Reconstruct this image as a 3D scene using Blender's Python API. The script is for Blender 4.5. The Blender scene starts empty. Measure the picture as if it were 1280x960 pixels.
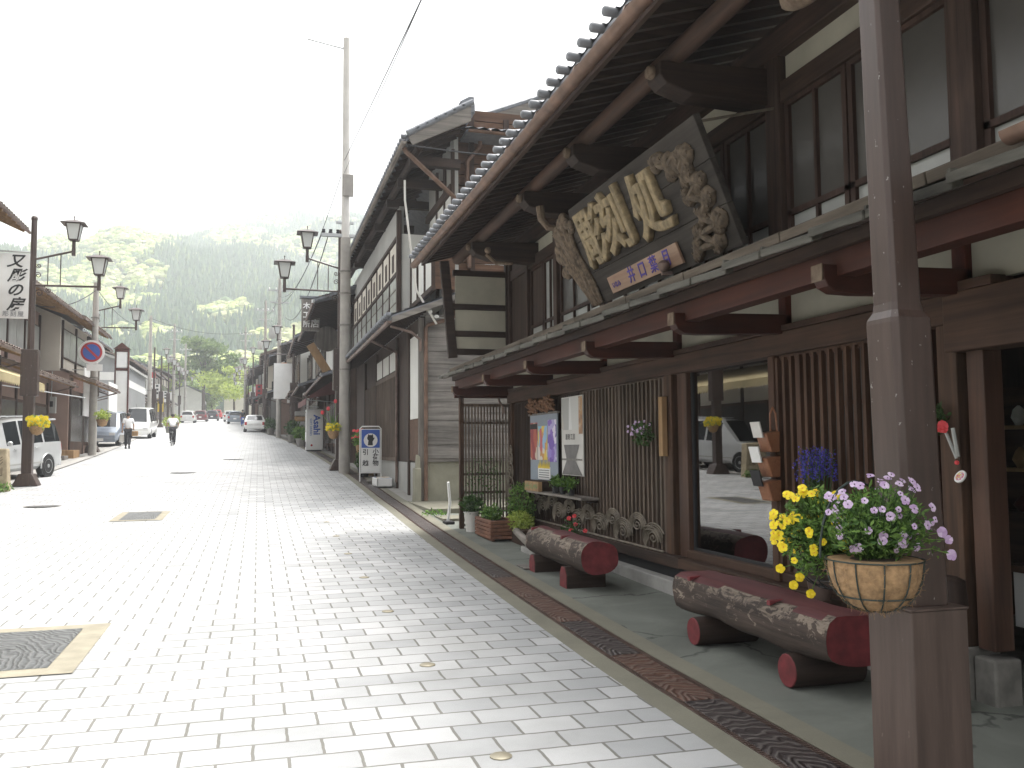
import bpy, bmesh, math, random
from math import sin, cos, tan, pi, radians, sqrt, atan2, exp, floor
from mathutils import Vector, Matrix, noise
import numpy as np

S = bpy.context.scene
COL = S.collection
random.seed(7)
R = random.Random(11)

# ------------------------------------------------------------------ camera, sky, sun, exposure
def make_camera():
    cd = bpy.data.cameras.new('camera'); co = bpy.data.objects.new('camera', cd); COL.objects.link(co)
    cd.sensor_fit = 'HORIZONTAL'; cd.sensor_width = 36.0
    cd.lens = 1120.0 / 1280.0 * 36.0
    cd.clip_start = 0.05; cd.clip_end = 6000
    yaw, pitch, roll = radians(15.8436), radians(4.0), radians(0.45)
    f = Vector((sin(yaw) * cos(pitch), cos(yaw) * cos(pitch), sin(pitch)))
    r = Vector((cos(yaw), -sin(yaw), 0)); u = r.cross(f)
    r2 = cos(roll) * r - sin(roll) * u; u2 = sin(roll) * r + cos(roll) * u
    m = Matrix((r2, u2, -f)).transposed().to_4x4(); m.translation = Vector((0, 0, 1.5))
    co.matrix_world = m
    S.camera = co
make_camera()

SUN_EL, SUN_AZ = 71.0, 60.0       # azimuth from +Y towards +X: a veiled sun behind the right-hand roofs
W = bpy.data.worlds.new('World'); S.world = W; W.use_nodes = True
nt = W.node_tree; nt.nodes.clear()
wo = nt.nodes.new('ShaderNodeOutputWorld'); bg = nt.nodes.new('ShaderNodeBackground')
sky = nt.nodes.new('ShaderNodeTexSky'); sky.sky_type = 'NISHITA'; sky.sun_disc = False
sky.sun_elevation = radians(SUN_EL); sky.sun_rotation = radians(SUN_AZ)
sky.air_density = 1.0; sky.dust_density = 6.0; sky.ozone_density = 1.0
hs = nt.nodes.new('ShaderNodeHueSaturation'); hs.inputs['Saturation'].default_value = 0.04
nt.links.new(sky.outputs[0], hs.inputs['Color']); nt.links.new(hs.outputs[0], bg.inputs[0])
bg.inputs[1].default_value = 0.15
nt.links.new(bg.outputs[0], wo.inputs[0])
sd = bpy.data.lights.new('sun', 'SUN'); sd.energy = 2.5; sd.angle = radians(24); sd.color = (1, 0.96, 0.9)
so = bpy.data.objects.new('sun', sd); COL.objects.link(so)
sdir = Vector((sin(radians(SUN_AZ)) * cos(radians(SUN_EL)), cos(radians(SUN_AZ)) * cos(radians(SUN_EL)), sin(radians(SUN_EL))))
so.rotation_euler = sdir.to_track_quat('Z', 'Y').to_euler(); so.location = (0, 0, 60)
S.view_settings.view_transform = 'Standard'; S.view_settings.look = 'None'
S.view_settings.exposure = 1.3; S.view_settings.gamma = 1.0
S.render.engine = 'CYCLES'
S.cycles.max_bounces = 8; S.cycles.diffuse_bounces = 4; S.cycles.glossy_bounces = 3
S.cycles.transparent_max_bounces = 12; S.cycles.volume_bounces = 2; S.cycles.transmission_bounces = 4
S.cycles.use_denoising = True

# ------------------------------------------------------------------ helpers
OFF = {}
class MB:
    def __init__(s): s.v = []; s.f = []; s.mi = []; s.cur = 0
    def add(s, vs, fs):
        o = len(s.v); s.v.extend([tuple(p) for p in vs]); s.f.extend([tuple(i + o for i in f) for f in fs]); s.mi.extend([s.cur] * len(fs)); return s
    def box(s, x0, y0, z0, x1, y1, z1, M=None):
        if x0 > x1: x0, x1 = x1, x0
        if y0 > y1: y0, y1 = y1, y0
        if z0 > z1: z0, z1 = z1, z0
        vs = [(x0,y0,z0),(x1,y0,z0),(x1,y1,z0),(x0,y1,z0),(x0,y0,z1),(x1,y0,z1),(x1,y1,z1),(x0,y1,z1)]
        if M is not None: vs = [M @ Vector(p) for p in vs]
        return s.add(vs, [(0,3,2,1),(4,5,6,7),(0,1,5,4),(1,2,6,5),(2,3,7,6),(3,0,4,7)])
    def beam(s, a, b, w, h, up=(0,0,1)):
        a = Vector(a); b = Vector(b); d = b - a; L = d.length; d.normalize(); up = Vector(up)
        r = d.cross(up)
        if r.length < 1e-4: r = d.cross(Vector((1,0,0)))
        r.normalize(); u = r.cross(d)
        M = Matrix((r, d, u)).transposed().to_4x4(); M.translation = a
        return s.box(-w/2, 0, -h/2, w/2, L, h/2, M)
    def tube(s, pts, r, n=8, cap=True):
        pts = [Vector(p) for p in pts]; m = len(pts)
        rr = r if isinstance(r, (list, tuple)) else [r] * m
        vs = []; fs = []; ref = None
        for i, p in enumerate(pts):
            d = (pts[min(i+1, m-1)] - pts[max(i-1, 0)])
            if d.length < 1e-9: d = Vector((0,0,1))
            d.normalize()
            if ref is None:
                ref = Vector((0,0,1)) if abs(d.z) < .9 else Vector((1,0,0))
            a = ref - d * ref.dot(d)
            if a.length < 1e-5: a = d.orthogonal()
            a.normalize(); ref = a; b = d.cross(a)
            for k in range(n):
                t = 2*pi*(k+.5)/n; vs.append(p + (a*cos(t) + b*sin(t)) * rr[i])
        for i in range(m-1):
            for k in range(n):
                fs.append((i*n+k, i*n+(k+1)%n, (i+1)*n+(k+1)%n, (i+1)*n+k))
        if cap: fs.append(tuple(range(n))[::-1]); fs.append(tuple((m-1)*n+k for k in range(n)))
        return s.add(vs, fs)
    def lathe(s, prof, c=(0,0,0), n=16, M=None, cap=True):
        vs = []; fs = []; c = Vector(c); m = len(prof)
        for r, z in prof:
            for k in range(n):
                t = 2*pi*(k+.5)/n; p = Vector((r*cos(t), r*sin(t), z))
                if M is not None: p = M @ p
                vs.append(p + c)
        for i in range(m-1):
            for k in range(n): fs.append((i*n+k, i*n+(k+1)%n, (i+1)*n+(k+1)%n, (i+1)*n+k))
        if cap: fs.append(tuple(range(n))[::-1]); fs.append(tuple((m-1)*n+k for k in range(n)))
        return s.add(vs, fs)
    def prism(s, poly, axis, a, b):
        # poly in the two other axes (x: (y,z); y: (x,z); z: (x,y))
        def P(q, t): return {'x': (t, q[0], q[1]), 'y': (q[0], t, q[1]), 'z': (q[0], q[1], t)}[axis]
        n = len(poly); vs = [P(q, a) for q in poly] + [P(q, b) for q in poly]
        fs = [tuple(range(n)), tuple(range(2*n-1, n-1, -1))] + [(i, i+n, (i+1)%n+n, (i+1)%n) for i in range(n)]
        return s.add(vs, fs)
    def quad(s, a, b, c, d): return s.add([a,b,c,d], [(0,1,2,3)])
    def ball(s, c, r, n=8, m=6, M=None):
        rx = r if isinstance(r, (tuple, list)) else (r, r, r)
        vs = [(c[0], c[1], c[2]-rx[2])]
        for i in range(1, m):
            ph = -pi/2 + pi*i/m
            for k in range(n):
                t = 2*pi*k/n; vs.append((c[0]+rx[0]*cos(ph)*cos(t), c[1]+rx[1]*cos(ph)*sin(t), c[2]+rx[2]*sin(ph)))
        vs.append((c[0], c[1], c[2]+rx[2])); fs = []
        for k in range(n): fs.append((0, 1+(k+1)%n, 1+k))
        for i in range(m-2):
            for k in range(n): fs.append((1+i*n+k, 1+i*n+(k+1)%n, 1+(i+1)*n+(k+1)%n, 1+(i+1)*n+k))
        T = len(vs)-1
        for k in range(n): fs.append((1+(m-2)*n+k, 1+(m-2)*n+(k+1)%n, T))
        return s.add(vs, fs)
    def leaves(s, c, rad, n, size, rnd, flat=0.0, shell=0.0):
        for _ in range(n):
            while True:
                p = Vector((rnd.uniform(-1,1), rnd.uniform(-1,1), rnd.uniform(-1,1)))
                if shell*shell < p.length_squared < 1: break
            q = Vector((c[0]+p.x*rad[0], c[1]+p.y*rad[1], c[2]+p.z*rad[2]))
            s.leaf(q, size * rnd.uniform(.6, 1.3), rnd)
        return s
    def leaf(s, q, L, rnd, w=.45, d=None):
        q = Vector(q)
        d = Vector(d) if d is not None else Vector((rnd.gauss(0,1), rnd.gauss(0,1), rnd.gauss(0,.8)+.3))
        d.normalize(); r = d.cross(Vector((rnd.gauss(0,1), rnd.gauss(0,1), rnd.gauss(0,1))))
        if r.length < 1e-3: r = d.orthogonal()
        r.normalize(); r *= L*w*.5; d = d*L; nn = d.cross(r).normalized()*L*.08
        s.add([q, q+d*.45+r+nn, q+d, q+d*.45-r+nn], [(0,1,2,3)])
    def build(s, name, mat, parent=None, smooth=False, bevel=0.0, kind=None, ang=35, segs=2, solid=None):
        me = bpy.data.meshes.new(name); off = OFF.get(parent.name, Vector()) if parent else Vector()
        me.from_pydata([(p[0]-off.x, p[1]-off.y, p[2]-off.z) for p in s.v], [], s.f)
        mats = mat if isinstance(mat, (list, tuple)) else [mat]
        for m_ in mats: me.materials.append(m_)
        if len(mats) > 1: me.polygons.foreach_set('material_index', s.mi)
        if smooth:
            me.polygons.foreach_set('use_smooth', [True]*len(me.polygons)); me.update(); me.set_sharp_from_angle(angle=radians(ang))
        me.update()
        o = bpy.data.objects.new(name, me); COL.objects.link(o)
        if parent: o.parent = parent; OFF[o.name] = off
        if bevel:
            b = o.modifiers.new('bevel', 'BEVEL'); b.width = bevel; b.segments = segs; b.limit_method = 'ANGLE'; b.angle_limit = radians(40); b.harden_normals = False
        if kind: o['kind'] = kind
        return o

def tag(o, label, cat=None, group=None, kind=None):
    o['label'] = label
    if cat: o['category'] = cat
    if group: o['group'] = group
    if kind: o['kind'] = kind
    return o
def thing(name, label, cat, loc=(0,0,0), group=None, rz=0):
    o = bpy.data.objects.new(name, None); o.empty_display_size = .2; COL.objects.link(o)
    o.location = loc; o.rotation_euler = (0, 0, rz); OFF[o.name] = Vector(loc)
    return tag(o, label, cat, group)
def local_thing(name, label, cat, group=None):
    o = thing(name, label, cat, (0,0,0), group); return o
def kids(o): return [c for c in bpy.data.objects if c.parent == o]
def dup(o, loc, rz=0, label=None, group=None, scale=None):
    def rec(x, par):
        c = x.copy(); COL.objects.link(c)
        if par: c.parent = par
        for k in kids(x): rec(k, c)
        return c
    r = rec(o, None); r.location = loc; r.rotation_euler = (0,0,rz)
    if scale: r.scale = scale
    if label: r['label'] = label
    if group: r['group'] = group
    return r

# text as mesh: right/up axes given
def text(name, body, size, origin, right, up, mat, parent=None, ext=.002, bev=0.0, off=0.0, align='CENTER', spacing=1.0, line=1.0, shear=0.0, res=3):
    c = bpy.data.curves.new(name, 'FONT'); c.body = body; c.size = size; c.extrude = ext; c.bevel_depth = bev; c.offset = off
    c.align_x = align; c.align_y = 'CENTER'; c.space_character = spacing; c.space_line = line; c.shear = shear; c.resolution_u = res
    c.bevel_resolution = 1
    t = bpy.data.objects.new(name + '_tmp', c); COL.objects.link(t)
    dg = bpy.context.evaluated_depsgraph_get(); dg.update()
    me = bpy.data.meshes.new_from_object(t.evaluated_get(dg)); bpy.data.objects.remove(t)
    r = Vector(right).normalized(); u = Vector(up).normalized(); n = r.cross(u)
    M = Matrix((r, u, n)).transposed().to_4x4(); M.translation = Vector(origin) - (OFF.get(parent.name, Vector()) if parent else Vector())
    me.transform(M); me.materials.clear(); me.materials.append(mat); me.name = name
    o = bpy.data.objects.new(name, me); COL.objects.link(o)
    if parent: o.parent = parent; OFF[o.name] = OFF.get(parent.name, Vector())
    return o
WALL_R = dict(right=(0,-1,0), up=(0,0,1))      # on a right-hand wall, facing the street
FRONT = dict(right=(1,0,0), up=(0,0,1))        # facing the camera

# ------------------------------------------------------------------ materials
def mat_new(name):
    m = bpy.data.materials.new(name); m.use_nodes = True; n = m.node_tree.nodes; l = m.node_tree.links
    return m, n, l, n['Principled BSDF']
def N(n, t, **k):
    x = n.new(t)
    for a, b in k.items(): setattr(x, a, b)
    return x
def coords(n, l, scale, rot=(0,0,0)):
    tc = N(n, 'ShaderNodeTexCoord'); mp = N(n, 'ShaderNodeMapping'); mp.inputs['Scale'].default_value = scale; mp.inputs['Rotation'].default_value = rot
    l.new(tc.outputs['Object'], mp.inputs[0]); return mp.outputs[0]
def ramp(n, l, src, stops):
    r = N(n, 'ShaderNodeValToRGB'); e = r.color_ramp.elements
    while len(e) < len(stops): e.new(.5)
    for i, (p, c) in enumerate(stops):
        e[i].position = p; e[i].color = (*c, 1) if len(c) == 3 else c
    l.new(src, r.inputs[0]); return r.outputs[0]
def bump(n, l, src, bsdf, strength=.3, dist=.01):
    b = N(n, 'ShaderNodeBump'); b.inputs['Strength'].default_value = strength; b.inputs['Distance'].default_value = dist
    l.new(src, b.inputs['Height']); l.new(b.outputs[0], bsdf.inputs['Normal']); return b
def tex(n, l, vec, scale, detail=4, rough=.55, dist=0):
    t = N(n, 'ShaderNodeTexNoise'); t.inputs['Scale'].default_value = scale; t.inputs['Detail'].default_value = detail
    t.inputs['Roughness'].default_value = rough; t.inputs['Distortion'].default_value = dist; l.new(vec, t.inputs['Vector']); return t.outputs[0]
def mix(n, l, fac, a, b, mode='MIX'):
    m = N(n, 'ShaderNodeMix', data_type='RGBA', blend_type=mode)
    if isinstance(fac, (int, float)): m.inputs[0].default_value = fac
    else: l.new(fac, m.inputs[0])
    for i, x in ((6, a), (7, b)):
        if isinstance(x, (tuple, list)): m.inputs[i].default_value = (*x, 1)
        else: l.new(x, m.inputs[i])
    return m.outputs[2]
def m_wood(name, c1, c2, axis='z', sc=14, stretch=.06, rough=.7, bs=.35, worn=None, spec=.3):
    m, n, l, b = mat_new(name)
    s = [1, 1, 1]; s['xyz'.index(axis)] = stretch
    v = coords(n, l, tuple(s)); t = tex(n, l, v, sc, 6, .65, .4)
    col = ramp(n, l, t, [(.3, c1), (.72, c2)])
    v2 = coords(n, l, (1,1,1)); t2 = tex(n, l, v2, 1.7, 3)
    col = mix(n, l, .55, col, mix(n, l, 1, col, ramp(n, l, t2, [(.3, (.55,.55,.55)), (.7, (1.25,1.2,1.2))]), 'MULTIPLY'))
    if worn:
        t3 = tex(n, l, coords(n, l, tuple(s)), sc*.6, 8, .75)
        col = mix(n, l, ramp(n, l, t3, [(.6, (0,0,0)), (.68, (1,1,1))]), col, worn)
    l.new(col, b.inputs['Base Color']); b.inputs['Roughness'].default_value = rough; b.inputs['Specular IOR Level'].default_value = spec
    bump(n, l, t, b, bs, .006); return m
def m_flat(name, c, rough=.6, metal=0, var=.15, sc=3, bs=0, spec=.5, detail=4, sc2=None):
    m, n, l, b = mat_new(name); v = coords(n, l, (1,1,1)); t = tex(n, l, v, sc, detail)
    lo = tuple(x*(1-var) for x in c); hi = tuple(min(1, x*(1+var)) for x in c)
    l.new(ramp(n, l, t, [(.3, lo), (.7, hi)]), b.inputs['Base Color'])
    b.inputs['Roughness'].default_value = rough; b.inputs['Metallic'].default_value = metal; b.inputs['Specular IOR Level'].default_value = spec
    if bs: bump(n, l, tex(n, l, v, sc2 or sc*12, 3), b, bs, .004)
    return m
def m_glass(name, tint=(.6,.65,.63), base=.10, rough=.01):
    m, n, l, b = mat_new(name); n.remove(b); o = n['Material Output']
    tr = N(n, 'ShaderNodeBsdfTransparent'); tr.inputs[0].default_value = (*tint, 1)
    gl = N(n, 'ShaderNodeBsdfGlossy'); gl.inputs['Roughness'].default_value = rough
    fr = N(n, 'ShaderNodeFresnel'); fr.inputs[0].default_value = 1.5
    a = N(n, 'ShaderNodeMath', operation='MULTIPLY_ADD'); a.inputs[1].default_value = 1.8; a.inputs[2].default_value = base; a.use_clamp = True
    l.new(fr.outputs[0], a.inputs[0]); mx = N(n, 'ShaderNodeMixShader'); l.new(a.outputs[0], mx.inputs[0]); l.new(tr.outputs[0], mx.inputs[1]); l.new(gl.outputs[0], mx.inputs[2]); l.new(mx.outputs[0], o.inputs[0])
    return m
def m_leaf(name, c1, c2, rough=.55, trans=.35):
    m, n, l, b = mat_new(name); v = coords(n, l, (1,1,1)); t = tex(n, l, v, 25, 2)
    g = N(n, 'ShaderNodeNewGeometry')
    col = ramp(n, l, g.outputs['Random Per Island'], [(0, c1), (1, c2)])
    l.new(col, b.inputs['Base Color']); b.inputs['Roughness'].default_value = rough
    tl = N(n, 'ShaderNodeBsdfTranslucent'); l.new(col, tl.inputs[0]); mx = N(n, 'ShaderNodeMixShader'); mx.inputs[0].default_value = trans
    l.new(b.outputs[0], mx.inputs[1]); l.new(tl.outputs[0], mx.inputs[2]); l.new(mx.outputs[0], n['Material Output'].inputs[0]); return m

M = {}
# woods (dark stained, weathered)
M['post'] = m_wood('wood_post', (.034,.02,.013), (.12,.068,.042), 'z', 16, .05)
M['postred'] = m_wood('wood_post_red', (.042,.022,.015), (.11,.06,.04), 'z', 12, .05, rough=.5)
M['winframe'] = m_wood('wood_window_frame', (.03,.018,.013), (.075,.043,.033), 'z', 14, .06)
M['darkx'] = m_wood('wood_dark_x', (.018,.012,.009), (.055,.035,.026), 'x', 16, .05)
M['darky'] = m_wood('wood_dark_y', (.028,.018,.014), (.08,.05,.036), 'y', 14, .05)
M['darkz'] = m_wood('wood_dark_z', (.03,.02,.016), (.085,.055,.042), 'z', 16, .06)
M['brownx'] = m_wood('wood_brown_x', (.06,.032,.02), (.16,.09,.055), 'x', 12, .06)
M['browny'] = m_wood('wood_brown_y', (.03,.018,.012), (.105,.06,.04), 'y', 12, .05)
M['redx'] = m_wood('wood_red_x', (.034,.0105,.007), (.078,.025,.016), 'x', 9, .08, rough=.55)
M['redy'] = m_wood('wood_red_y', (.038,.0115,.007), (.085,.027,.016), 'y', 9, .06, rough=.55)
M['redz'] = m_wood('wood_red_z', (.05,.013,.009), (.12,.035,.022), 'z', 9, .08, rough=.55)
M['lattice'] = m_wood('wood_lattice', (.06,.044,.034), (.19,.145,.11), 'z', 20, .05, bs=.5)
M['lattice2'] = m_wood('wood_lattice_brown', (.045,.024,.016), (.13,.072,.045), 'z', 20, .05)
M['backboard'] = m_wood('wood_back', (.035,.023,.018), (.085,.06,.046), 'z', 10, .05)
M['greyy'] = m_wood('wood_grey_y', (.13,.115,.10), (.36,.33,.29), 'y', 12, .05, rough=.85, bs=.7)
M['pentgrey'] = m_wood('wood_pent_grey', (.035,.033,.027), (.15,.145,.122), 'y', 10, .10, rough=.85, bs=.8)
M['pentbrown'] = m_wood('wood_pent_brown', (.05,.04,.03), (.18,.15,.115), 'y', 12, .05, rough=.85, bs=.8)
M['greyx'] = m_wood('wood_grey_x', (.12,.11,.10), (.30,.28,.25), 'x', 12, .04, rough=.85, bs=.7)
M['greyz'] = m_wood('wood_grey_z', (.11,.10,.09), (.27,.25,.22), 'z', 12, .05, rough=.85, bs=.5)
M['tanw'] = m_wood('wood_tan', (.28,.17,.08), (.45,.30,.16), 'z', 10, .08)
M['planter'] = m_wood('wood_planter', (.12,.055,.035), (.28,.14,.09), 'y', 12, .1)
M['tip'] = m_wood('wood_tip', (.10,.07,.05), (.26,.20,.14), 'z', 20, .6, rough=.85)
M['plaster'] = m_flat('plaster', (.42,.40,.32), .9, var=.14, sc=2.2, bs=.25, detail=6, sc2=60)
M['plasterw'] = m_flat('plaster_white', (.72,.72,.68), .9, var=.06, sc=1.2, bs=.1)
M['plasterg'] = m_flat('plaster_grey', (.38,.38,.36), .9, var=.08, sc=1.2, bs=.1)
M['plasterb'] = m_flat('wall_brown', (.27,.185,.15), .85, var=.12, sc=1.0, bs=.1)
M['cream'] = m_flat('wall_cream', (.62,.58,.50), .85, var=.08, sc=1.0)
M['copper'] = m_flat('copper', (.17,.105,.075), .5, .3, var=.35, sc=5, detail=8)
M['copperd'] = m_flat('copper_dark', (.17,.12,.10), .5, .4, var=.4, sc=5, detail=8)
M['steel'] = m_flat('steel', (.45,.46,.46), .35, .8, var=.1)
M['black'] = m_flat('black', (.02,.02,.022), .6, var=.1)
M['iron'] = m_flat('iron_scroll', (.20,.17,.13), .6, .2, var=.35, sc=9, bs=.3)
M['stone'] = m_flat('stone', (.22,.21,.19), .9, var=.25, sc=9, bs=.5, detail=8)
M['stonel'] = m_flat('stone_light', (.32,.31,.29), .8, var=.18, sc=5, bs=.4, detail=8)
M['glass'] = m_glass('window_glass', base=.13)
M['glassd'] = m_flat('frosted_glass', (.085,.08,.072), .25, var=.12, sc=1.5)
M['paper'] = m_flat('shoji_paper', (.62,.62,.58), .8, var=.06)
M['glassbl'] = m_flat('pale_pane', (.36,.37,.35), .25, var=.12, sc=2)
M['white'] = m_flat('white_paint', (.80,.80,.78), .5, var=.04)
M['offwhite'] = m_flat('offwhite', (.62,.60,.56), .7, var=.08)
M['red'] = m_flat('red_paint', (.45,.035,.04), .45, var=.1)
M['blue'] = m_flat('blue_paint', (.05,.12,.45), .45, var=.1)
M['orange'] = m_flat('orange_paint', (.75,.28,.06), .5, var=.1)
M['yellow'] = m_flat('yellow_paint', (.75,.55,.05), .5, var=.1)
M['ink'] = m_flat('black_ink', (.03,.03,.03), .7, var=.05)
M['purpleink'] = m_flat('purple_ink', (.075,.05,.26), .7, var=.15, sc=20)
M['soil'] = m_flat('soil', (.05,.035,.025), .95, var=.4, sc=30, bs=.6)
M['rubber'] = m_flat('rubber', (.02,.02,.02), .8, var=.1)
M['brass'] = m_flat('brass', (.30,.27,.20), .5, .4, var=.15)
M['coir'] = m_flat('coir', (.34,.215,.11), .95, var=.35, sc=35, bs=.9, detail=8, sc2=120)
M['wirehang'] = m_flat('green_wire', (.03,.045,.04), .4, .3, var=.1)
M['leaf'] = m_leaf('leaf', (.045,.12,.02), (.20,.34,.07))
M['leafd'] = m_leaf('leaf_dark', (.025,.06,.015), (.08,.16,.04))
M['leafl'] = m_leaf('leaf_light', (.22,.33,.10), (.5,.58,.28))
M['leafp'] = m_leaf('leaf_pine', (.03,.07,.03), (.10,.17,.07))
M['leafy'] = m_leaf('leaf_yellowgreen', (.25,.33,.05), (.5,.58,.14))
M['leafo'] = m_leaf('leaf_autumn', (.28,.20,.07), (.45,.38,.14))
M['petaly'] = m_leaf('petal_yellow', (.80,.60,.01), (.95,.78,.03), trans=.25)
M['petalp'] = m_leaf('petal_lilac', (.52,.34,.58), (.78,.64,.82), trans=.25)
M['petalb'] = m_leaf('petal_blue', (.05,.04,.35), (.14,.12,.6), trans=.2)
M['petalr'] = m_leaf('petal_red', (.65,.03,.03), (.8,.10,.12), trans=.2)
M['petalw'] = m_leaf('petal_white', (.7,.66,.75), (.85,.8,.88), trans=.2)
M['bark'] = m_wood('bark', (.05,.035,.025), (.14,.10,.075), 'z', 12, .3, rough=.95, bs=.8)
M['lamppaint'] = None

def m_chip(name, c, chip=(.5,.5,.47), thr=.70, rough=.35, streak=.16):
    m, n, l, b = mat_new(name); v = coords(n, l, (1,1,.08)); t = tex(n, l, v, 22, 5, .6)
    col = ramp(n, l, t, [(.25, tuple(x*.72 for x in c)), (.75, tuple(x*1.35 for x in c))])
    v2 = coords(n, l, (1,1,.6)); t2 = tex(n, l, v2, 26, 4, .6); col = mix(n, l, ramp(n, l, t2, [(thr, (0,0,0)), (thr+.02, (1,1,1))]), col, chip)
    l.new(col, b.inputs['Base Color']); b.inputs['Roughness'].default_value = rough
    bump(n, l, tex(n, l, coords(n,l,(1,1,1)), 90, 2), b, .12, .002); return m
M['lamppaint'] = m_chip('brown_lamp_paint', (.064,.043,.036), chip=(.30,.29,.27), thr=.675)
M['lampbox'] = m_chip('brown_box_paint', (.094,.065,.053), chip=(.16,.12,.10), thr=.70, rough=.6)
M['framestone'] = m_flat('cover_frame_concrete', (.27,.245,.185), .9, var=.15, sc=5, bs=.3)
M['lampglass'] = m_flat('lamp_pane', (.62,.64,.62), .3, var=.05)
M['pole'] = m_flat('concrete_pole', (.36,.34,.31), .85, var=.15, sc=3, bs=.3)

def m_roadpaver():
    m, n, l, b = mat_new('granite_pavers'); v = coords(n, l, (1,1,1))
    br = N(n, 'ShaderNodeTexBrick'); l.new(v, br.inputs['Vector']); br.inputs['Scale'].default_value = 1
    br.inputs['Brick Width'].default_value = .34; br.inputs['Row Height'].default_value = .242; br.inputs['Mortar Size'].default_value = .009; br.inputs['Mortar Smooth'].default_value = .25
    br.offset = .5; br.inputs['Color1'].default_value = (.345,.35,.352,1); br.inputs['Color2'].default_value = (.46,.46,.458,1); br.inputs['Mortar'].default_value = (.175,.17,.152,1); br.inputs['Bias'].default_value = 0
    # slightly wavy joints
    ns = N(n, 'ShaderNodeTexNoise'); ns.inputs['Scale'].default_value = 9; l.new(v, ns.inputs['Vector'])
    va = N(n, 'ShaderNodeVectorMath', operation='MULTIPLY_ADD'); va.inputs[1].default_value = (.012,.012,0); l.new(ns.outputs['Color'], va.inputs[0]); l.new(v, va.inputs[2]); l.new(va.outputs[0], br.inputs['Vector'])
    sp = tex(n, l, v, 220, 2, .8); col = mix(n, l, 1, br.outputs['Color'], ramp(n, l, sp, [(.3, (.86,.86,.86)), (.7, (1.06,1.06,1.06))]), 'MULTIPLY')
    st = tex(n, l, v, 1.1, 5, .6); col = mix(n, l, 1, col, ramp(n, l, st, [(.32, (.84,.84,.83)), (.5, (.97,.97,.97)), (.66, (1.06,1.06,1.06))]), 'MULTIPLY')
    l.new(col, b.inputs['Base Color']); b.inputs['Roughness'].default_value = .8
    inv = N(n, 'ShaderNodeMath', operation='MULTIPLY_ADD'); inv.inputs[1].default_value = -1; inv.inputs[2].default_value = 1; l.new(br.outputs['Fac'], inv.inputs[0])
    ad = N(n, 'ShaderNodeMath', operation='MULTIPLY_ADD'); ad.inputs[1].default_value = .18; l.new(sp, ad.inputs[0]); l.new(inv.outputs[0], ad.inputs[2])
    bump(n, l, ad.outputs[0], b, .6, .006); return m
M['road'] = m_roadpaver()
def m_concrete(name, c, var=.22, crack=True):
    m, n, l, b = mat_new(name); v = coords(n, l, (1,1,1))
    t = tex(n, l, v, 1.3, 8, .62, .5); col = ramp(n, l, t, [(.25, tuple(x*(1-var) for x in c)), (.55, c), (.8, tuple(x*(1+var) for x in c))])
    g = tex(n, l, v, 160, 3, .7); col = mix(n, l, 1, col, ramp(n, l, g, [(.3,(.88,.88,.88)),(.7,(1.1,1.1,1.1))]), 'MULTIPLY')
    if crack:
        vo = N(n, 'ShaderNodeTexVoronoi', feature='DISTANCE_TO_EDGE'); vo.inputs['Scale'].default_value = .42
        ns = N(n, 'ShaderNodeTexNoise'); ns.inputs['Scale'].default_value = 3; ns.inputs['Detail'].default_value = 5; l.new(v, ns.inputs['Vector'])
        va = N(n, 'ShaderNodeVectorMath', operation='MULTIPLY_ADD'); va.inputs[1].default_value = (.5,.5,0); l.new(ns.outputs['Color'], va.inputs[0]); l.new(v, va.inputs[2]); l.new(va.outputs[0], vo.inputs['Vector'])
        col = mix(n, l, ramp(n, l, vo.outputs['Distance'], [(.002, (1,1,1)), (.006, (0,0,0))]), col, tuple(x*.35 for x in c))
    l.new(col, b.inputs['Base Color']); b.inputs['Roughness'].default_value = .85; bump(n, l, g, b, .25, .003); return m
M['sidewalk'] = m_concrete('sidewalk_concrete', (.165,.175,.152), .36)
M['strip'] = m_concrete('strip_concrete', (.20,.19,.145), .2, False)
M['farwalk'] = m_concrete('far_walk', (.30,.29,.27), .15, False)
M['mossc'] = m_concrete('mossy_concrete', (.27,.26,.20), .35, False)
M['tile'] = m_flat('kawara_tile', (.16,.17,.19), .35, var=.3, sc=6, bs=.2, spec=.7)
M['tileend'] = m_flat('kawara_tile_end', (.15,.16,.175), .5, var=.2, sc=9, spec=.9)
M['tileb'] = m_flat('roof_brown', (.20,.15,.12), .5, var=.25, sc=4, bs=.2)
# ------------------------------------------------------------------ street geometry
def gz(y):
    if y <= 6: return 0.0
    if y <= 20: return 0.012*(y-6) + 0.0009*(y-6)**2
    z20 = 0.012*14 + 0.0009*196
    return z20 + 0.045*(min(y, 205)-20)
def sh(y):
    if y <= 24: return 0.0
    if y <= 70: return -0.0009*(y-24)**2
    return -1.904 - 0.083*40*(1-exp(-(y-70)/40))
def E(y):      # right edge of the granite paving
    return 2.17 + .021*(min(y,18)-3) + .004*max(0, min(y,28)-18) + sh(y)
def K(y):      # left kerb
    return -6.1 + sh(y)
def ys(a, b, near=.5, far=3):
    o = []; y = a
    while y < b: o.append(y); y += near if y < 40 else far
    o.append(b); return o
def strip(mb, fL, fR, a, b, dz, n=1, jit=0):
    Y = ys(a, b); vs = []; fs = []
    for y in Y:
        for k in range(n+1): vs.append((fL(y)+(fR(y)-fL(y))*k/n, y, gz(y)+dz))
    for i in range(len(Y)-1):
        for k in range(n):
            q = i*(n+1)+k; fs.append((q, q+1, q+n+2, q+n+1))
    return mb.add(vs, fs)
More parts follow.
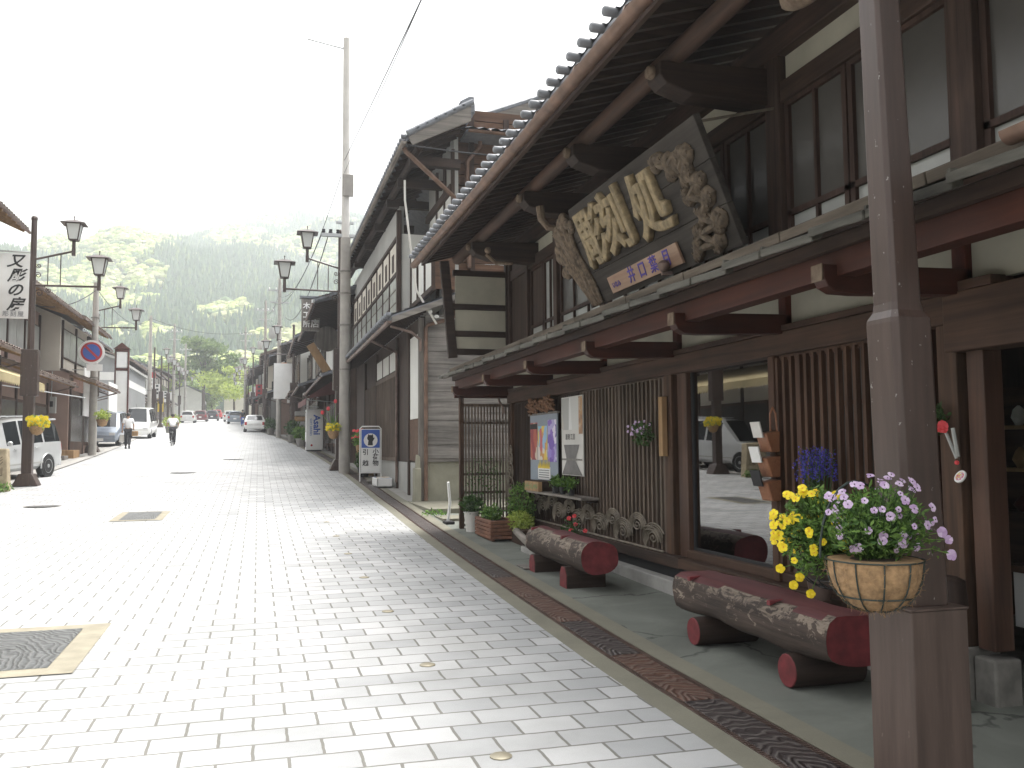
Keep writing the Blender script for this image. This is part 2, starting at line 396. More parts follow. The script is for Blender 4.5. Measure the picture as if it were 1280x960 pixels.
def hill_h(x, y):
    # wooded mountain beyond the end of the street
    t = (y-260)/980.0
    if t <= 0: return 0
    t = min(t, 1.25)
    ridge = 276 + 10*sin((x+60)/130.0) + 14*noise.noise(Vector((x*.006, 3.1, 0))) - .0009*(x-45)**2*(1 if x > 45 else .80)
    prof = (t*(2-t) if t < 1 else 1-(t-1)*1.2)*.35 + .65*min(1.0, t)**1.05
    g = noise.noise(Vector((x*.006+.25*y*.004, y*.0025, 1.7)))*46 + noise.noise(Vector((x*.017, y*.011, 4.2)))*22
    return max(0, ridge*prof + g*min(1, t*2.2)*(1 if t < .95 else .5))
mb = MB(); X = [-900,-500,-300,-200,-120,-60,-30,-15,15,30,60,120,200,300,500,900]; Yg = [-120,-40,-10,0,6,8,10,12,14,16,18,20,30,60,120,205,260,330]
for y in Yg:
    for x in X: mb.v.append((x, y, gz(y)-.035))
for i in range(len(Yg)-1):
    for j in range(len(X)-1):
        q = i*len(X)+j; mb.f.append((q,q+1,q+len(X)+1,q+len(X))); mb.mi.append(0)
mb.build('ground', m_flat('bare_ground', (.13,.12,.09), .95, var=.3, sc=.5), kind='structure')
mb = MB(); xs = [-760+20*i for i in range(62)]; yh = [255+22*i for i in range(52)]
for y in yh:
    for x in xs: mb.v.append((x, y, gz(205)-.2+hill_h(x,y)))
for i in range(len(yh)-1):
    for j in range(len(xs)-1):
        q = i*len(xs)+j; mb.f.append((q,q+1,q+len(xs)+1,q+len(xs))); mb.mi.append(0)
mb.build('hills', m_flat('hill_floor', (.045,.07,.035), .95, var=.3, sc=.02), kind='structure', smooth=True, ang=180)

strip(MB(), K, E, -3, 215, .004, 6).build('road_paving', M['road'], kind='structure')
strip(MB(), E, lambda y: E(y)+.17, -3, 215, .002).build('kerb_strip', M['strip'], kind='structure')
strip(MB(), lambda y: E(y)+.17, lambda y: E(y)+.49, -3, 215, -.03).build('gutter_channel', M['black'], kind='structure')
strip(MB(), lambda y: E(y)+.49, lambda y: E(y)+.66, -3, 215, .003).build('kerb_strip', M['strip'], kind='structure')
strip(MB(), lambda y: E(y)+.66, lambda y: max(7.0, E(y)+3), -3, 19.6, .0, 5).build('sidewalk', M['sidewalk'], kind='structure')
strip(MB(), lambda y: E(y)+.66, lambda y: E(y)+3, 19.6, 215, .0, 2).build('sidewalk', M['farwalk'], kind='structure')
strip(MB(), lambda y: K(y)-.35, K, -3, 215, .03).build('kerb_strip', M['stonel'], kind='structure')
strip(MB(), lambda y: K(y)-6.5, lambda y: K(y)-.35, -3, 215, .0, 2).build('sidewalk', M['farwalk'], kind='structure')

# cast iron drain covers with carved wave pattern
def m_cover(name, c1, c2, hi):
    m, n, l, b = mat_new(name); v = coords(n, l, (1,1,1))
    w = N(n, 'ShaderNodeTexWave', wave_type='RINGS', rings_direction='Z'); w.inputs['Scale'].default_value = 7; w.inputs['Distortion'].default_value = 14; w.inputs['Detail'].default_value = 2; w.inputs['Detail Scale'].default_value = .8
    l.new(coords(n, l, (1,.6,1)), w.inputs['Vector'])
    vo = N(n, 'ShaderNodeTexVoronoi'); vo.inputs['Scale'].default_value = 6; l.new(v, vo.inputs['Vector'])
    t = tex(n, l, v, 5, 6, .6)
    col = ramp(n, l, t, [(.3, c1), (.7, c2)])
    col = mix(n, l, ramp(n, l, w.outputs['Fac'], [(.55, (0,0,0)), (.9, (.7,.7,.7))]), col, hi)
    l.new(col, b.inputs['Base Color']); b.inputs['Roughness'].default_value = .5; b.inputs['Metallic'].default_value = .3
    bump(n, l, w.outputs['Fac'], b, .8, .008); return m
M['cover_dark'] = m_cover('cover_dark', (.028,.022,.022), (.075,.058,.055), (.17,.15,.14))
M['cover_rust'] = m_cover('cover_rust', (.075,.04,.033), (.17,.085,.055), (.20,.155,.13))
def make_cover(mat, y0):
    mb = MB(); mb.box(-.115,.006,-.02,.115,1.194,.0); bx_ = thing('drain_cover', 'x', 'drain cover', (0,0,0)); mb.build('plate', mat, bx_, bevel=.003)
    f = MB(); f.box(-.155,0,-.028,-.150,1.2,.0); f.box(.150,0,-.028,.155,1.2,.0)
    k = 0.012
    while k < 1.2:
        f.box(-.150,k,-.022,-.117,k+.009,-.001); f.box(.117,k,-.022,.150,k+.009,-.001); k += .026
    f.build('slotted_edge', M['copperd'], bx_)
    return bx_
cv = {0: make_cover(M['cover_dark'], 0), 1: make_cover(M['cover_rust'], 0)}
i = 0; y = 1.3; used = set()
while y < 62:
    k = 1 if i in (1,3,5,6) else 0
    if k in used: o = dup(cv[k], (0,0,0))
    else: o = cv[k]; used.add(k)
    x0 = E(y)+.33; x1 = E(y+1.2)+.33
    o.location = (x0, y, gz(y)+.002); o.rotation_euler = (atan2(gz(y+1.2)-gz(y), 1.2), 0, -atan2(x1-x0, 1.2))
    col_ = 'dark' if k == 0 else 'rusty'
    near = {2: 'dark cast iron drain cover with wave relief, just left of the near brown lamp post', 3: 'rusty cast iron drain cover level with the near end of the near log bench',
            4: 'dark cast iron drain cover beside the far half of the near log bench', 5: 'rusty cast iron drain cover beside the gap between the two log benches'}
    o['label'] = near.get(i, '%s cast iron drain cover in the gutter line further up the street' % col_)
    o['group'] = 'drain covers along the right gutter' if i in near else '%s drain covers further along the gutter' % col_
    y += 1.2; i += 1

# covers and studs in the road
def road_cover(name, x0, y0, x1, y1, label, frame=.14, group=None, skew=0):
    t = thing(name, label, 'manhole cover', (x0, y0, gz(y0)), group)
    f = MB(); z0, z1 = gz(y0)+.009, gz(y1)+.009
    f.add([(x0-frame,y0-frame,z0),(x1+frame,y0-frame,z0),(x1+frame,y1+frame,z1),(x0-frame,y1+frame,z1)], [(0,1,2,3)]); f.build('concrete_frame', M['framestone'], t)
    p = MB(); p.add([(x0,y0,z0+.004),(x1,y0,z0+.004),(x1,y1,z1+.004),(x0,y1,z1+.004)], [(0,1,2,3)]); p.build('plate', M['steelplate'], t)
    g = MB(); cx = (x0+x1)/2; cy = (y0+y1)/2; g.beam((cx-.05,cy,z0+.012),(cx+.05,cy,z0+.012),.012,.006); g.build('handle', M['black'], t)
    return t
M['steelplate'] = m_cover('cover_grey', (.07,.072,.07), (.11,.112,.11), (.15,.15,.145))
road_cover('manhole_cover', -2.15, 6.85, -1.36, 8.15, 'square grey patterned manhole cover in a pale frame, nearest in the road', .19)
road_cover('manhole_cover', -2.35, 17.2, -1.75, 18.6, 'smaller grey manhole cover in a pale frame, in the middle distance of the road')
def round_cover(x, y, r, label):
    t = thing('round_manhole', label, 'manhole cover', (x,y,gz(y)))
    MB().lathe([(r+.05,.006),(r+.05,.010)], (x,y,gz(y)), 28).build('rim', M['stone'], t); MB().lathe([(r,.011),(r,.014)], (x,y,gz(y)), 28).build('plate', M['steelplate'], t)
round_cover(-4.2, 20.3, .30, 'round grey manhole cover at the left of the road')
round_cover(-2.2, 29.5, .33, 'round grey manhole cover in the middle of the road, far away')
round_cover(-.9, 36.5, .33, 'faint round manhole cover furthest up the road')
def stud(x, y, lab=None):
    o = MB().lathe([(.055,.005),(.055,.009),(.048,.013),(.03,.017),(.001,.018)], (0,0,0), 20).build('road_stud', M['brass'], smooth=True)
    o.location = (x, y, gz(y)); return tag(o, 'x', 'road stud', 'brass studs set in the paving'); 
st = stud(1.15, 4.3); st['label'] = 'small round brass stud in the paving, nearest of the row'
for k, (x, yy) in enumerate([(1.14,6.2),(1.14,8.15),(1.15,10.1),(1.16,12.05),(1.17,14),(1.17,16)]):
    o = st.copy(); COL.objects.link(o); o.location = (x, yy, gz(yy))
    o['label'] = ['second nearest brass stud set in the paving','third nearest brass stud set in the paving','tiny brass stud further up the paving','tiny brass stud further up the paving','tiny brass stud further up the paving','tiny brass stud further up the paving'][k]
    o['group'] = 'brass studs set in the paving'

# ------------------------------------------------------------------ roof and house parts
def roof_sheet(mb, s, ue, ze, ur, zr, Xf, y0, y1, pitch=.27, course=.27, amp=.035, thick=.05):
    # tiled roof slope: u measured from the front plane Xf into the building (side s)
    ny = max(2, int(round((y1-y0)/pitch))); L = sqrt((ur-ue)**2+(zr-ze)**2); nc = max(2, int(round(L/course)))
    du = (ur-ue)/L; dz = (zr-ze)/L; K_ = 6; prof = []
    for i in range(ny*K_+1):
        f = (i % K_)/K_; prof.append((y0+(y1-y0)*i/(ny*K_), amp*(.5+.5*cos(2*pi*f))**1.6*1.0))
    rows = []
    for c in range(nc):
        a = L*c/nc; b = L*(c+1)/nc
        for t, lift in ((a, .028), (b, .0)):
            rows.append((t, lift))
    base = len(mb.v); n = len(prof)
    for t, lift in rows:
        for y, h in prof:
            hh = h+lift; mb.v.append((Xf+s*(ue+du*t-dz*hh), y, ze+dz*t+du*hh))
    for r in range(len(rows)-1):
        for k in range(n-1):
            q = base+r*n+k; mb.f.append((q,q+1,q+n+1,q+n)); mb.mi.append(mb.cur)
    # underside board
    mb2 = [(Xf+s*ue, y0, ze-thick), (Xf+s*ue, y1, ze-thick), (Xf+s*ur, y1, zr-thick), (Xf+s*ur, y0, zr-thick)]
    mb.add(mb2, [(0,1,2,3)])
    # closing strips at both gable ends and the eave
    for k, yy in ((0, y0), (n-1, y1)):
        mb.add([(Xf+s*ue, yy, ze-thick), (Xf+s*ur, yy, zr-thick), (Xf+s*ur, yy, zr+.01), (Xf+s*ue, yy, ze+.03)], [(0,1,2,3)])
    mb.add([(Xf+s*ue, y0, ze-thick), (Xf+s*ue, y1, ze-thick), (Xf+s*ue, y1, ze+.02), (Xf+s*ue, y0, ze+.02)], [(0,1,2,3)])
    return mb
def eave_ends(mb, s, ue, ze, Xf, y0, y1, pitch=.27, r=.055):
    ny = max(2, int(round((y1-y0)/pitch)))
    for i in range(ny+1):
        y = y0+(y1-y0)*i/ny; x = Xf+s*(ue-.02)
        mb.lathe([(r,0),(r,.10),(r*.6,.115)], (x, y, ze+.035), 10, Matrix.Rotation(radians(-90*s), 4, 'Y').to_3x3())
    return mb
def gutter(mb, a, b, r=.06, n=8):
    # half round open channel
    a = Vector(a); b = Vector(b); d = (b-a).normalized(); side = d.cross(Vector((0,0,1))).normalized()
    for (r0, flip) in ((r, 0), (r*.86, 1)):
        vs = []
        for p in (a, b):
            for k in range(n+1):
                t = pi+pi*k/n; vs.append(p + side*cos(t)*r0 + Vector((0,0,sin(t)*r0)))
        fs = [(k, k+1, n+2+k, n+1+k) for k in range(n)]
        mb.add(vs, fs)
    vs = [a+side*cos(pi+pi*k/n)*r+Vector((0,0,sin(pi+pi*k/n)*r)) for k in range(n+1)]; mb.add(vs, [tuple(range(n+1))])
    vs = [b+side*cos(pi+pi*k/n)*r+Vector((0,0,sin(pi+pi*k/n)*r)) for k in range(n+1)]; mb.add(vs, [tuple(range(n+1))])
    L = (b-a).length; k = .5
    while k < L:
        q = a+d*k; mb.tube([q-d*.02, q+d*.02], r*1.0, 10); k += 1.05
    return mb

# ------------------------------------------------------------------ the carving shop on the right
WX = 4.1
H = thing('merchant_house', 'two-storey old wooden carving shop with deep eaves, lattice front and big carved signboard', 'house', (WX, 8, 0))
HB = [4.4, 6.29, 8.22, 10.23, 12.32, 14.42]
# stone kerb and sill; black block paints shade in the gap under the sill
mb = MB(); mb.box(WX-.03,4.62,-.05,WX+.3,14.5,.27); mb.build('stone_base_or_gap', M['black'], H)
mb = MB()
for a, b in ((7.9,9.6),(9.6,11.3),(11.3,13.0),(13.0,14.5),(4.7,6.4),(6.4,7.9)): mb.box(WX-.17,a+.01,-.05,WX-.04,b,.145+gz(9)*.6)
mb.build('stone_kerb', M['stonel'], H, bevel=.012)
mb = MB(); mb.box(WX-.12,8.1,.285,WX+.1,14.45,.40); mb.build('sill_beam', M['darky'], H, bevel=.008)
mb = MB(); mb.box(WX-.13,4.62,.30,WX+.12,8.1,.395); mb.box(WX-.03,4.62,.397,WX+.12,8.1,.475); mb.build('window_sill', M['browny'], H, bevel=.008)
# main lower posts
for y, w, nm in ((8.40,.17,'post'),(8.16,.20,'postred'),(6.47,.09,'lattice2'),(4.98,.08,'post'),(4.74,.09,'postred'),(4.52,.16,'post'),(4.34,.13,'postred'),(14.35,.12,'post')):
    mb = MB(); d = .02 if nm == 'postred' else .06
    mb.box(WX-d,y-w/2,.40 if y > 4.6 else .30,WX+.12,y+w/2,2.24); mb.build('post', M[nm], H, bevel=.008)
mb = MB(); mb.box(WX-.11,4.42,-.02,WX+.16,4.63,.30); mb.box(WX-.05,4.25,-.02,WX+.14,4.415,.26); mb.build('post_footing', M['stone'], H, bevel=.015)
# header beams
mb = MB(); mb.box(WX-.09,4.46,2.22,WX+.10,14.45,2.40); mb.build('header_beam', M['browny'], H, bevel=.008)
mb = MB(); mb.box(WX-.12,1.4,2.045,WX+.10,4.47,2.40); mb.build('door_lintel', M['browny'], H, bevel=.01)
mb = MB(); mb.box(WX-.112,4.1,2.403,WX+.06,4.5,2.46); mb.box(WX-.1,4.5,2.403,WX+.06,14.4,2.45); mb.build('upper_rail', M['browny'], H, bevel=.005)
# plaster band over the header
for a, b in zip([2.2]+HB[:-1], HB):
    mb = MB(); mb.box(WX+.0,a+.05,2.452,WX+.05,b-.05,3.1); mb.build('plaster_panel', M['plaster'], H)
for y in HB:
    mb = MB(); mb.box(WX-.05,y-.055,2.41,WX+.06,y+.055,3.1); mb.build('short_post', M['redz'], H, bevel=.006)
# cantilever arms with pale rounded tips
for y in HB+[2.45]:
    z0 = 2.365 if y < 14 else 2.34
    prof = [(WX,z0+.02),(3.30,z0-.005),(3.16,z0+.0),(3.10,z0+.03),(3.075,z0+.08),(3.075,z0+.155),(WX,z0+.175)]
    arm = MB().prism(prof, 'y', y-.055, y+.055).build('bracket_arm', M['redx'], H, bevel=.006)
    MB().box(3.062,y-.052,z0+.06,3.073,y+.052,z0+.16).add([],[]).build('arm_tip', M['tip'], arm, bevel=.004)
# purlin under the pent roof
mb = MB(); mb.box(3.16,1.4,2.455,3.29,14.62,2.60); mb.build('purlin', M['redy'], H, bevel=.006)
mb = MB(); mb.box(3.12,1.4,2.602,3.20,14.66,2.675); mb.build('eave_board', M['darky'], H)
mb = MB(); mb.box(3.12,14.46,2.31,4.1,14.54,2.455); mb.build('end_beam', M['redx'], H, bevel=.006)
# pent roof: underside boards, lower tile strip, weathered upper planks
PA = atan2(3.06-2.66, WX-2.95)
mb = MB(); mb.add([(2.99,1.3,2.635),(WX,1.3,3.03),(WX,14.75,3.03),(2.99,14.75,2.635),(2.99,1.3,2.66),(WX,1.3,3.055),(WX,14.75,3.055),(2.99,14.75,2.66)],
    [(0,3,2,1),(4,5,6,7),(0,4,7,3),(0,1,5,4),(3,7,6,2)]); mb.build('soffit_board', M['darky'], H)
mb = MB(); y = 1.3; rr = random.Random(3); k = 0
while y < 14.72:
    L = rr.uniform(.42,.62); e = .014*(k % 2)+rr.uniform(0,.006); y2 = min(14.78, y+L)
    x0 = 2.93-e; z0 = 2.618+e*.5
    mb.add([(x0,y,z0-.006),(x0,y2+.02,z0+.012),(3.5,y2+.02,z0+.214),(3.5,y,z0+.2),(x0+.0,y,z0+.046),(x0,y2+.02,z0+.062),(3.5,y2+.02,z0+.27),(3.5,y,z0+.255)],
           [(0,3,2,1),(4,5,6,7),(0,1,5,4),(0,4,7,3),(1,2,6,5)])
    if rr.random() < .8: mb.box(x0+.0,y2-.012,z0+.05,x0+.05,y2+.012,z0+.082)
    y += L; k += 1
mb.build('eave_shingle', M['pentgrey'], H, bevel=.008)
mb = MB(); y = 1.3
while y < 14.6:
    L = rr.uniform(.9,1.3); y2 = min(14.62, y+L)
    mb.add([(3.07,y,2.735),(3.07,y2-.01,2.735),(4.02,y2-.01,3.07),(4.02,y,3.07),(3.06,y,2.80),(3.06,y2-.01,2.795),(4.02,y2-.01,3.13),(4.02,y,3.135)],
           [(0,3,2,1),(4,5,6,7),(0,1,5,4),(0,4,7,3),(1,2,6,5)])
    y += L
mb.build('roof_plank', M['pentbrown'], H, bevel=.006)
mb = MB(); gutter(mb, (3.0,1.2,2.80), (3.0,2.95,2.79), .055); mb.build('pent_gutter', M['copper'], H, smooth=True)

# lattice front (long): bars, rails; dark boarding behind
def lattice(x, ya, yb, z0, z1, rails, pitch, w, d, mat, name, back=None):
    mb = MB(); n = int(round((yb-ya)/pitch))
    for i in range(n+1):
        y = ya+(yb-ya)*i/n; ww = w*(1.8 if i % 11 == 0 else 1)
        mb.box(x-d,y-ww/2,z0,x,y+ww/2,z1)
    for z in rails: mb.box(x+.002,ya,z-.016,x+.022,yb,z+.016)
    for z in (z0, z1): mb.box(x-.01,ya,z-.02,x+.03,yb,z+.02)
    return mb.build(name, mat, H)
lattice(WX-.005, 8.52, 11.02, .42, 2.20, (.86,1.35,1.82), .108, .040, .04, M['lattice'], 'lattice_screen')
lattice(WX+.012, 11.06, 14.28, .42, 2.20, (.86,1.35,1.82), .085, .030, .02, M['backboard'], 'lattice_screen')
mb = MB(); mb.box(WX+.06,8.5,.40,WX+.1,14.4,2.22); mb.build('back_wall', M['backboard'], H)
mb = MB(); mb.box(WX+.052,9.05,.9,WX+.058,9.25,1.75); mb.box(WX+.052,9.45,.75,WX+.058,9.58,1.55); mb.box(WX+.052,10.2,1.0,WX+.058,10.3,1.4); mb.build('paper_strip', M['glassbl'], H)
# second lattice beside the glass
lattice(WX-.01, 5.02, 6.40, .50, 2.20, (1.80,1.05), .098, .034, .04, M['lattice2'], 'lattice_screen')
mb = MB(); mb.box(WX+.07,5.0,.48,WX+.075,6.42,2.22); mb.build('glass_pane', M['glassd'], H)
mb = MB(); mb.box(WX+.045,4.74,.50,WX+.05,4.93,2.2); mb.build('glass_pane', M['glassbl'], H)
# big display window
mb = MB(); mb.box(WX+.045,6.51,.475,WX+.051,8.06,2.22); mb.build('display_glass', M['glass'], H)
mb = MB(); mb.box(WX+.054,7.22,.475,WX+.066,7.245,2.22); mb.build('glass_divider', M['steel'], H)
mb = MB(); mb.box(WX+.03,6.51,.476,WX+.08,8.06,.50); mb.box(WX+.03,8.03,.5,WX+.08,8.06,2.22); mb.build('window_frame', M['black'], H)
# room behind
mb = MB(); mb.box(WX+.15,1.4,-.02,WX+3.4,14.3,.02); mb.build('shop_floor', M['stone'], H)
mb = MB(); mb.box(WX+3.4,1.4,0,WX+3.45,14.4,3.0); mb.box(WX+.15,8.45,0,WX+3.4,8.5,2.9); mb.box(WX+.15,1.3,2.9,WX+3.45,14.4,2.95); mb.box(WX+.15,1.35,0,WX+3.4,1.4,2.9); mb.build('inner_wall', M['backboard'], H)
# ironwork: repeating wave scrolls along the foot of the lattice
def spiral(mb, x, yc, zc, r0, r1, turns, a0, sgn=1, rad=.008, n=26):
    pts = []
    for i in range(n+1):
        t = i/n; r = r0+(r1-r0)*t; a = a0+sgn*2*pi*turns*t; pts.append((x, yc+r*cos(a), zc+r*sin(a)))
    mb.tube(pts, rad, 5)
mb = MB(); y = 8.66; k = 0; rr = random.Random(5)
def arc(mb, x, yc, zc, r, a0, a1, rad=.0085, n=20, sy=1.0):
    pts = [(x, yc+r*cos(radians(a0+(a1-a0)*i/n))*sy, max(.418, zc+r*sin(radians(a0+(a1-a0)*i/n)))) for i in range(n+1)]
    mb.tube(pts, rad, 5)
def sspiral(mb, x, yc, zc, r0, r1, turns, a0, sgn, rad, sy, n=34):
    mb.tube([(x, yc+(r0+(r1-r0)*i/n)*cos(a0+sgn*2*pi*turns*i/n)*sy, zc+(r0+(r1-r0)*i/n)*sin(a0+sgn*2*pi*turns*i/n)) for i in range(n+1)], rad, 5)
y = 8.78
while y < 13.2:
    up = k % 2 == 0; far = max(0, (y-11.0)*.06); zc = (.53 if up else .635)+far; r = .135 if up else .115; sy = 1.75
    x = WX-.075-.016*(k % 3); sg_ = 1 if k % 2 else -1
    sspiral(mb, x, y, zc, .010, r*.50, 1.6, radians(200), sg_, .0085, sy)
    for q in range(4): arc(mb, x+.003*q, y, zc, r*(.62+.17*q), -30-6*q, 200-14*q+10*(k % 3), .0085, 22, sy)
    if k % 2: arc(mb, x, y-.33, zc-.14, .12, 60, 178, .008, 10, sy); arc(mb, x, y-.33, zc-.14, .155, 60, 178, .008, 10, sy)
    y += .375; k += 1
mb.tube([(WX-.09,8.5,.415),(WX-.09,13.5,.415)], .012, 6)
mb.build('scroll_ironwork', M['iron'], H, smooth=True)
mb = MB()
for (zc, r) in ((.82,.13),(1.08,.10),(1.28,.075),(1.43,.05)):
    spiral(mb, WX-.13, 14.28-.02/r*.1-.12, zc, .012, r, 2.0, 1.2, -1 if zc > 1 else 1, .010)
    spiral(mb, WX-.13, 14.22-.12, zc+.03, r*1.1, r*1.35, .6, .4, 1, .010)
mb.tube([(WX-.13,14.3,.5),(WX-.13,14.34,1.0),(WX-.13,14.36,1.62)], .012, 6)
mb.build('scroll_ironwork', M['iron'], H, smooth=True)
mb = MB()
for (zc, r) in ((1.0,.06),(.86,.05),(.70,.08),(1.10,.045),(.55,.06)): spiral(mb, WX-.08, 4.80, zc, .01, r, 1.9, 1.0, 1, .009)
mb.tube([(WX-.08,4.86,.42),(WX-.08,4.87,1.16)], .010, 6)
mb.build('scroll_ironwork', M['iron'], H, smooth=True)
# side lattice partition at the far end
mb = MB(); mb.box(3.20,14.46,.14,3.275,14.54,2.44); mb.build('post', M['post'], H, bevel=.006)
mb = MB()
for i in range(15): mb.box(3.30+.053*i,14.485,.20,3.323+.053*i,14.515,2.17)
for z in (.22,.75,1.05,1.9): mb.box(3.275,14.515,z-.02,4.06,14.53,z+.02)
mb.box(3.275,14.47,2.17,4.08,14.53,2.215); mb.build('side_lattice', M['lattice'], H)
mb = MB(); mb.tube([(3.85,14.40,2.31),(3.87,14.40,2.24),(3.93,14.40,2.16),(3.94,14.40,2.05)], .02, 8); mb.build('drain_elbow', M['copperd'], H, smooth=True)

# upper storey
mb = MB(); mb.box(WX+.04,1.4,3.0,WX+.10,14.45,5.0); mb.build('upper_wall', M['backboard'], H)
UP = [(4.30,.20),(6.33,.20),(8.1,.18),(10.15,.16),(11.95,.15),(13.35,.10),(14.40,.14),(2.3,.2)]
for y, w in UP:
    mb = MB(); mb.box(WX-.07,y-w/2,3.05,WX+.04,y+w/2,4.75); mb.build('post', M['darkz'], H, bevel=.008)
mb = MB(); mb.box(WX-.05,1.4,4.27,WX+.04,14.4,4.44); mb.build('upper_beam', M['darky'], H, bevel=.008)
mb = MB(); mb.box(WX-.04,1.4,3.12,WX+.04,14.4,3.19); mb.build('upper_sill', M['darky'], H)
for a, b in ((2.4,4.2),(4.4,6.23),(6.43,8.0),(8.2,10.07),(10.23,11.87),(12.03,13.3)):
    mb = MB(); mb.box(WX+.01,a,4.445,WX+.036,b,4.75); mb.build('plaster_panel', M['plaster'], H)
def up_window(a, b, bars, mat):
    f = MB(); x = WX-.0
    f.box(x-.02,a,3.195,x+.035,b,3.23); f.box(x-.02,a,3.33,x+.035,b,3.375); f.box(x-.02,a,4.23,x+.035,b,4.268); f.box(x-.02,a,3.23,x+.03,a+.05,4.23); f.box(x-.02,b-.05,3.23,x+.03,b,4.23)
    for i in range(1, bars): yy = a+(b-a)*i/bars; f.box(x-.018,yy-.017,3.23,x+.03,yy+.017,4.23)
    fo = f.build('window', M['winframe'], H)
    MB().box(x+.012,a+.02,3.376,x+.018,b-.02,4.24).build('pane', mat, fo); MB().box(x+.012,a+.02,3.21,x+.018,b-.02,3.34).build('lower_pane', M['glassbl'], fo)
for a, b, n_, mt in ((2.4,4.19,2,'glassd'),(4.41,5.42,2,'glassd'),(5.44,6.22,2,'glassd'),(6.44,7.2,2,'glassd'),(7.22,8.0,2,'glassd'),(8.2,9.1,2,'glassd'),(9.1,10.06,2,'glassd'),(10.24,11.86,3,'glassd'),(12.03,12.62,2,'glassbl'),(12.64,13.29,1,'backboard')):
    up_window(a, b, n_, M[mt])
mb = MB(); mb.box(WX-.02,13.41,3.19,WX+.035,14.33,4.6); mb.build('board_panel', M['backboard'], H)
# sleeve wall at the far end: frame with three plaster panels
mb = MB(); mb.box(3.02,14.44,2.98,3.17,14.54,4.60,Matrix.Translation((3.17,0,2.98))@Matrix.Rotation(radians(-5),4,'Y')@Matrix.Translation((-3.17,0,-2.98)))
mb.box(4.0,14.43,3.0,4.14,14.55,4.6); 
for z in (3.03,3.33,3.78,4.35): mb.box(3.10,14.45,z,4.0,14.53,z+.10)
mb.build('sleeve_frame', M['darkx'], H, bevel=.006)
for a, b in ((3.13,3.33),(3.43,3.78),(3.88,4.35)):
    MB().box(3.14,14.47,a,4.0,14.51,b).build('plaster_panel', M['plaster'], H)
# cantilever beams carrying the big eave
for y in (13.05,10.3,8.55,6.5,4.45,2.4):
    b_ = MB().prism([(WX+.05,4.30),(3.35,4.33),(3.12,4.40),(3.06,4.47),(3.06,4.58),(WX+.05,4.62)], 'y', y-.12, y+.12).build('cantilever_beam', M['darkx'], H, bevel=.012)
    e_ = MB(); e_.lathe([(.055,0),(.06,.02),(.05,.05),(.02,.06)], (3.055,y,4.52), 12, Matrix.Rotation(radians(-90),4,'Y').to_3x3()); e_.build('carved_tip', M['tip'], b_, smooth=True)
mb = MB(); mb.tube([(3.22,1.4,4.66),(3.22,5.5,4.655),(3.22,9,4.66),(3.22,14.7,4.67)], .085, 12); mb.build('eave_purlin', M['browny'], H, smooth=True)
mb = MB(); mb.box(WX-.09,1.4,4.66,WX+.06,14.5,4.86); mb.build('wall_plate', M['darky'], H, bevel=.01)
mb = MB(); mb.box(2.66,1.3,4.60,2.70,15.0,4.66); mb.build('fascia', M['darky'], H)
# rafters and boards
mb = MB(); y = 1.5
sl = .30
while y < 15.0:
    mb.beam((2.66,y,4.645),(WX+.3,y,4.645+sl*(WX+.3-2.66)), .055, .075); y += .24
mb.build('rafters', M['darkx'], H)
mb = MB(); mb.add([(2.62,1.3,4.69),(8.0,1.3,4.69+sl*5.38),(8.0,15.05,4.69+sl*5.38),(2.62,15.05,4.69)], [(0,3,2,1)]); y = 1.3
mb.build('eave_boards', M['darky'], H)
mb = MB(); roof_sheet(mb, 1, -1.52, 4.74, 4.6, 4.74+sl*6.12, WX, 1.2, 15.1, .272, .3, .055, .045); mb.cur = 1; eave_ends(mb, 1, -1.50, 4.742, WX, 1.2, 15.1, .272, .040); mb.build('roof', [M['tile'], M['tileend']], H, smooth=True, ang=50)
mb = MB(); gutter(mb, (2.52,1.0,4.56), (2.52,14.95,4.60), .065, 10); mb.build('roof_gutter', M['copper'], H, smooth=True, ang=60)
mb = MB()
for y in [1.5+.95*k for k in range(15)]: mb.beam((2.56,y,4.60),(2.70,y,4.66),.012,.02)
mb.build('gutter_brackets', M['copperd'], H)
mb = MB(); mb.tube([(3.2,10.0,4.35),(3.22,10.0,4.20),(3.3,10.0,4.10),(3.45,9.95,4.08),(3.8,9.9,4.12)], [.05,.05,.04,.035,.03], 8); mb.build('hooked_branch', M['tip'], H, smooth=True)
mb = MB(); mb.ball((3.22,12.6,4.38),(.05,.05,.05)); mb.tube([(3.2,12.62,4.33),(3.35,12.62,4.2),(3.6,12.6,4.2)], [.03,.03,.02], 6); mb.build('hooked_branch', M['tip'], H, smooth=True)
# pale carved beam end near the top of the picture
mb = MB(); mb.ball((3.08,4.42,4.20),(.10,.26,.11), 14, 10); mb.build('carved_beam_end', M['tip'], H, smooth=True)

# ------------------------------------------------------------------ signboard
import itertools
SB = thing('shop_sign', 'large dark wooden signboard tilted forward under the eave, with carved pines and pale raised characters', 'sign', (3.75, 8, 3.14))
bt = Vector((-.42, 0, .98)).normalized()         # up direction of the board
bn = Vector((-bt.z, 0, bt.x))                    # outward normal (towards the street)
bo = Vector((3.74, 0, 3.10))
def B(y, t, d=0.0):
    p = bo + bt*t + bn*d; return Vector((p.x, y, p.z))
def bslab(mb, poly, d0, d1):
    n = len(poly); mb.add([B(y,t,d0) for y,t in poly]+[B(y,t,d1) for y,t in poly], [tuple(range(n)), tuple(range(2*n-1,n-1,-1))]+[(i,i+n,(i+1)%n+n,(i+1)%n) for i in range(n)])
BH = 1.10
mb = MB(); hw = [0,.36,.73,BH]
for a, b in zip(hw[:-1], hw[1:]): bslab(mb, [(6.24-.03*a,a+.003),(9.6-.40*a,a+.003),(9.6-.40*b,b),(6.24-.03*b,b)], 0, .06)
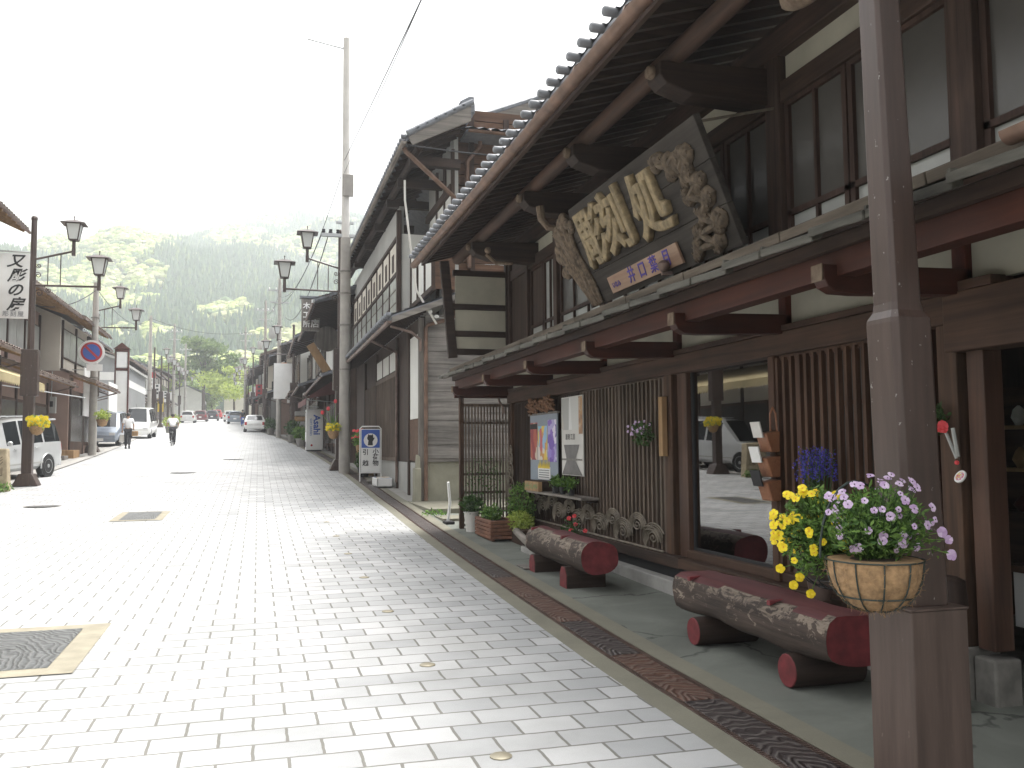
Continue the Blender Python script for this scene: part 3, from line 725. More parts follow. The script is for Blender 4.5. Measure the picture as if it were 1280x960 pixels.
mb.build('board', m_wood('sign_board', (.022,.019,.016), (.075,.066,.056), 'y', 10, .04, rough=.85, bs=.9), SB, bevel=.006)
gold = m_flat('carved_characters', (.235,.18,.10), .75, var=.45, sc=14, bs=.4, detail=7)
for chh, yc, tc in (('彫', 8.70, .66), ('刻', 8.10, .67), ('処', 7.32, .64)):
    for q in range(1):
        o = text('character', chh, .64, B(yc, tc, .095), (0,-1,0), bt, gold, SB, ext=.022, bev=.014, off=.008, res=4)
def pine_relief(pts, name, seed, mat):
    rr = random.Random(seed); mb = MB()
    for (y, t, r) in pts:
        for k in range(5):
            yy = y+rr.uniform(-.5,.5)*r; tt = t+rr.uniform(-.5,.5)*r; c = B(yy, tt, .075); q = r*rr.uniform(.5,.8)
            Mx = Matrix((Vector((0,1,0)), bt, bn)).transposed(); n0 = len(mb.v); mb.ball((0,0,0), (q, q*rr.uniform(.6,1), .05), 9, 6)
            for i in range(n0, len(mb.v)):
                v = Vector(mb.v[i]); 
                rad = 1+.18*sin(9*atan2(v.y, v.x)); v = Vector((v.x*rad, v.y*rad, v.z)); mb.v[i] = tuple(Mx @ v + c)
            for a in range(9):     # fan ribs
                t0 = rr.uniform(0,2*pi); mb.tube([c+bn*.045, c+bn*.035+Vector((0,cos(t0),0))*q*.75+bt*sin(t0)*q*.7], .007, 4)
    for i in range(len(pts)-1):
        a, b = pts[i], pts[i+1]; mid = B((a[0]+b[0])/2+rr.uniform(-.06,.06), (a[1]+b[1])/2, .10); mb.tube([B(a[0],a[1],.09), mid, B(b[0],b[1],.09)], [.03,.035,.022], 7)
    return mb.build(name, mat, SB, smooth=True, ang=40)
carv = m_flat('carved_pine', (.095,.07,.046), .85, var=.5, sc=16, bs=.7, detail=7)
pine_relief([(6.95,.93,.12),(6.78,.86,.14),(6.62,.92,.15),(6.52,.86,.15),(6.60,.72,.13),(6.48,.62,.12),(6.68,.55,.09),(6.44,.44,.13),(6.60,.36,.11),(6.40,.24,.13),(6.72,.22,.11),(6.52,.10,.11),(6.84,.12,.12)], 'carved_pine', 21, carv)
# left: rough trunk carving
mb = MB(); rr = random.Random(9); 
for k in range(26):
    o1 = rr.uniform(-.16,.16); w = rr.uniform(.02,.045); pts = []
    for i in range(9):
        t = i/8; pts.append(B(9.50+o1*(1.6-.7*t)-.20*t**1.3+.03*sin(6*t+k), .98-.95*t-rr.uniform(0,.02)+.05*o1, .07+.035*cos(o1*8)+.01*sin(9*t+k)))
    mb.tube(pts, [w*(.6+.5*sin(pi*min(1,(i+1)/9))) for i in range(9)], 6)
for (y, t, r) in ((9.62,.90,.15),(9.80,.74,.14),(9.72,.58,.13),(9.40,1.02,.13),(9.82,.5,.12),(9.25,.95,.10)):
    for k in range(4): mb.ball(B(y+rr.uniform(-.06,.06), t+rr.uniform(-.07,.07), .07), (r*.45,r*.6,r*.6), 8, 6)
mb.build('carved_trunk', m_flat('carved_trunk', (.125,.092,.062), .9, var=.6, sc=18, bs=.9, detail=8), SB, smooth=True, ang=45)
mb = MB(); bslab(mb, [(7.16,.06),(8.80,.06),(8.80,.24),(7.16,.26)], .075, .10)
pq = mb.build('name_plaque', m_wood('plaque', (.24,.14,.09), (.46,.32,.22), 'y', 8, .06, rough=.5), SB, bevel=.004)
for c_, yc in (('井', 8.22),('口', 7.96),('葉', 7.70),('月', 7.42)):
    text('character', c_, .17, B(yc, .155, .103), (0,-1,0), bt, M['purpleink'], pq, ext=.0015, off=.003, shear=.15)
text('character', 'いなみ', .07, B(8.62, .135, .103), (0,-1,0), bt, M['purpleink'], pq, ext=.0015, off=.001)
mb = MB(); mb.lathe([(.03,0),(.055,.03),(.06,.07),(.03,.10)], B(7.42,.06,.17), 10, cap=True); mb.beam(B(7.42,.02,.10), B(7.42,.05,.2), .03, .03); mb.build('sign_lamp', M['copperd'], SB, smooth=True)
mb = MB(); 
for y in (6.3, 9.3): mb.tube([B(y,BH-.05,-.01),(WX-.05,y,4.25)], .012, 6)
mb.build('hanger', M['iron'], SB)
# ------------------------------------------------------------------ near lamp post, flowers
LP = thing('lamp_post', 'brown painted lamp post with square box base, nearest, carrying a flower basket', 'lamp post', (2.83, 3.35, 0))
PX, PY, PW = 2.635, 3.20, .282
mb = MB(); mb.box(PX,PY,0,PX+PW,PY+PW,.795); mb.build('base_box', M['lampbox'], LP, bevel=.006)
mb = MB(); mb.box(PX-.004,PY-.004,.797,PX+PW+.004,PY+PW+.004,.806); mb.build('box_lid', M['lampbox'], LP, bevel=.002)
def octo(mb, cx, cy, rings, ch=.30):
    vs = []; n = 8
    for (h, z) in rings:
        c = h*(1-ch)
        for a, b in ((-c,-h),(c,-h),(h,-c),(h,c),(c,h),(-c,h),(-h,c),(-h,-c)): vs.append((cx+a, cy+b, z))
    fs = []
    for i in range(len(rings)-1):
        for k in range(8): fs.append((i*8+k, i*8+(k+1)%8, (i+1)*8+(k+1)%8, (i+1)*8+k))
    fs.append(tuple(range(8))[::-1]); fs.append(tuple(len(vs)-8+k for k in range(8)))
    return mb.add(vs, fs)
pcx, pcy = PX+.145, PY+.148
mb = MB(); octo(mb, pcx-.005, pcy, [(.104,.806),(.104,2.03),(.102,2.05),(.082,2.085),(.077,2.12),(.068,3.4),(.058,5.0),(.05,6.9)], .22)
for i_ in range(len(mb.v)): mb.v[i_] = (mb.v[i_][0]-(mb.v[i_][2]-.8)*.026, mb.v[i_][1], mb.v[i_][2])
mb.build('pole', M['lamppaint'], LP, bevel=.004)
mb = MB(); mb.lathe([(.07,0),(.06,.04)], (pcx-.16,pcy,6.9), 12); mb.build('pole_cap', M['lamppaint'], LP)

def lantern_parts(parent, x, y, z):
    # square Japanese street lantern hanging point (x,y,z)= bottom centre of the glass body
    f = MB(); b = .105; t = .175; h = .42
    for sx, sy in ((1,1),(1,-1),(-1,1),(-1,-1)): f.beam((x+sx*b,y+sy*b,z),(x+sx*t,y+sy*t,z+h),.022,.022)
    for k, w in ((0,b),(h,t)):
        for a, c in (((-1,-1),(1,-1)),((1,-1),(1,1)),((1,1),(-1,1)),((-1,1),(-1,-1))): f.beam((x+a[0]*w,y+a[1]*w,z+k),(x+c[0]*w,y+c[1]*w,z+k),.022,.022)
    f.box(x-b,y-b,z-.02,x+b,y+b,z); f.tube([(x,y,z-.30),(x,y,z)],.045,8)
    fo = f.build('lantern', M['lamppaint'], parent)
    r = MB(); r.add([(x-.30,y-.30,z+h),(x+.30,y-.30,z+h),(x+.30,y+.30,z+h),(x-.30,y+.30,z+h),(x-.08,y-.08,z+h+.10),(x+.08,y-.08,z+h+.10),(x+.08,y+.08,z+h+.10),(x-.08,y+.08,z+h+.10)],
        [(3,2,1,0),(4,5,6,7),(0,1,5,4),(1,2,6,5),(2,3,7,6),(3,0,4,7)]); r.tube([(x,y,z+h+.10),(x,y,z+h+.2)],.012,6); r.ball((x,y,z+h+.2),.022)
    r.build('lantern_roof', M['lamppaint'], fo)
    g = MB(); g.add([(x-b,y-b,z),(x+b,y-b,z),(x+b,y+b,z),(x-b,y+b,z),(x-t,y-t,z+h),(x+t,y-t,z+h),(x+t,y+t,z+h),(x-t,y+t,z+h)], [(0,1,5,4),(1,2,6,5),(2,3,7,6),(3,0,4,7),(0,3,2,1)])
    g.build('lantern_glass', M['lampglass'], fo)
def street_lamp():
    # local: base at origin, arms reach towards +x (street side)
    t = local_thing('street_lamp', 'x', 'street lamp')
    mb = MB(); mb.prism([(-.30,0),(.30,0),(.28,.05),(.15,.32),(-.15,.32),(-.28,.05)], 'y', -.24, .24); mb.build('base', M['lamppaint'], t, bevel=.02)
    mb = MB(); mb.beam((0,0,.3),(0,0,2.6),.24,.24,(0,1,0)); mb.build('lower_pole', M['lamppaint'], t, bevel=.015)
    mb = MB(); mb.box(-.20,-.14,2.3,.20,.14,3.5); mb.build('control_box', M['lamppaint'], t, bevel=.02)
    mb = MB(); mb.tube([(0,0,3.4),(0,0,6.9)],[.085,.07],10); mb.ball((0,0,6.93),.085); mb.build('pole', M['lamppaint'], t, smooth=True)
    mb = MB(); mb.tube([(0,0,5.85),(.95,0,6.12)],.028,8); mb.tube([(0,0,5.18),(1.58,0,5.20)],.028,8)
    for x in (.35,.65): mb.tube([(x,0,5.18),(x,0,5.85+.27*x)],.014,6)
    mb.tube([(.95,0,6.0),(.95,0,6.2)],.05,8); mb.tube([(1.58,0,5.1),(1.58,0,5.3)],.05,8); mb.build('arm', M['lamppaint'], t)
    mb = MB(); 
    for (cx, cz, r, s_) in ((.16,4.98,.11,1),(.38,5.06,.07,-1),(.12,5.45,.09,1),(.13,5.70,.07,-1)):
        pts = [(cx+(.01+(r-.01)*i/20)*cos(s_*i*.5), 0, cz+(.01+(r-.01)*i/20)*sin(s_*i*.5)) for i in range(21)]; mb.tube(pts, .012, 5)
    mb.build('scroll', M['lamppaint'], t)
    lantern_parts(t, .95, 0, 6.42); lantern_parts(t, 1.58, 0, 5.52)
    return t
sl0 = street_lamp()
lamps = [('L',25.5,'brown street lamp with two lanterns on the left kerb, in front of the silver car'),('L',43,'street lamp with two lanterns just behind the pole with the no-parking sign'),
 ('R',29.6,'street lamp with two lanterns half hidden behind the tall concrete pole on the right'),('R',55,'street lamp with stone-footed base at the far right kerb beyond the awning'),
 ('L',80,None),('L',93,None),('L',106,None),('L',128,None),('R',76,None),('R',94,None),('R',112,None),('R',130,None),('R',150,None)]
first = True
for s, y, lab in lamps:
    x = K(y)+.35 if s == 'L' else E(y)+.35; o_scale = 1.0
    if s == 'R' and y < 40: x = 2.56; o_scale = 1.13
    if s == 'L' and y < 30: x = -5.66
    if s == 'L' and y == 43: x = -7.0; o_scale = 1.07
    o = sl0 if first else dup(sl0, (0,0,0)); first = False
    o.location = (x, y, gz(y)); o.rotation_euler = (0,0,0 if s == 'L' else pi); o.scale = (o_scale,)*3
    o['label'] = lab or ('small far street lamp with lanterns along the %s side of the street' % ('left' if s == 'L' else 'right'))
    o['group'] = 'lantern street lamps along the street' if lab else ('far street lamps on the %s' % ('left' if s == 'L' else 'right'))

def flower(mb, c, n, size, rnd, petals=5):
    n = Vector(n).normalized(); a = n.orthogonal().normalized(); b = n.cross(a); c = Vector(c)
    for k in range(petals):
        t = 2*pi*k/petals+rnd.uniform(-.2,.2); d = a*cos(t)+b*sin(t); s_ = n.cross(d)*size*.42
        tip = c+d*size+n*size*.25*rnd.uniform(-.5,1)
        s_ = s_*1.15; up_ = n*size*.16
        mb.add([c, c+d*size*.4+s_*.8+up_, c+d*size*.8+s_+up_, tip+s_*.35, tip-s_*.35, c+d*size*.8-s_+up_, c+d*size*.4-s_*.8+up_], [(0,1,2,3,4,5,6)])
# front basket (half bowl of coir in a wire frame)
FB = thing('flower_basket', 'coir-lined hanging basket of lilac violas on the near lamp post', 'flower basket', (2.62, 3.02, .9))
bc = Vector((2.33,3.03,1.05)); Rb = .175
def bowl(k): 
    t = k/8*pi/2; return (Rb*cos(t)**.75+.001, -Rb*1.12*sin(t))
mb = MB(); mb.lathe([(Rb*.9,.0)]+[bowl(k) for k in range(9)], bc, 28, None); 
for i in range(len(mb.v)):
    v = Vector(mb.v[i]); d = noise.noise(v*38)*.006; q = (v-bc); q.z = 0
    if q.length > 0: v += q.normalized()*d; mb.v[i] = tuple(v)
mb.build('coir_liner', M['coir'], FB, smooth=True)
rr = random.Random(4); mb = MB()
for _ in range(500):
    t = rr.uniform(0,2*pi); k = rr.uniform(0,8); r_, z_ = bowl(k); p = bc+Vector((r_*cos(t)*1.01, r_*sin(t)*1.01, z_)); d = Vector((rr.gauss(0,1), rr.gauss(0,1), rr.gauss(0,1)))*.012
    mb.tube([p-d, p+Vector((cos(t),sin(t),0))*.006, p+d], .0008, 3, False)
mb.build('coir_fibre', M['coir'], FB)
mb = MB()
for k in range(11):
    t = 2*pi*k/11+.25; mb.tube([bc+Vector((bowl(j)[0]*cos(t)*1.03, bowl(j)[0]*sin(t)*1.03, bowl(j)[1]*1.03)) for j in range(9)], .0032, 5)
for j in (0, 4): 
    r_, z_ = bowl(j); mb.tube([bc+Vector((r_*1.035*cos(2*pi*i/30), r_*1.035*sin(2*pi*i/30), z_)) for i in range(31)], .0035, 5)
hp = [(bc+Vector((Rb*cos(a)*1.0,.10,.0+.30*sin(a)))) for a in [pi*i/14 for i in range(15)]]; mb.tube(hp, .005, 6)
mb.build('wire_frame', M['wirehang'], FB)
MB().lathe([(Rb*.93,-.012),(.001,.015)], bc, 20, None, False).build('soil', M['soil'], FB)
def viola_mass(parent, c, rad, nleaf, nfl, fm, seed, up=.8, fsz=.017, stemc=None, lsz=.03, lift=0.0, bias=(0,0,0)):
    rr = random.Random(seed); c = Vector(c); lf = MB(); st = MB(); fl = MB(); stemc = Vector(stemc) if stemc else c-Vector((0,0,rad[2]))
    def pt(shell):
        while True:
            p = Vector((rr.uniform(-1,1), rr.uniform(-1,1), rr.uniform(-1,1)))
            if shell < p.length < 1: return p
    for _ in range(nleaf):
        p = pt(.15); q = c+Vector((p.x*rad[0], p.y*rad[1], p.z*rad[2])); lf.leaf(q, lsz*rr.uniform(.5,1.3), rr, .38)
    for _ in range(int(nleaf*.10)):
        p = pt(.3); q = c+Vector((p.x*rad[0], p.y*rad[1], p.z*rad[2])); b = stemc+Vector((p.x*rad[0]*.4, p.y*rad[1]*.4, 0)); st.tube([b, (b+q)/2+Vector((0,0,.02)), q], .0018, 4, False)
    for _ in range(nfl):
        p = pt(.72); p += Vector(bias)*.25
        if p.z < -.55: p.z *= -.4
        q = c+Vector((p.x*rad[0], p.y*rad[1], p.z*rad[2]))*1.0; n = (p+Vector((-.3,-.8,.15))).normalized()
        q += Vector((p.x,p.y,p.z)).normalized()*.02
        fl.cur = 0; flower(fl, q, n, fsz*rr.uniform(.7,1.25), rr); fl.cur = 1; fl.ball(q+n*.002, .0028, 5, 4); st.tube([stemc+(q-stemc)*.35, (stemc+q)/2+Vector((0,0,.015)), q-n*.003], .0013, 4, False)
    lf.build('foliage', M['leaf'] if fm != 'lil' else M['leaf'], parent); st.build('stems', M['leafd'], parent)
    fl.build('blossoms', [M[{'yel':'petaly','lil':'petalp','red':'petalr'}.get(fm, fm)], M['ink'] if fm == 'lil' else M['orange']], parent)
viola_mass(FB, bc+Vector((.02,.0,.13)), (.20,.16,.15), 2200, 88, 'lil', 31, stemc=bc, bias=(.1,-.2,1.3), fsz=.016)
# wide pale leaves and a trailing stem on the right
mb = MB(); rr = random.Random(8)
for (a, l_) in ((.2,.14),(-.5,.16),(.9,.12)):
    p = bc+Vector((.0,.05,.10)); d = Vector((sin(a)*.5,0,1)).normalized(); w = Vector((1,-.3,0))*.025
    q = [p+d*l_*t for t in (0,.4,.75,1.0)]; mb.add([q[0]-w*.5,q[0]+w*.5,q[1]+w,q[2]+w*.9,q[3],q[2]-w*.9,q[1]-w], [(0,1,2,3,4,5,6)])
mb.build('broad_leaves', M['leaf'], FB)
tr = MB(); tf = MB(); lf = MB()
for (ex, ez, sz) in ((.27,.10,.022),(.30,.07,.018),(.31,.01,.022),(.22,.14,.015)):
    q = bc+Vector((ex,-.06,ez)); tr.tube([bc+Vector((.12,-.04,.03)), bc+Vector((ex*.75,-.05,ez*.6+.03)), q], .002, 4)
    for k in range(2): flower(tf, q+Vector((0,-.002*k,0)), (-.2,-1,.1), sz, rr)
    lf.leaves(bc+Vector((ex*.75,-.05,ez*.6+.02)), (.05,.03,.03), 14, .022, rr)
tr.build('trailing_stem', M['leaf'], FB); tf.build('trailing_blossoms', M['petalp'], FB); lf.build('trailing_leaves', M['leaf'], FB)
# second basket with yellow violas behind, on the street side of the post
YB = thing('flower_basket', 'dark wire basket overflowing with yellow violas, on the street side of the near lamp post', 'flower basket', (2.38, 3.30, .9))
yc = Vector((2.42,3.42,1.02)); mb = MB()
for k in range(14):
    t = 2*pi*k/14; mb.tube([yc+Vector((.17*cos(t)*cos(a), .17*sin(t)*cos(a), -.15*sin(a))) for a in [pi/2*j/7 for j in range(8)]], .003, 4)
for r_, z_ in ((.17,0),(.155,-.05),(.12,-.10),(.07,-.135)): mb.tube([yc+Vector((r_*cos(2*pi*i/28), r_*sin(2*pi*i/28), z_)) for i in range(29)], .0035, 4)
mb.build('wire_frame', M['black'], YB)
MB().ball(yc+Vector((0,0,-.03)), (.15,.15,.10), 12, 8).build('moss_liner', M['soil'], YB, smooth=True)
viola_mass(YB, yc+Vector((-.14,-.10,.11)), (.17,.15,.19), 2100, 84, 'yel', 41, stemc=yc, bias=(-.8,-.3,.1), fsz=.019)
tr = MB(); tf = MB()
for (dx, dz) in ((-.34,-.03),(-.28,-.10),(-.25,-.07),(-.20,-.14)):
    q = yc+Vector((dx,-.12,dz)); tr.tube([yc+Vector((-.06,-.08,.03)), yc+Vector((dx*.7,-.11,dz*.3)), q], .002, 4)
    for k in range(2): flower(tf, q+Vector((0,-.003*k,0)), (-.4,-1,.1), .019, rr)
tr.build('trailing_stem', M['leaf'], YB); tf.build('trailing_blossoms', M['petaly'], YB)
mb = MB(); rr = random.Random(77)
for k in range(70):
    p = yc+Vector((rr.uniform(-.02,.10), rr.uniform(-.12,.05), rr.uniform(.10,.19))); d = Vector((rr.uniform(-1,1),-.3,rr.uniform(.1,.9))).normalized()
    mb.leaf(p, rr.uniform(.06,.12), rr, .10, d)
mb.build('grassy_leaves', M['leaf'], YB)

# ------------------------------------------------------------------ log benches
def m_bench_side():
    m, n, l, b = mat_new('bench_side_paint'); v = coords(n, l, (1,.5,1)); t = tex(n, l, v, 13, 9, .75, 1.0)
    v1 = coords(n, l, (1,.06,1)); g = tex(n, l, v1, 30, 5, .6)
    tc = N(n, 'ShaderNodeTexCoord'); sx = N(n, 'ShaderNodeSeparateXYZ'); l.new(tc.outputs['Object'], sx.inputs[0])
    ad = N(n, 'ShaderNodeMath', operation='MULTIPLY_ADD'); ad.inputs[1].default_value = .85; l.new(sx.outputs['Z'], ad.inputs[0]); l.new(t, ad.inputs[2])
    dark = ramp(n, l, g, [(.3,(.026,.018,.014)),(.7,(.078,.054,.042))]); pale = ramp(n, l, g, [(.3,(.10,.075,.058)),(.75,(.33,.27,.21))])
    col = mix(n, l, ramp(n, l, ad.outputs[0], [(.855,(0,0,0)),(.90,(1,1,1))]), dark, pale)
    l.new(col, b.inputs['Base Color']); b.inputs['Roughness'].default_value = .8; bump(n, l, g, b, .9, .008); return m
M['benchside'] = m_bench_side()
M['benchred'] = m_wood('bench_red_top', (.085,.03,.032), (.17,.065,.065), 'y', 12, .05, rough=.55, bs=.3)
M['endred'] = m_flat('bench_red_end', (.15,.022,.026), .65, var=.35, sc=12, bs=.2, sc2=90)
def bench(label, x0, x1, y0, y1, z0, z1, zg, roundlegs, lz, seed, flatw, lys):
    t = thing('log_bench', label, 'bench', ((x0+x1)/2, (y0+y1)/2, zg), 'red log benches outside the carving shop')
    rr = random.Random(seed); cx = (x0+x1)/2; hw = (x1-x0)/2; zc = (z0+z1)/2; hh = (z1-z0)/2; n = 26; m = 26; vs = []; fs = []
    def sec(k, j):
        a = 2*pi*k/n; e = 2.15 if not roundlegs else 4.0
        ca, sa = cos(a), sin(a); r = (abs(ca)**e+abs(sa)**e)**(-1/e)
        d = noise.noise(Vector((ca*1.5, sa*1.5, j*.16+seed)))*.022
        x = cx+(hw+d)*ca*r; z = zc+(hh+d)*sa*r
        z = min(z, z1-.0)
        y = y0+(y1-y0)*j/m
        return x, y, z
    for j in range(m+1):
        for k in range(n): vs.append(sec(k, j))
    side = MB(); top = MB()
    for j in range(m):
        for k in range(n):
            f = [vs[j*n+k], vs[j*n+(k+1)%n], vs[(j+1)*n+(k+1)%n], vs[(j+1)*n+k]]
            zz = sum(p[2] for p in f)/4; xx = sum(p[0] for p in f)/4
            (top if zz > z1-.018 else side).add(f, [(0,1,2,3)])
    for j, s_ in ((0,1),(m,-1)):
        ring = [vs[j*n+k] for k in range(n)]; c = (cx, (y0 if j == 0 else y1)-.004*s_, zc); ring = [(p[0], p[1]-.003*s_, p[2]) for p in ring]
        ends = MB(); ends.add(ring+[c], [((k+1)%n, k, n) if s_ > 0 else (k, (k+1)%n, n) for k in range(n)]); ends.build('end_face', M['endred'], t, smooth=True)
    def weld(mb_):
        d = {}; nv = []; mp = []
        for p in mb_.v:
            q = tuple(round(a, 4) for a in p)
            if q not in d: d[q] = len(nv); nv.append(p)
            mp.append(d[q])
        mb_.v = nv; mb_.f = [tuple(mp[i] for i in f) for f in mb_.f]; return mb_
    weld(side).build('log', M['benchside'], t, smooth=True, ang=60); weld(top).build('seat_top', M['benchred'], t, smooth=True)

    for yy in (y0+(y1-y0)*.30, y0+(y1-y0)*.86): MB().prism([(x0-.005,z1-.03),(x0+.10,z1+.008),(x0+.05,z1+.006),(x0-.004,z1+.002)], 'y', yy-.02, yy+.02).build('carved_notch', M['endred'], t, bevel=.004)
    for yy in lys:
        if roundlegs:
            MB().lathe([(lz*.97,0),(lz,.02),(lz*1.02,.25),(lz,.50)], (x0-.03,yy,zg+lz), 18, Matrix.Rotation(radians(90),4,'Y').to_3x3()).build('leg', M['darkx'], t, smooth=True).name
            lg = [c for c in bpy.data.objects if c.parent == t and c.name.startswith('leg')][-1]
            MB().lathe([(lz*.93,-.006),(lz*.97,0)], (x0-.03,yy,zg+lz), 18, Matrix.Rotation(radians(90),4,'Y').to_3x3()).build('leg_end', M['endred'], lg, smooth=True)
        else:
            lg = MB().prism([(yy-.11,zg),(yy+.11,zg),(yy+.10,zg+.15),(yy+.05,zg+.22),(yy-.06,zg+.22),(yy-.11,zg+.14)], 'x', x0-.02, x1-.0).build('leg', M['darkx'], t, bevel=.01)
            MB().prism([(yy-.105,zg+.005),(yy+.105,zg+.005),(yy+.095,zg+.145),(yy+.045,zg+.215),(yy-.055,zg+.215),(yy-.105,zg+.135)], 'x', x0-.027, x0-.0215).build('leg_end', M['endred'], lg)
    return t
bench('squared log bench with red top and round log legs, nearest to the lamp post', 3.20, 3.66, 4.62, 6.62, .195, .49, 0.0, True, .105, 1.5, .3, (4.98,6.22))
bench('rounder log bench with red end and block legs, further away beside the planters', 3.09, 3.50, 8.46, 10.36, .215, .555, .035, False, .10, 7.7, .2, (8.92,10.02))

# ------------------------------------------------------------------ things at the shop front
# posters
def poster(name, label, y0, y1, z0, z1, mat, x=WX-.055, cat='poster'):
    t = thing(name, label, cat, (x,(y0+y1)/2,z0)); mb = MB(); mb.box(x-.012,y0,z0,x,y1,z1); mb.build('panel', mat, t); return t
p1 = poster('poster', 'grey notice board with a row of colourful festival posters', 11.90, 13.20, 1.0, 1.97, m_flat('noticeboard_grey', (.27,.31,.36), .6, var=.05))
def m_collage(name, cols, sc, sx=1, sz=1):
    m, n, l, b = mat_new(name); v = coords(n, l, (1,sx,sz)); vo = N(n, 'ShaderNodeTexVoronoi'); vo.inputs['Scale'].default_value = sc; vo.inputs['Randomness'].default_value = 1
    ns = N(n, 'ShaderNodeTexNoise'); ns.inputs['Scale'].default_value = sc*1.2; l.new(v, ns.inputs['Vector']); va = N(n, 'ShaderNodeVectorMath', operation='MULTIPLY_ADD'); va.inputs[1].default_value = (.12,.12,.12); l.new(ns.outputs['Color'], va.inputs[0]); l.new(v, va.inputs[2]); l.new(va.outputs[0], vo.inputs['Vector'])
    sp = N(n, 'ShaderNodeSeparateXYZ'); l.new(vo.outputs['Color'], sp.inputs[0])
    k = len(cols); r_ = ramp(n, l, sp.outputs[0], [((i+.01)/k, c) for i, c in enumerate(cols)]); 
    for nd in n:
        if nd.type == 'VALTORGB': nd.color_ramp.interpolation = 'CONSTANT'
    l.new(r_, b.inputs['Base Color']); b.inputs['Roughness'].default_value = .5; return m
redm = m_collage('poster_red', [(.42,.08,.07),(.30,.05,.06),(.5,.3,.2),(.45,.12,.08),(.6,.5,.4),(.25,.05,.06)], 9, 1, .5)
multi = m_collage('poster_multi', [(.2,.5,.65),(.75,.55,.1),(.6,.15,.15),(.3,.5,.7),(.7,.65,.6),(.6,.3,.1)], 9, 1, .6)
purp = m_collage('poster_purple', [(.18,.10,.42),(.32,.24,.6),(.75,.7,.8),(.25,.15,.5),(.45,.4,.65)], 8, .8, 1)
px = WX-.069
for nm, a, b, z0, z1, mt in (('poster_sheet',12.83,13.18,1.30,1.86,redm),('poster_sheet',12.36,12.80,1.30,1.80,multi),('poster_sheet',11.95,12.33,1.28,1.88,purp)):
    MB().box(px-.002,a,z0,px,b,z1).build(nm, mt, p1)
MB().box(px-.002,12.83,1.76,px-.0025,13.18,1.84).build('poster_heading', M['ink'], p1)
MB().box(px-.004,12.22,1.02,px-.003,12.80,1.20).build('poster_sheet', M['white'], p1)
mb = MB(); rr = random.Random(2)
for k in range(16): yy = 12.24+k*.035; mb.add([(px-.006,yy,1.18),(px-.006,yy+.04,1.18),(px-.006,yy+.02+rr.uniform(-.01,.01),1.25+rr.uniform(0,.12))], [(0,1,2)])
mb.build('yellow_flame_print', M['yellow'], p1)
mb = MB()
for r_ in range(4):
    for k in range(9): mb.box(px-.0065,12.27+k*.055,1.045+r_*.033,px-.006,12.27+k*.055+.035,1.06+r_*.033)
mb.build('printed_lines', M['ink'], p1)
mb = MB(); mb.box(WX-.085,11.86,1.965,WX-.04,13.25,1.995); mb.build('top_rail', M['greyx'], p1)
p2 = poster('poster', 'tall pale poster with photographs and a grey garment shape', 10.87, 11.72, 1.11, 2.165, M['offwhite'])
MB().box(px-.002,10.88,1.72,px,11.71,2.15).build('printed_photo', m_collage('poster_forest', [(.42,.42,.40),(.6,.6,.57),(.3,.3,.28),(.7,.7,.68),(.5,.47,.42)], 3.2, 1, .35), p2)
MB().box(px-.004,10.88,1.66,px-.0025,11.02,2.15).build('printed_photo', m_collage('poster_orange', [(.45,.26,.12),(.32,.18,.1),(.5,.36,.24)], 14), p2)
mb = MB(); mb.add([(px-.004,11.62,1.52),(px-.004,11.0,1.52),(px-.004,11.15,1.34),(px-.004,11.15,1.30),(px-.004,10.90,1.12),(px-.004,11.70,1.12),(px-.004,11.52,1.30),(px-.004,11.52,1.34)], [(0,1,2,3,4,5,6,7)]); mb.build('printed_garment', m_flat('print_grey', (.17,.16,.155), .6, var=.25, sc=6), p2)
mb = MB(); mb.box(px-.0055,10.9,1.31,px-.005,11.7,1.335); mb.build('printed_band', M['stone'], p2)
for k, yy in enumerate((11.25, 11.45)): text('print', ('工房','彫刻')[k], .09, (px-.006, yy, 1.62), (0,-1,0), (0,0,1), M['ink'], p2, ext=.0005)
# driftwood wreath over the notice board
mb = MB(); rr = random.Random(12)
for k in range(60):
    yy = 11.98+rr.uniform(0,1.15); z = 2.02+rr.uniform(0,.14); mb.tube([(WX-.09,yy,z-.03),(WX-.14,yy+rr.uniform(-.1,.1),z+rr.uniform(-.02,.08)),(WX-.10,yy+rr.uniform(-.14,.14),z+rr.uniform(-.05,.10))], [.02,.024,.008], 5)
tag(mb.build('driftwood', m_flat('driftwood', (.22,.12,.07), .9, var=.5, sc=12, bs=.6), smooth=True), 'tangled brown driftwood resting above the notice board', 'driftwood')
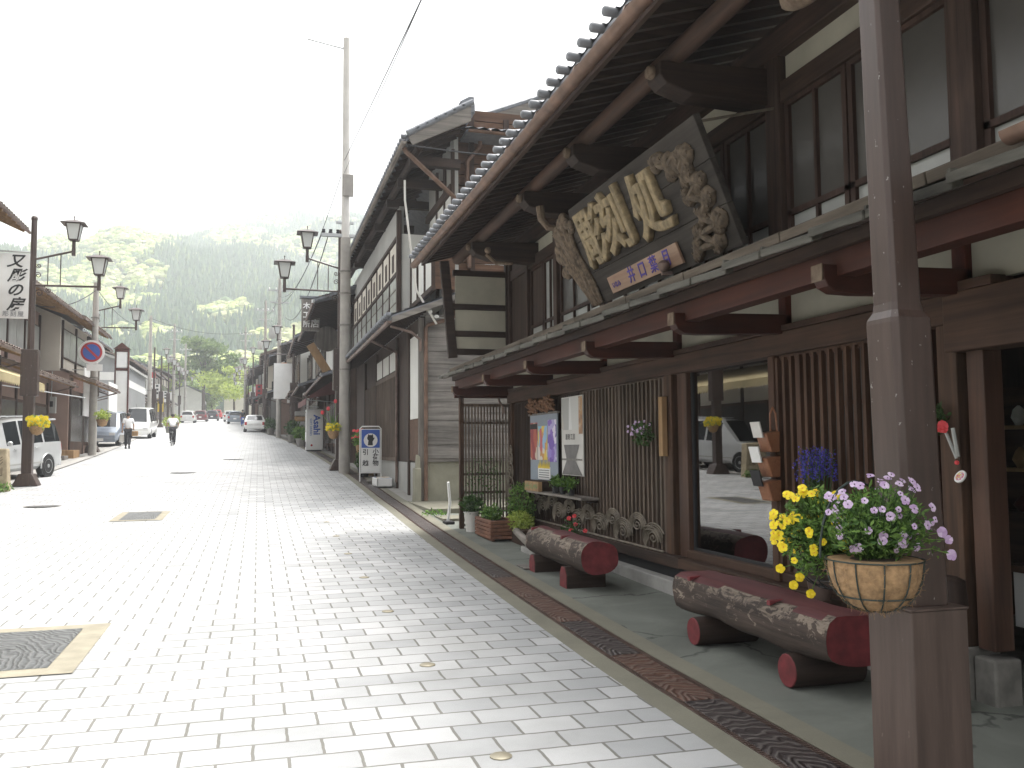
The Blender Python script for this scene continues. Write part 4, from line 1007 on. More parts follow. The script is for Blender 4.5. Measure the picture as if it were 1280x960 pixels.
# shelf with pots
sf = thing('wall_shelf', 'small weathered shelf with a lettered box end under the posters', 'shelf', (3.95, 11.4, .84))
MB().box(3.80,10.35,.835,WX-.06,12.68,.865).build('shelf_board', M['greyy'], sf, bevel=.004)
MB().box(3.84,12.05,.868,WX-.06,12.7,1.01).build('box', M['darky'], sf)
MB().box(3.78,12.02,.868,3.838,12.68,1.0).build('sign_panel', M['tanw'], sf, bevel=.003)
text('sign_text', 'いらっしゃい', .10, (3.777,12.35,.934), (0,-1,0), (0,0,1), m_flat('green_ink', (.10,.28,.10), .6), sf, ext=.001, off=.001)
MB().box(3.90,10.4,.80,WX-.06,10.45,.833).box(3.90,12.4,.80,WX-.06,12.45,.833).build('bracket', M['darkx'], sf)
def potted(name, label, x, y, z, r, h, mat, lmat, n, rad, size, seed, group=None, cat='potted plant', flowers=None):
    t = thing(name, label, cat, (x,y,z), group); MB().lathe([(r*.72,0),(r,h),(r*1.08,h),(r*1.08,h*1.06),(r*.9,h*1.06),(r*.88,h*.9)], (x,y,z), 14).build('pot', mat, t, smooth=True)
    rr = random.Random(seed); MB().leaves((x,y,z+h+rad[2]*.75), rad, n, size, rr).build('foliage', lmat, t)
    mb = MB()
    for k in range(max(4, n//30)): mb.tube([(x,y,z+h*.9),(x+rr.uniform(-1,1)*rad[0]*.6,y+rr.uniform(-1,1)*rad[1]*.6,z+h+rad[2]*rr.uniform(.5,1.6))], .003, 4)
    mb.build('stems', M['leafd'], t)
    if flowers:
        fl = MB()
        for k in range(flowers[1]): flower(fl, (x+rr.uniform(-1,1)*rad[0], y+rr.uniform(-1,1)*rad[1], z+h+rad[2]*rr.uniform(.8,1.9)), (-.4,-.8,.5), flowers[2], rr)
        fl.build('blossoms', M[flowers[0]], t)
    return t
for k, (yy, lb) in enumerate(((11.62,'left'),(11.32,'middle'),(10.98,'right'))):
    potted('seedling_pot', '%s of three small black pots with bright green seedlings on the shelf' % lb, 3.90, yy, .866, .05, .09, M['black'], M['leaf'], 130, (.09,.11,.08), .06, 50+k, 'seedling pots on the shelf')
# vase on the lattice
vs_ = thing('wall_vase', 'pale bamboo wall vase with purple flowers hung beside the dark post', 'vase', (WX-.10,8.44,1.4))
MB().box(WX-.13,8.39,1.39,WX-.07,8.48,2.0).build('board', M['tanw'], vs_, bevel=.006)
rr = random.Random(15); MB().leaves((WX-.20,8.72,1.62),(.10,.20,.14),220,.05,rr).build('foliage', M['leafd'], vs_)
mb = MB(); 
for k in range(26): flower(mb, (WX-.22+rr.uniform(-.08,.08), 8.85+rr.uniform(-.2,.14), 1.66+rr.uniform(-.06,.10)), (-.8,-.5,.2), .016, rr)
mb.build('blossoms', M['petalp'], vs_)
mb = MB()
for k in range(12): mb.tube([(WX-.14,8.5,1.58),(WX-.18,8.6+rr.uniform(0,.1),1.62),(WX-.22,8.75+rr.uniform(0,.25),1.6+rr.uniform(-.12,.12))], .003, 4)
mb.build('stems', M['leafd'], vs_)
# woven brochure rack
M['wicker'] = m_collage('wicker', [(.28,.12,.06),(.20,.08,.04),(.34,.16,.08)], 90)
rk = thing('brochure_rack', 'woven brown basket rack holding leaflets at the edge of the display glass', 'rack', (WX-.1,6.42,1.05))
for z in (1.05,1.24,1.44):
    mb = MB(); mb.prism([(WX-.20,z+.15),(WX-.15,z),(WX-.07,z),(WX-.065,z+.17)], 'y', 6.34, 6.50); mb.build('pocket', M['wicker'], rk, bevel=.01)
mb = MB(); mb.tube([(WX-.075,6.37,1.6),(WX-.08,6.38,1.75),(WX-.08,6.42,1.80),(WX-.08,6.46,1.75),(WX-.075,6.47,1.6)], .008, 6); mb.build('handle', M['wicker'], rk)
for (z, m_, dy) in ((1.36,'white',.05),(1.56,'offwhite',.02),(1.17,'black',.04)):
    MB().box(WX-.215,6.40+dy-.06,z,WX-.205,6.50+dy-.02,z+.13,Matrix.Translation((WX-.2,0,z))@Matrix.Rotation(radians(-14),4,'Y')@Matrix.Translation((-WX+.2,0,-z))).build('leaflet', M[m_], rk)
# blue flowers behind the violas
bf = thing('blue_flowers', 'deep blue flower spikes in a pot standing behind the near basket', 'potted plant', (3.86,5.62,.47))
MB().lathe([(.07,0),(.10,.22),(.09,.22),(.08,.18)], (3.86,5.62,.0+.40), 14).build('pot', M['copperd'], bf, smooth=True)
rr = random.Random(19); fl = MB(); st = MB()
for k in range(46):
    x_, y_ = 3.86+rr.uniform(-.09,.09), 5.62+rr.uniform(-.14,.14); zt = 1.38+rr.uniform(0,.12); st.tube([(3.86,5.62,.6),(x_,y_,zt)], .002, 4, False)
    for q in range(16): fl.leaf((x_+rr.uniform(-.01,.01), y_+rr.uniform(-.01,.01), zt-.01-.010*q+rr.uniform(-.005,.005)), .022, rr, .6)
st.build('stems', M['leafd'], bf); fl.build('blossoms', M['petalb'], bf); MB().leaves((3.86,5.62,.95),(.10,.14,.28),420,.06,rr).build('foliage', M['leafd'], bf)
# ornament by the door
orn = thing('door_charm', 'small hanging charm with red flowers and a round white plaque on the door post', 'ornament', (WX-.09,4.42,1.28))
MB().leaves((WX-.12,4.55,1.64),(.05,.07,.10),150,.04,random.Random(20)).build('foliage', M['leafd'], orn)
mb = MB(); rr = random.Random(3)
for k in range(7): flower(mb, (WX-.15,4.47+rr.uniform(-.03,.03),1.60+rr.uniform(-.02,.02)), (-.7,-.7,.1), .022, rr)
mb.build('blossoms', M['petalr'], orn)
mb = MB(); mb.tube([(WX-.13,4.47,1.57),(WX-.12,4.40,1.41)], .010, 6); mb.tube([(WX-.13,4.41,1.59),(WX-.12,4.39,1.42)], .012, 6); mb.build('glass_rod', M['glassbl'], orn)
mb = MB(); mb.lathe([(.040,0),(.040,.010)], (WX-.10,4.395,1.30), 24, Matrix.Rotation(radians(-60),4,'Y').to_3x3()); mb.build('plaque', M['white'], orn)
mb = MB(); mb.lathe([(.030,.0105),(.028,.012)], (WX-.10,4.395,1.30), 12, Matrix.Rotation(radians(-60),4,'Y').to_3x3()); mb.build('plaque_print', m_collage('charm_print', [(.6,.1,.15),(.8,.8,.8),(.4,.1,.4),(.8,.7,.2)], 60), orn)
MB().ball((WX-.12,4.40,1.385),(.012,.016,.014)).build('bell', M['petalr'], orn)
# carved stone pillar right of the post
mb = MB(); pr = [(.09,0),(.10,.05),(.075,.08)]
for k in range(6): z = .1+k*.07; pr += [(.07,z),(.09,z+.025),(.085,z+.05),(.065,z+.068)]
pr += [(.09,.53),(.11,.58),(.10,.72),(.06,.74)]
mb.lathe(pr, (3.80,4.32,0), 16); tag(mb.build('carved_pillar', M['darkz'], smooth=True, ang=60), 'short dark carved pillar by the door, half hidden by the lamp post box', 'pillar')
# inside the doorway
tb = thing('counter_table', 'white-covered table with papers inside the dark doorway', 'table', (5.6,4.0,0))
MB().box(4.75,2.2,.66,6.4,4.9,.70).build('tabletop', M['browny'], tb); MB().box(4.8,2.25,.30,6.35,4.85,.658).build('cloth', M['white'], tb)
for xx in (4.85,6.3):
    for yy in (2.3,4.8): MB().box(xx,yy,0,xx+.05,yy+.04,.3).build('leg', M['darkz'], tb)
rr = random.Random(6)
for k in range(5):
    x_, y_ = 5.0+rr.uniform(0,.8), 3.6+rr.uniform(0,.9); tag(MB().box(-.12,-.16,0,.12,.16,.02+.02*k, Matrix.Translation((x_,y_,.703))@Matrix.Rotation(rr.uniform(0,3),4,'Z')).build('paper_stack', M['white' if k % 2 else 'yellow']), 'loose papers on the table inside the doorway', 'papers', 'papers on the table inside the doorway')
st_ = thing('wooden_bench', 'plain wooden bench inside the display window', 'bench', (4.9,7.0,0)); MB().box(4.65,6.3,.68,5.15,8.2,.74).build('seat', M['browny'], st_)
for yy in (6.6,7.05,8.0): MB().box(4.72,yy,0,5.08,yy+.16,.68).build('leg', M['tanw'], st_)
dr = MB(); dr.box(4.18,1.5,0,4.24,2.9,2.04); tag(dr.build('sliding_door', M['backboard']), 'dark sliding door leaf inside the right doorway', 'door')
cb = thing('display_cabinet', 'dim wooden cabinet of small carved goods at the back of the doorway', 'cabinet', (6.5,6.3,0))
MB().box(6.3,5.2,0,6.9,7.4,.9).box(6.6,5.2,.9,6.9,7.4,2.0).build('case', M['browny'], cb, bevel=.01); MB().box(6.3,5.2,1.25,6.6,7.4,1.28).box(6.3,5.2,1.62,6.6,7.4,1.65).build('shelf', M['tanw'], cb)
rr = random.Random(14)
for k in range(18):
    yy = 5.35+(k % 6)*.34; zz_ = (.902,1.282,1.652)[k//6]; h_ = rr.uniform(.10,.24)
    MB().lathe([(.03,0),(rr.uniform(.05,.08),h_*.4),(rr.uniform(.03,.06),h_*.8),(.01,h_)], (6.44,yy,zz_), 10).build('carved_ware', M[rr.choice(['tanw','white','redz','plasterw','wicker'])], cb, smooth=True)
wl = thing('wall_light', 'pale tube light fixed inside the doorway', 'lamp', (5.6,4.6,2.3)); MB().box(5.2,4.9,2.33,6.0,5.0,2.36).build('fixture', M['cream'], wl)

# ------------------------------------------------------------------ planters by the side lattice
def bush(mb, c, rad, n, size, seed): mb.leaves(c, rad, n, size, random.Random(seed)); return mb
pb = thing('planter_box', 'slatted brown wooden planter box with greenery, by the side lattice', 'planter', (3.45,13.2,gz(13)))
mb = MB(); z = gz(13)+.03
for k in range(5): 
    o_ = .012*(k % 1); mb.box(3.26,12.72,z+.055*k,3.30,13.62,z+.055*k+.048); mb.box(3.62,12.72,z+.055*k,3.66,13.62,z+.055*k+.048); mb.box(3.26,12.68,z+.055*k,3.66,12.72,z+.055*k+.048); mb.box(3.26,13.62,z+.055*k,3.66,13.66,z+.055*k+.048)
mb.box(3.29,12.71,z-.03,3.33,13.63,z+.26)
mb.build('box', M['planter'], pb, bevel=.008); MB().box(3.30,12.73,z+.1,3.62,13.61,z+.24).build('soil', M['soil'], pb)
bush(MB(), (3.44,13.35,z+.32), (.16,.30,.12), 420, .07, 61).build('foliage', M['leaf'], pb)
wp = potted('white_pot', 'pale bucket pot with wild grass at the foot of the side lattice', 3.30, 14.05, gz(14), .12, .30, M['offwhite'], M['leafd'], 260, (.16,.16,.16), .09, 62)
cl = thing('climbing_plant', 'thin climbing plant growing up the side lattice', 'plant', (3.5,14.3,.2)); mb = MB(); rr = random.Random(63)
for k in range(9): x_ = 3.32+rr.uniform(0,.6); mb.tube([(x_,14.38,.35),(x_+rr.uniform(-.06,.06),14.4,.8),(x_+rr.uniform(-.1,.1),14.42,1.1+rr.uniform(0,.4))], .004, 4)
mb.build('stems', M['leafd'], cl); MB().leaves((3.6,14.38,.95),(.34,.05,.42),260,.045,rr).build('foliage', M['leafd'], cl)
bs = thing('shrub', 'leafy green shrub in a box under the wall shelf', 'shrub', (3.75,12.9,.1))
bush(MB(), (3.80,12.95,.62), (.20,.42,.34), 1300, .055, 64).build('foliage', M['leaf'], bs); bush(MB(), (3.68,12.55,.42), (.16,.35,.14), 700, .06, 65).build('light_foliage', M['leafy'], bs)
mb = MB(); rr = random.Random(66)
for k in range(14): mb.tube([(3.8,12.9,.3),(3.8+rr.uniform(-.1,.1),12.9+rr.uniform(-.3,.3),.85)], .006, 5)
mb.build('stems', M['bark'], bs); MB().box(3.58,12.1,gz(12),3.95,13.3,.33).build('box', M['darky'], bs, bevel=.01)
tag(MB().tube([(3.55,12.35,.30),(3.42,11.2,.22),(3.36,10.5,.20)], [.05,.055,.05], 10).build('weathered_log', M['greyy'], smooth=True), 'thin weathered log lying behind the far bench', 'log')
tag(MB().box(3.42,11.0,gz(11),3.72,11.7,.17).build('kerb_block', M['stonel'], bevel=.02), 'low stone block under the weathered log', 'stone')
mp = potted('flower_pot', 'small pot of red and blue flowers behind the far bench', 3.82, 10.75, .10, .09, .2, M['stone'], M['leafd'], 260, (.12,.18,.17), .05, 67, flowers=('petalr', 5, .03))
tag(MB().box(3.0,10.1,gz(10)+.012,3.12,10.45,gz(10)+.03).build('wood_scrap', M['greyx'], bevel=.005), 'flat scrap of wood lying by the far bench leg', 'scrap')
# ------------------------------------------------------------------ second house on the right (weathered plank side)
G2 = gz(19.5)
H2 = thing('neighbour_house', 'two-storey wooden house with weathered grey plank side wall and projecting upper balcony', 'house', (3.5,22,G2))
FX = 3.45
mb = MB(); mb.box(3.50,19.45,G2-.4,8.2,19.55,1.18); mb.build('concrete_base', M['mossc'], H2, bevel=.01)
mb = MB(); mb.box(3.50,19.40,1.182,8.2,19.5,1.24); mb.build('base_board', M['greyx'], H2)
mb = MB(); z = 1.25; rr = random.Random(30)
while z < 4.35:
    h = rr.uniform(.26,.34); z2 = min(z+h-.006, 4.42); d = rr.uniform(0,.02)
    mb.box(3.53,19.43-d,z,8.2,19.5,z2, None); z += h
mb.build('plank_wall', m_wood('weathered_planks', (.10,.093,.086), (.33,.31,.285), 'x', 9, .06, rough=.9, bs=.9), H2, bevel=.005)
mb = MB(); mb.box(3.38,19.38,G2,3.50,19.5,4.35); mb.build('corner_post', M['greyz'], H2, bevel=.01)
mb = MB(); mb.tube([(3.53,19.36,G2+.02),(3.53,19.36,4.13),(3.58,19.36,4.19),(5.6,19.36,4.80)], .045, 8); mb.build('copper_pipe', M['copper'], H2, smooth=True)
mb = MB(); mb.box(3.28,19.30,G2-.05,3.42,19.62,1.05); mb.prism([(3.24,G2-.05),(3.42,G2-.05),(3.40,1.3),(3.33,1.35)], 'y', 19.32, 19.5); mb.build('stone_footing', M['mossc'], H2, bevel=.02)
# front wall lower storey
mb = MB(); mb.box(FX,19.55,G2-.1,FX+.12,33,1.05+.1); mb.build('stone_base_or_gap', M['plasterg'], H2)
mb = MB(); mb.box(FX+.02,19.55,1.15,FX+.1,33,4.4); mb.build('front_wall', M['backboard'], H2)
MB().box(FX-.01,19.75,2.15,FX+.0,20.9,4.05).build('white_panel', M['plasterw'], H2); MB().box(FX-.02,19.7,1.2,FX+.0,20.95,2.14).build('brown_panel', M['brownx'], H2)
for y in (21.0,22.85,27.0,30.0): MB().box(FX-.05,y-.07,G2,FX+.02,y+.07,4.3).build('post', M['darkz'], H2)
mb = MB()
for i in range(36): y = 22.95+i*.112; mb.box(FX-.04,y,1.25,FX-.0,y+.05,3.35)
mb.box(FX-.05,22.9,1.15,FX,26.95,1.25); mb.box(FX-.05,22.9,3.35,FX,26.95,3.45); mb.build('lattice_screen', M['lattice'], H2)
for a, b in ((22.95,24.2),(24.3,25.55),(25.65,26.9)): 
    w = MB().box(FX-.03,a,3.45,FX-.01,b,4.05).build('window', M['darkz'], H2); MB().box(FX-.034,a+.05,3.5,FX-.031,b-.05,4.0).build('pane', M['paper'], w)
mb = MB()
for i in range(24): y = 27.1+i*.12; mb.box(FX-.03,y,1.2,FX,y+.05,3.4)
mb.build('lattice_screen', M['lattice'], H2)
# lower roof
mb = MB(); roof_sheet(mb, 1, -.72, 4.30, .75, 4.86, FX, 19.0, 33.2, .27, .3, .04); eave_ends(mb, 1, -.72, 4.30, FX, 19.0, 33.2); mb.build('lower_roof', M['tile'], H2, smooth=True, ang=50)
mb = MB(); gutter(mb, (2.68,18.95,4.20), (2.68,33.2,4.20), .06); mb.build('lower_gutter', M['copperd'], H2, smooth=True)
mb = MB(); mb.prism([(2.72,4.16),(4.2,4.74),(4.2,4.86),(2.72,4.28)], 'y', 18.95, 19.0); mb.build('verge_board', M['greyx'], H2)
mb = MB(); mb.tube([(2.68,22.2,4.15),(2.95,22.2,4.02),(3.36,22.6,3.92),(3.38,22.65,3.8),(3.38,22.65,G2+.3)], .035, 8); mb.build('downspout', M['copperd'], H2, smooth=True)
mb = MB(); mb.tube([(2.72,19.1,4.1),(3.2,19.25,4.0),(3.40,19.3,3.85),(3.40,19.3,3.6)], .03, 8); mb.build('downspout', M['copperd'], H2, smooth=True)
mb = MB(); y = 19.2
while y < 33: mb.beam((2.74,y,4.21),(FX+.05,y,4.47),.05,.06); y += .35
mb.build('rafters', M['darkx'], H2)
# upper storey: windowed part from y=22.8 on, recessed balcony part nearer
mb = MB(); mb.box(FX+.02,22.8,4.7,FX+.14,34,7.75); mb.box(4.25,19.7,4.7,4.35,22.8,8.6); mb.build('upper_wall', M['plasterg'], H2)
MB().box(3.52,22.70,4.86,4.25,22.79,7.0).build('white_panel', M['plasterw'], H2); MB().box(3.38,22.62,4.7,3.50,22.76,7.6).build('post', M['darkz'], H2, bevel=.01)
for i in range(8):
    a = 22.95+i*1.35; b = a+1.25
    w = MB().box(FX-.02,a,4.9,FX+.01,b,5.95).build('window', M['darkz'], H2)
    mb = MB()
    for q in range(2):
        for s_ in range(3): mb.box(FX-.03,a+.04+q*.62,4.95+s_*.34,FX-.022,a+.60+q*.62,5.24+s_*.34)
    mb.build('pane', M['glassbl'], w)
    w = MB().box(FX-.02,a,6.05,FX+.01,b,6.85).build('plaster_bay', M['cream'], H2); MB().box(FX-.03,a+.5,6.15,FX-.022,a+.86,6.62).build('small_window', M['darkz'], w)
for z in (4.82,5.96,6.9): MB().box(FX-.05,22.8,z,FX+.02,34,z+.09).build('rail', M['darky'], H2)
for i in range(9): MB().box(FX-.05,22.85+i*1.35,4.8,FX+.0,22.93+i*1.35,6.95).build('post', M['darkz'], H2)
# white wall panels of the recessed part
for a, b, t in ((19.75,20.55,8.1),(20.7,21.5,8.1),(21.6,22.5,8.1)): MB().box(4.22,a,5.6,4.249,b,7.3).build('white_panel', M['plasterw'], H2)
for a in (19.72,20.6,21.55): MB().box(4.19,a-.06,4.7,4.26,a+.06,8.3).build('post', M['darkz'], H2)
MB().box(4.15,19.7,7.32,4.26,22.8,7.5).box(4.15,19.7,5.42,4.26,22.8,5.58).build('rail', M['darky'], H2)
# balcony: brown side panel, sloping rails
mb = MB(); mb.box(3.78,19.62,5.05,4.25,19.68,6.36); mb.build('balcony_side', M['brownx'], H2)
mb = MB(); mb.box(3.72,19.60,6.36,4.3,19.70,6.45); mb.box(3.70,19.6,6.36,3.80,22.6,6.45); mb.box(3.70,19.6,5.0,3.80,22.6,5.12)
for y in (19.64,20.6,21.6,22.55): mb.box(3.71,y-.04,5.1,3.79,y+.04,6.36)
mb.build('balcony_rail', M['darky'], H2, bevel=.006)
for a in (19.72,20.68,21.68): MB().box(3.745,a,5.14,3.755,a+.82,6.30).build('balcony_panel', M['plasterw'], H2)
# side wall upper
mb = MB(); z = 4.45; 
while z < 9.3: mb.box(4.3,19.96,z,8.2,20.05,z+.24); z += .26
mb.build('side_planks', M['brownx'], H2, bevel=.004)
for x in (4.66,5.5,6.4): MB().box(x,19.9,4.5,x+.12,19.97,9.2).build('post', M['darkz'], H2)
MB().box(4.3,19.88,5.9,8.2,19.96,6.05).box(4.3,19.88,7.3,8.2,19.96,7.45).build('rail', M['darkx'], H2)
# main roof with verge board
mb = MB(); roof_sheet(mb, 1, -.45, 8.10, .97, 8.94, FX, 18.65, 34.2, .27, .3, .04); eave_ends(mb, 1, -.45, 8.10, FX, 18.65, 34.2); mb.build('main_roof', M['tile'], H2, smooth=True, ang=50)
mb = MB(); roof_sheet(mb, -1, -1.6, 8.1, .0, 8.94, 4.42, 21.5, 34.2, .27, .3, .04); mb.build('roof_back', M['tile'], H2)
mb = MB(); mb.prism([(3.12,7.96),(4.40,8.60),(4.40,8.96),(3.02,8.12)], 'y', 18.6, 18.66); mb.build('verge_board', M['greyx'], H2)
mb = MB(); y = 0
for k in range(7): t = k/6; mb.lathe([(.07,0),(.07,.28),(.05,.29)], (3.0+1.2*t, 18.62, 8.20+.70*t), 8, (Matrix.Rotation(radians(62),4,'Y')).to_3x3())
mb.build('verge_tiles', M['tile'], H2, smooth=True)
mb = MB(); mb.prism([(4.22,8.95),(4.47,9.02),(4.47,9.14),(4.36,9.14),(4.16,9.02)], 'y', 18.6, 18.9); mb.box(4.3,18.9,8.9,4.56,34,9.1); mb.build('ridge', M['tile'], H2, bevel=.01)
mb = MB(); y = 18.8
while y < 34: mb.beam((3.04,y,8.02),(4.3,y,8.60),.06,.09); y += .45
for y in (19.3,21.0,22.9,25.5,28,31): mb.box(3.15,y-.09,7.72,4.3,y+.09,7.92)
mb.tube([(3.28,18.7,7.98),(3.28,34,7.98)], .09, 8); mb.build('eave_timber', M['darkx'], H2)
mb = MB(); gutter(mb, (2.93,18.6,8.02), (2.93,34.2,8.02), .06); mb.build('roof_gutter', M['greyy'], H2, smooth=True)
mb = MB(); mb.tube([(2.95,18.75,7.92),(3.0,18.8,7.86),(4.62,19.8,6.92),(4.62,19.82,5.6)], .055, 8); mb.build('downspout', M['copper'], H2, smooth=True)
mb = MB(); mb.tube([(4.9,19.8,8.62),(4.88,19.8,8.45),(4.6,19.85,8.10),(4.58,19.85,7.0)], .05, 8); mb.build('downspout', M['copper'], H2, smooth=True)
# side lean-to roof facing the camera, with copper gutter and further gable
mb = MB(); mb.v = []; 
n = 36
for k in range(n+1):
    for t in (0,1): mb.v.append((4.46+4.8*k/n, 19.25+1.6*t, 8.68+.55*t+.045*(k % 2)))
for k in range(n): q = k*2; mb.f.append((q,q+2,q+3,q+1)); mb.mi.append(0)
mb.box(4.46,19.27,8.58,9.3,20.9,8.65); mb.build('side_roof', M['tile'], H2)
mb = MB(); gutter(mb, (4.48,19.2,8.62),(9.3,19.2,8.56), .055); mb.build('side_gutter', M['copper'], H2, smooth=True)
mb = MB(); mb.prism([(5.1,9.2),(8.6,10.65),(8.6,11.0),(5.0,9.5)], 'y', 20.95, 21.05); mb.build('verge_board', M['greyx'], H2)
mb = MB()
for k in range(14): t = k/13; mb.lathe([(.075,0),(.075,.27)], (5.0+3.3*t, 21.0, 9.55+1.37*t), 8, (Matrix.Rotation(radians(66),4,'Y')).to_3x3())
mb.build('verge_tiles', M['tile'], H2, smooth=True)
mb = MB(); mb.prism([(5.1,8.9),(5.1,9.1),(8.6,10.55),(8.6,8.9)], 'y', 21.1, 30); mb.build('upper_gable', M['backboard'], H2)
# small insulators and a spotlight under the lower eave
iso = thing('cable_insulator', 'two white insulators on a bracket at the corner of the plank-sided house', 'insulator', (3.7,19.2,4.4))
mb = MB(); mb.ball((3.60,19.2,4.46),(.05,.05,.05)); mb.ball((3.74,19.2,4.36),(.06,.05,.04)); mb.build('insulator', M['white'], iso, smooth=True)
MB().tube([(3.6,19.22,4.42),(3.74,19.22,4.34),(4.6,19.3,4.32)], .012, 6).build('bracket', M['steel'], iso)
tag(MB().tube([(2.96,18.7,7.2),(2.98,18.8,6.8),(3.2,19.0,5.3),(3.28,19.1,4.9),(3.75,19.25,4.2)], .025, 6).build('slanting_pipe', M['offwhite'], smooth=True), 'thin pale pipe slanting down from the high eave corner of the plank-sided house', 'pipe')

# objects along the right kerb
def bucket(): pass
sg = thing('sidewalk_sign', 'white framed standing sign with blue emblem panel and black characters', 'sign', (3.0,25.0,gz(25)))
g = gz(25)
MB().box(2.75,25.0,g+.25,3.27,25.03,g+1.45).build('panel', M['white'], sg); MB().box(2.76,24.994,g+.93,3.26,24.998,g+1.43).build('emblem_panel', M['blue'], sg)
mb = MB(); mb.lathe([(.19,0),(.19,.004)], (3.01,24.993,g+1.14), 28, Matrix.Rotation(radians(90),4,'X').to_3x3()); mb.build('emblem_disc', M['white'], sg)
mb = MB(); mb.lathe([(.085,0),(.085,.003)], (3.0,24.987,g+1.20), 16, Matrix.Rotation(radians(90),4,'X').to_3x3()); mb.prism([(2.93,g+1.24),(2.94,g+1.31),(2.99,g+1.27)], 'y', 24.982, 24.985); mb.prism([(3.02,g+1.27),(3.07,g+1.31),(3.08,g+1.24)], 'y', 24.982, 24.985)
mb.prism([(2.93,g+1.00),(3.07,g+1.00),(3.06,g+1.14),(2.95,g+1.14)], 'y', 24.982, 24.985); mb.prism([(3.05,g+1.08),(3.12,g+1.20),(3.10,g+1.22),(3.04,g+1.13)], 'y', 24.982, 24.985); mb.build('emblem', M['ink'], sg)
mb = MB(); mb.tube([(2.72,25.02,g),(2.72,25.02,g+1.46),(2.78,25.02,g+1.52),(3.24,25.02,g+1.52),(3.30,25.02,g+1.46),(3.30,25.02,g)], .018, 8); mb.tube([(2.72,25.02,g+.24),(3.30,25.02,g+.24)], .015, 8); mb.build('frame', M['white'], sg)
for c_, x_, z_ in (('引',2.87,.80),('越',2.87,.50),('小',3.15,.82),('荷',3.15,.66),('物',3.15,.50)): text('sign_text', c_, .17, (x_,24.994,g+z_), (1,0,0), (0,0,1), M['ink'], sg, ext=.001, off=.003)
bk = thing('styrofoam_box', 'white styrofoam box of papers standing at the kerb below the standing sign', 'box', (3.15,23.4,gz(23.4)))
g = gz(23.4)
mb = MB(); mb.box(2.93,22.9,g,3.33,24.0,g+.03); mb.box(2.93,22.9,g,2.96,24.0,g+.22); mb.box(3.30,22.9,g,3.33,24.0,g+.22); mb.box(2.93,22.9,g,3.33,22.93,g+.22); mb.box(2.93,23.97,g,3.33,24.0,g+.22); mb.build('box', M['white'], bk, bevel=.006)
mb = MB(); rr = random.Random(5)
for k in range(8): mb.box(-.16,-.12,0,.16,.12,.05, Matrix.Translation((3.13,23.05+k*.12,g+.16+rr.uniform(0,.03)))@Matrix.Rotation(rr.uniform(-.3,.3),4,'Z')@Matrix.Rotation(rr.uniform(-.2,.2),4,'X'))
mb.build('papers', m_collage('papers', [(.55,.5,.42),(.4,.3,.2),(.6,.6,.6),(.3,.35,.5)], 7), bk)
tag(MB().box(2.85,24.2,gz(24)+.06,3.35,24.6,gz(24)+.10).box(2.9,24.25,gz(24),3.3,24.55,gz(24)+.06).build('wooden_board', M['greyx'], bevel=.01), 'small wooden lid on the ground between the standing sign and the styrofoam box', 'lid')
potted('flower_pot', 'terracotta pot of orange flowers beside the standing sign', 3.05, 27.2, gz(27)+.45, .22, .45, M['tanw'], M['leaf'], 500, (.3,.3,.25), .14, 71, flowers=('petalr', 14, .05))
potted('flower_pot', 'dark low pot with a spiky shrub at the foot of the concrete pole', 3.0, 26.6, gz(26.6), .18, .28, M['black'], M['leafd'], 420, (.25,.25,.30), .13, 72)
tag(MB().box(2.95,27.0,gz(27)-.02,3.35,27.6,gz(27)+.45).build('crate', M['tanw'], bevel=.01), 'light wooden crate under the orange flowers', 'crate')
wb = thing('white_pipe_stand', 'white plastic stand leaning by the side lattice post', 'stand', (3.15,15.2,.1)); MB().tube([(3.17,15.3,gz(15)),(3.20,15.25,.55),(3.16,15.2,.9)], .025, 8).build('tube', M['white'], wb, smooth=True); MB().box(3.1,15.1,gz(15),3.25,15.4,gz(15)+.05).build('foot', M['black'], wb)
tag(MB().leaves((3.2,16.6,gz(16.6)+.05),(.25,.6,.05),110,.07,random.Random(81)).build('weeds', M['leaf']), 'weeds growing between the drain and the concrete slab', 'weeds', kind='stuff')
tag(MB().box(3.15,15.6,gz(15)-.02,6.5,16.4,gz(16)+.035).box(3.15,16.9,.0,6.5,19.4,gz(18)+.06).build('concrete_slab', M['strip'], bevel=.01), 'pale concrete slab between the two wooden houses', 'slab')

# ------------------------------------------------------------------ utility poles
def utility_pole(label, x, y, h, cross=True, group='utility poles along the street', extra=None, r=.165):
    g = gz(y); t = thing('utility_pole', label, 'utility pole', (x,y,g), group)
    mb = MB(); mb.tube([(x,y,g-.1),(x,y,g+h*.5),(x,y,g+h)], [r,r*.86,r*.62], 14); mb.build('pole', M['pole'], t, smooth=True)
    for z in (g+3.2,g+5.7): MB().lathe([(r*1.04,0),(r*1.04,.05)], (x,y,z), 14).build('band', M['stone'], t)
    if cross:
        mb = MB(); z = g+h*.92; mb.box(x-.75,y-.05,z,x+.75,y+.05,z+.09); mb.box(x-.6,y-.05,z-.8,x+.6,y+.05,z-.72); mb.build('crossarm', M['steel'], t)
        for k in range(4):
            xx = x-.66+.44*k; MB().lathe([(.02,0),(.055,.03),(.04,.07),(.055,.10),(.03,.14)], (xx,y,z+.09), 10).build('insulator', M['white'], t, smooth=True)
        mb = MB(); mb.lathe([(.22,0),(.24,.05),(.24,.65),(.2,.72)], (x-.45,y-.1,g+h*.62), 14); mb.build('transformer', M['plasterg'], t, smooth=True)
    return t
P1 = thing('utility_pole', 'tallest pale concrete utility pole on the right kerb, with one thin arm at its top', 'utility pole', (2.60,28.3,gz(28.3)), 'utility poles along the street')
g = gz(28.3); x, y = 2.60, 28.3
MB().tube([(x,y,g-.1),(x,y,g+5),(x,y,g+7.4)], [.175,.165,.155], 16).build('pole', M['pole'], P1, smooth=True)
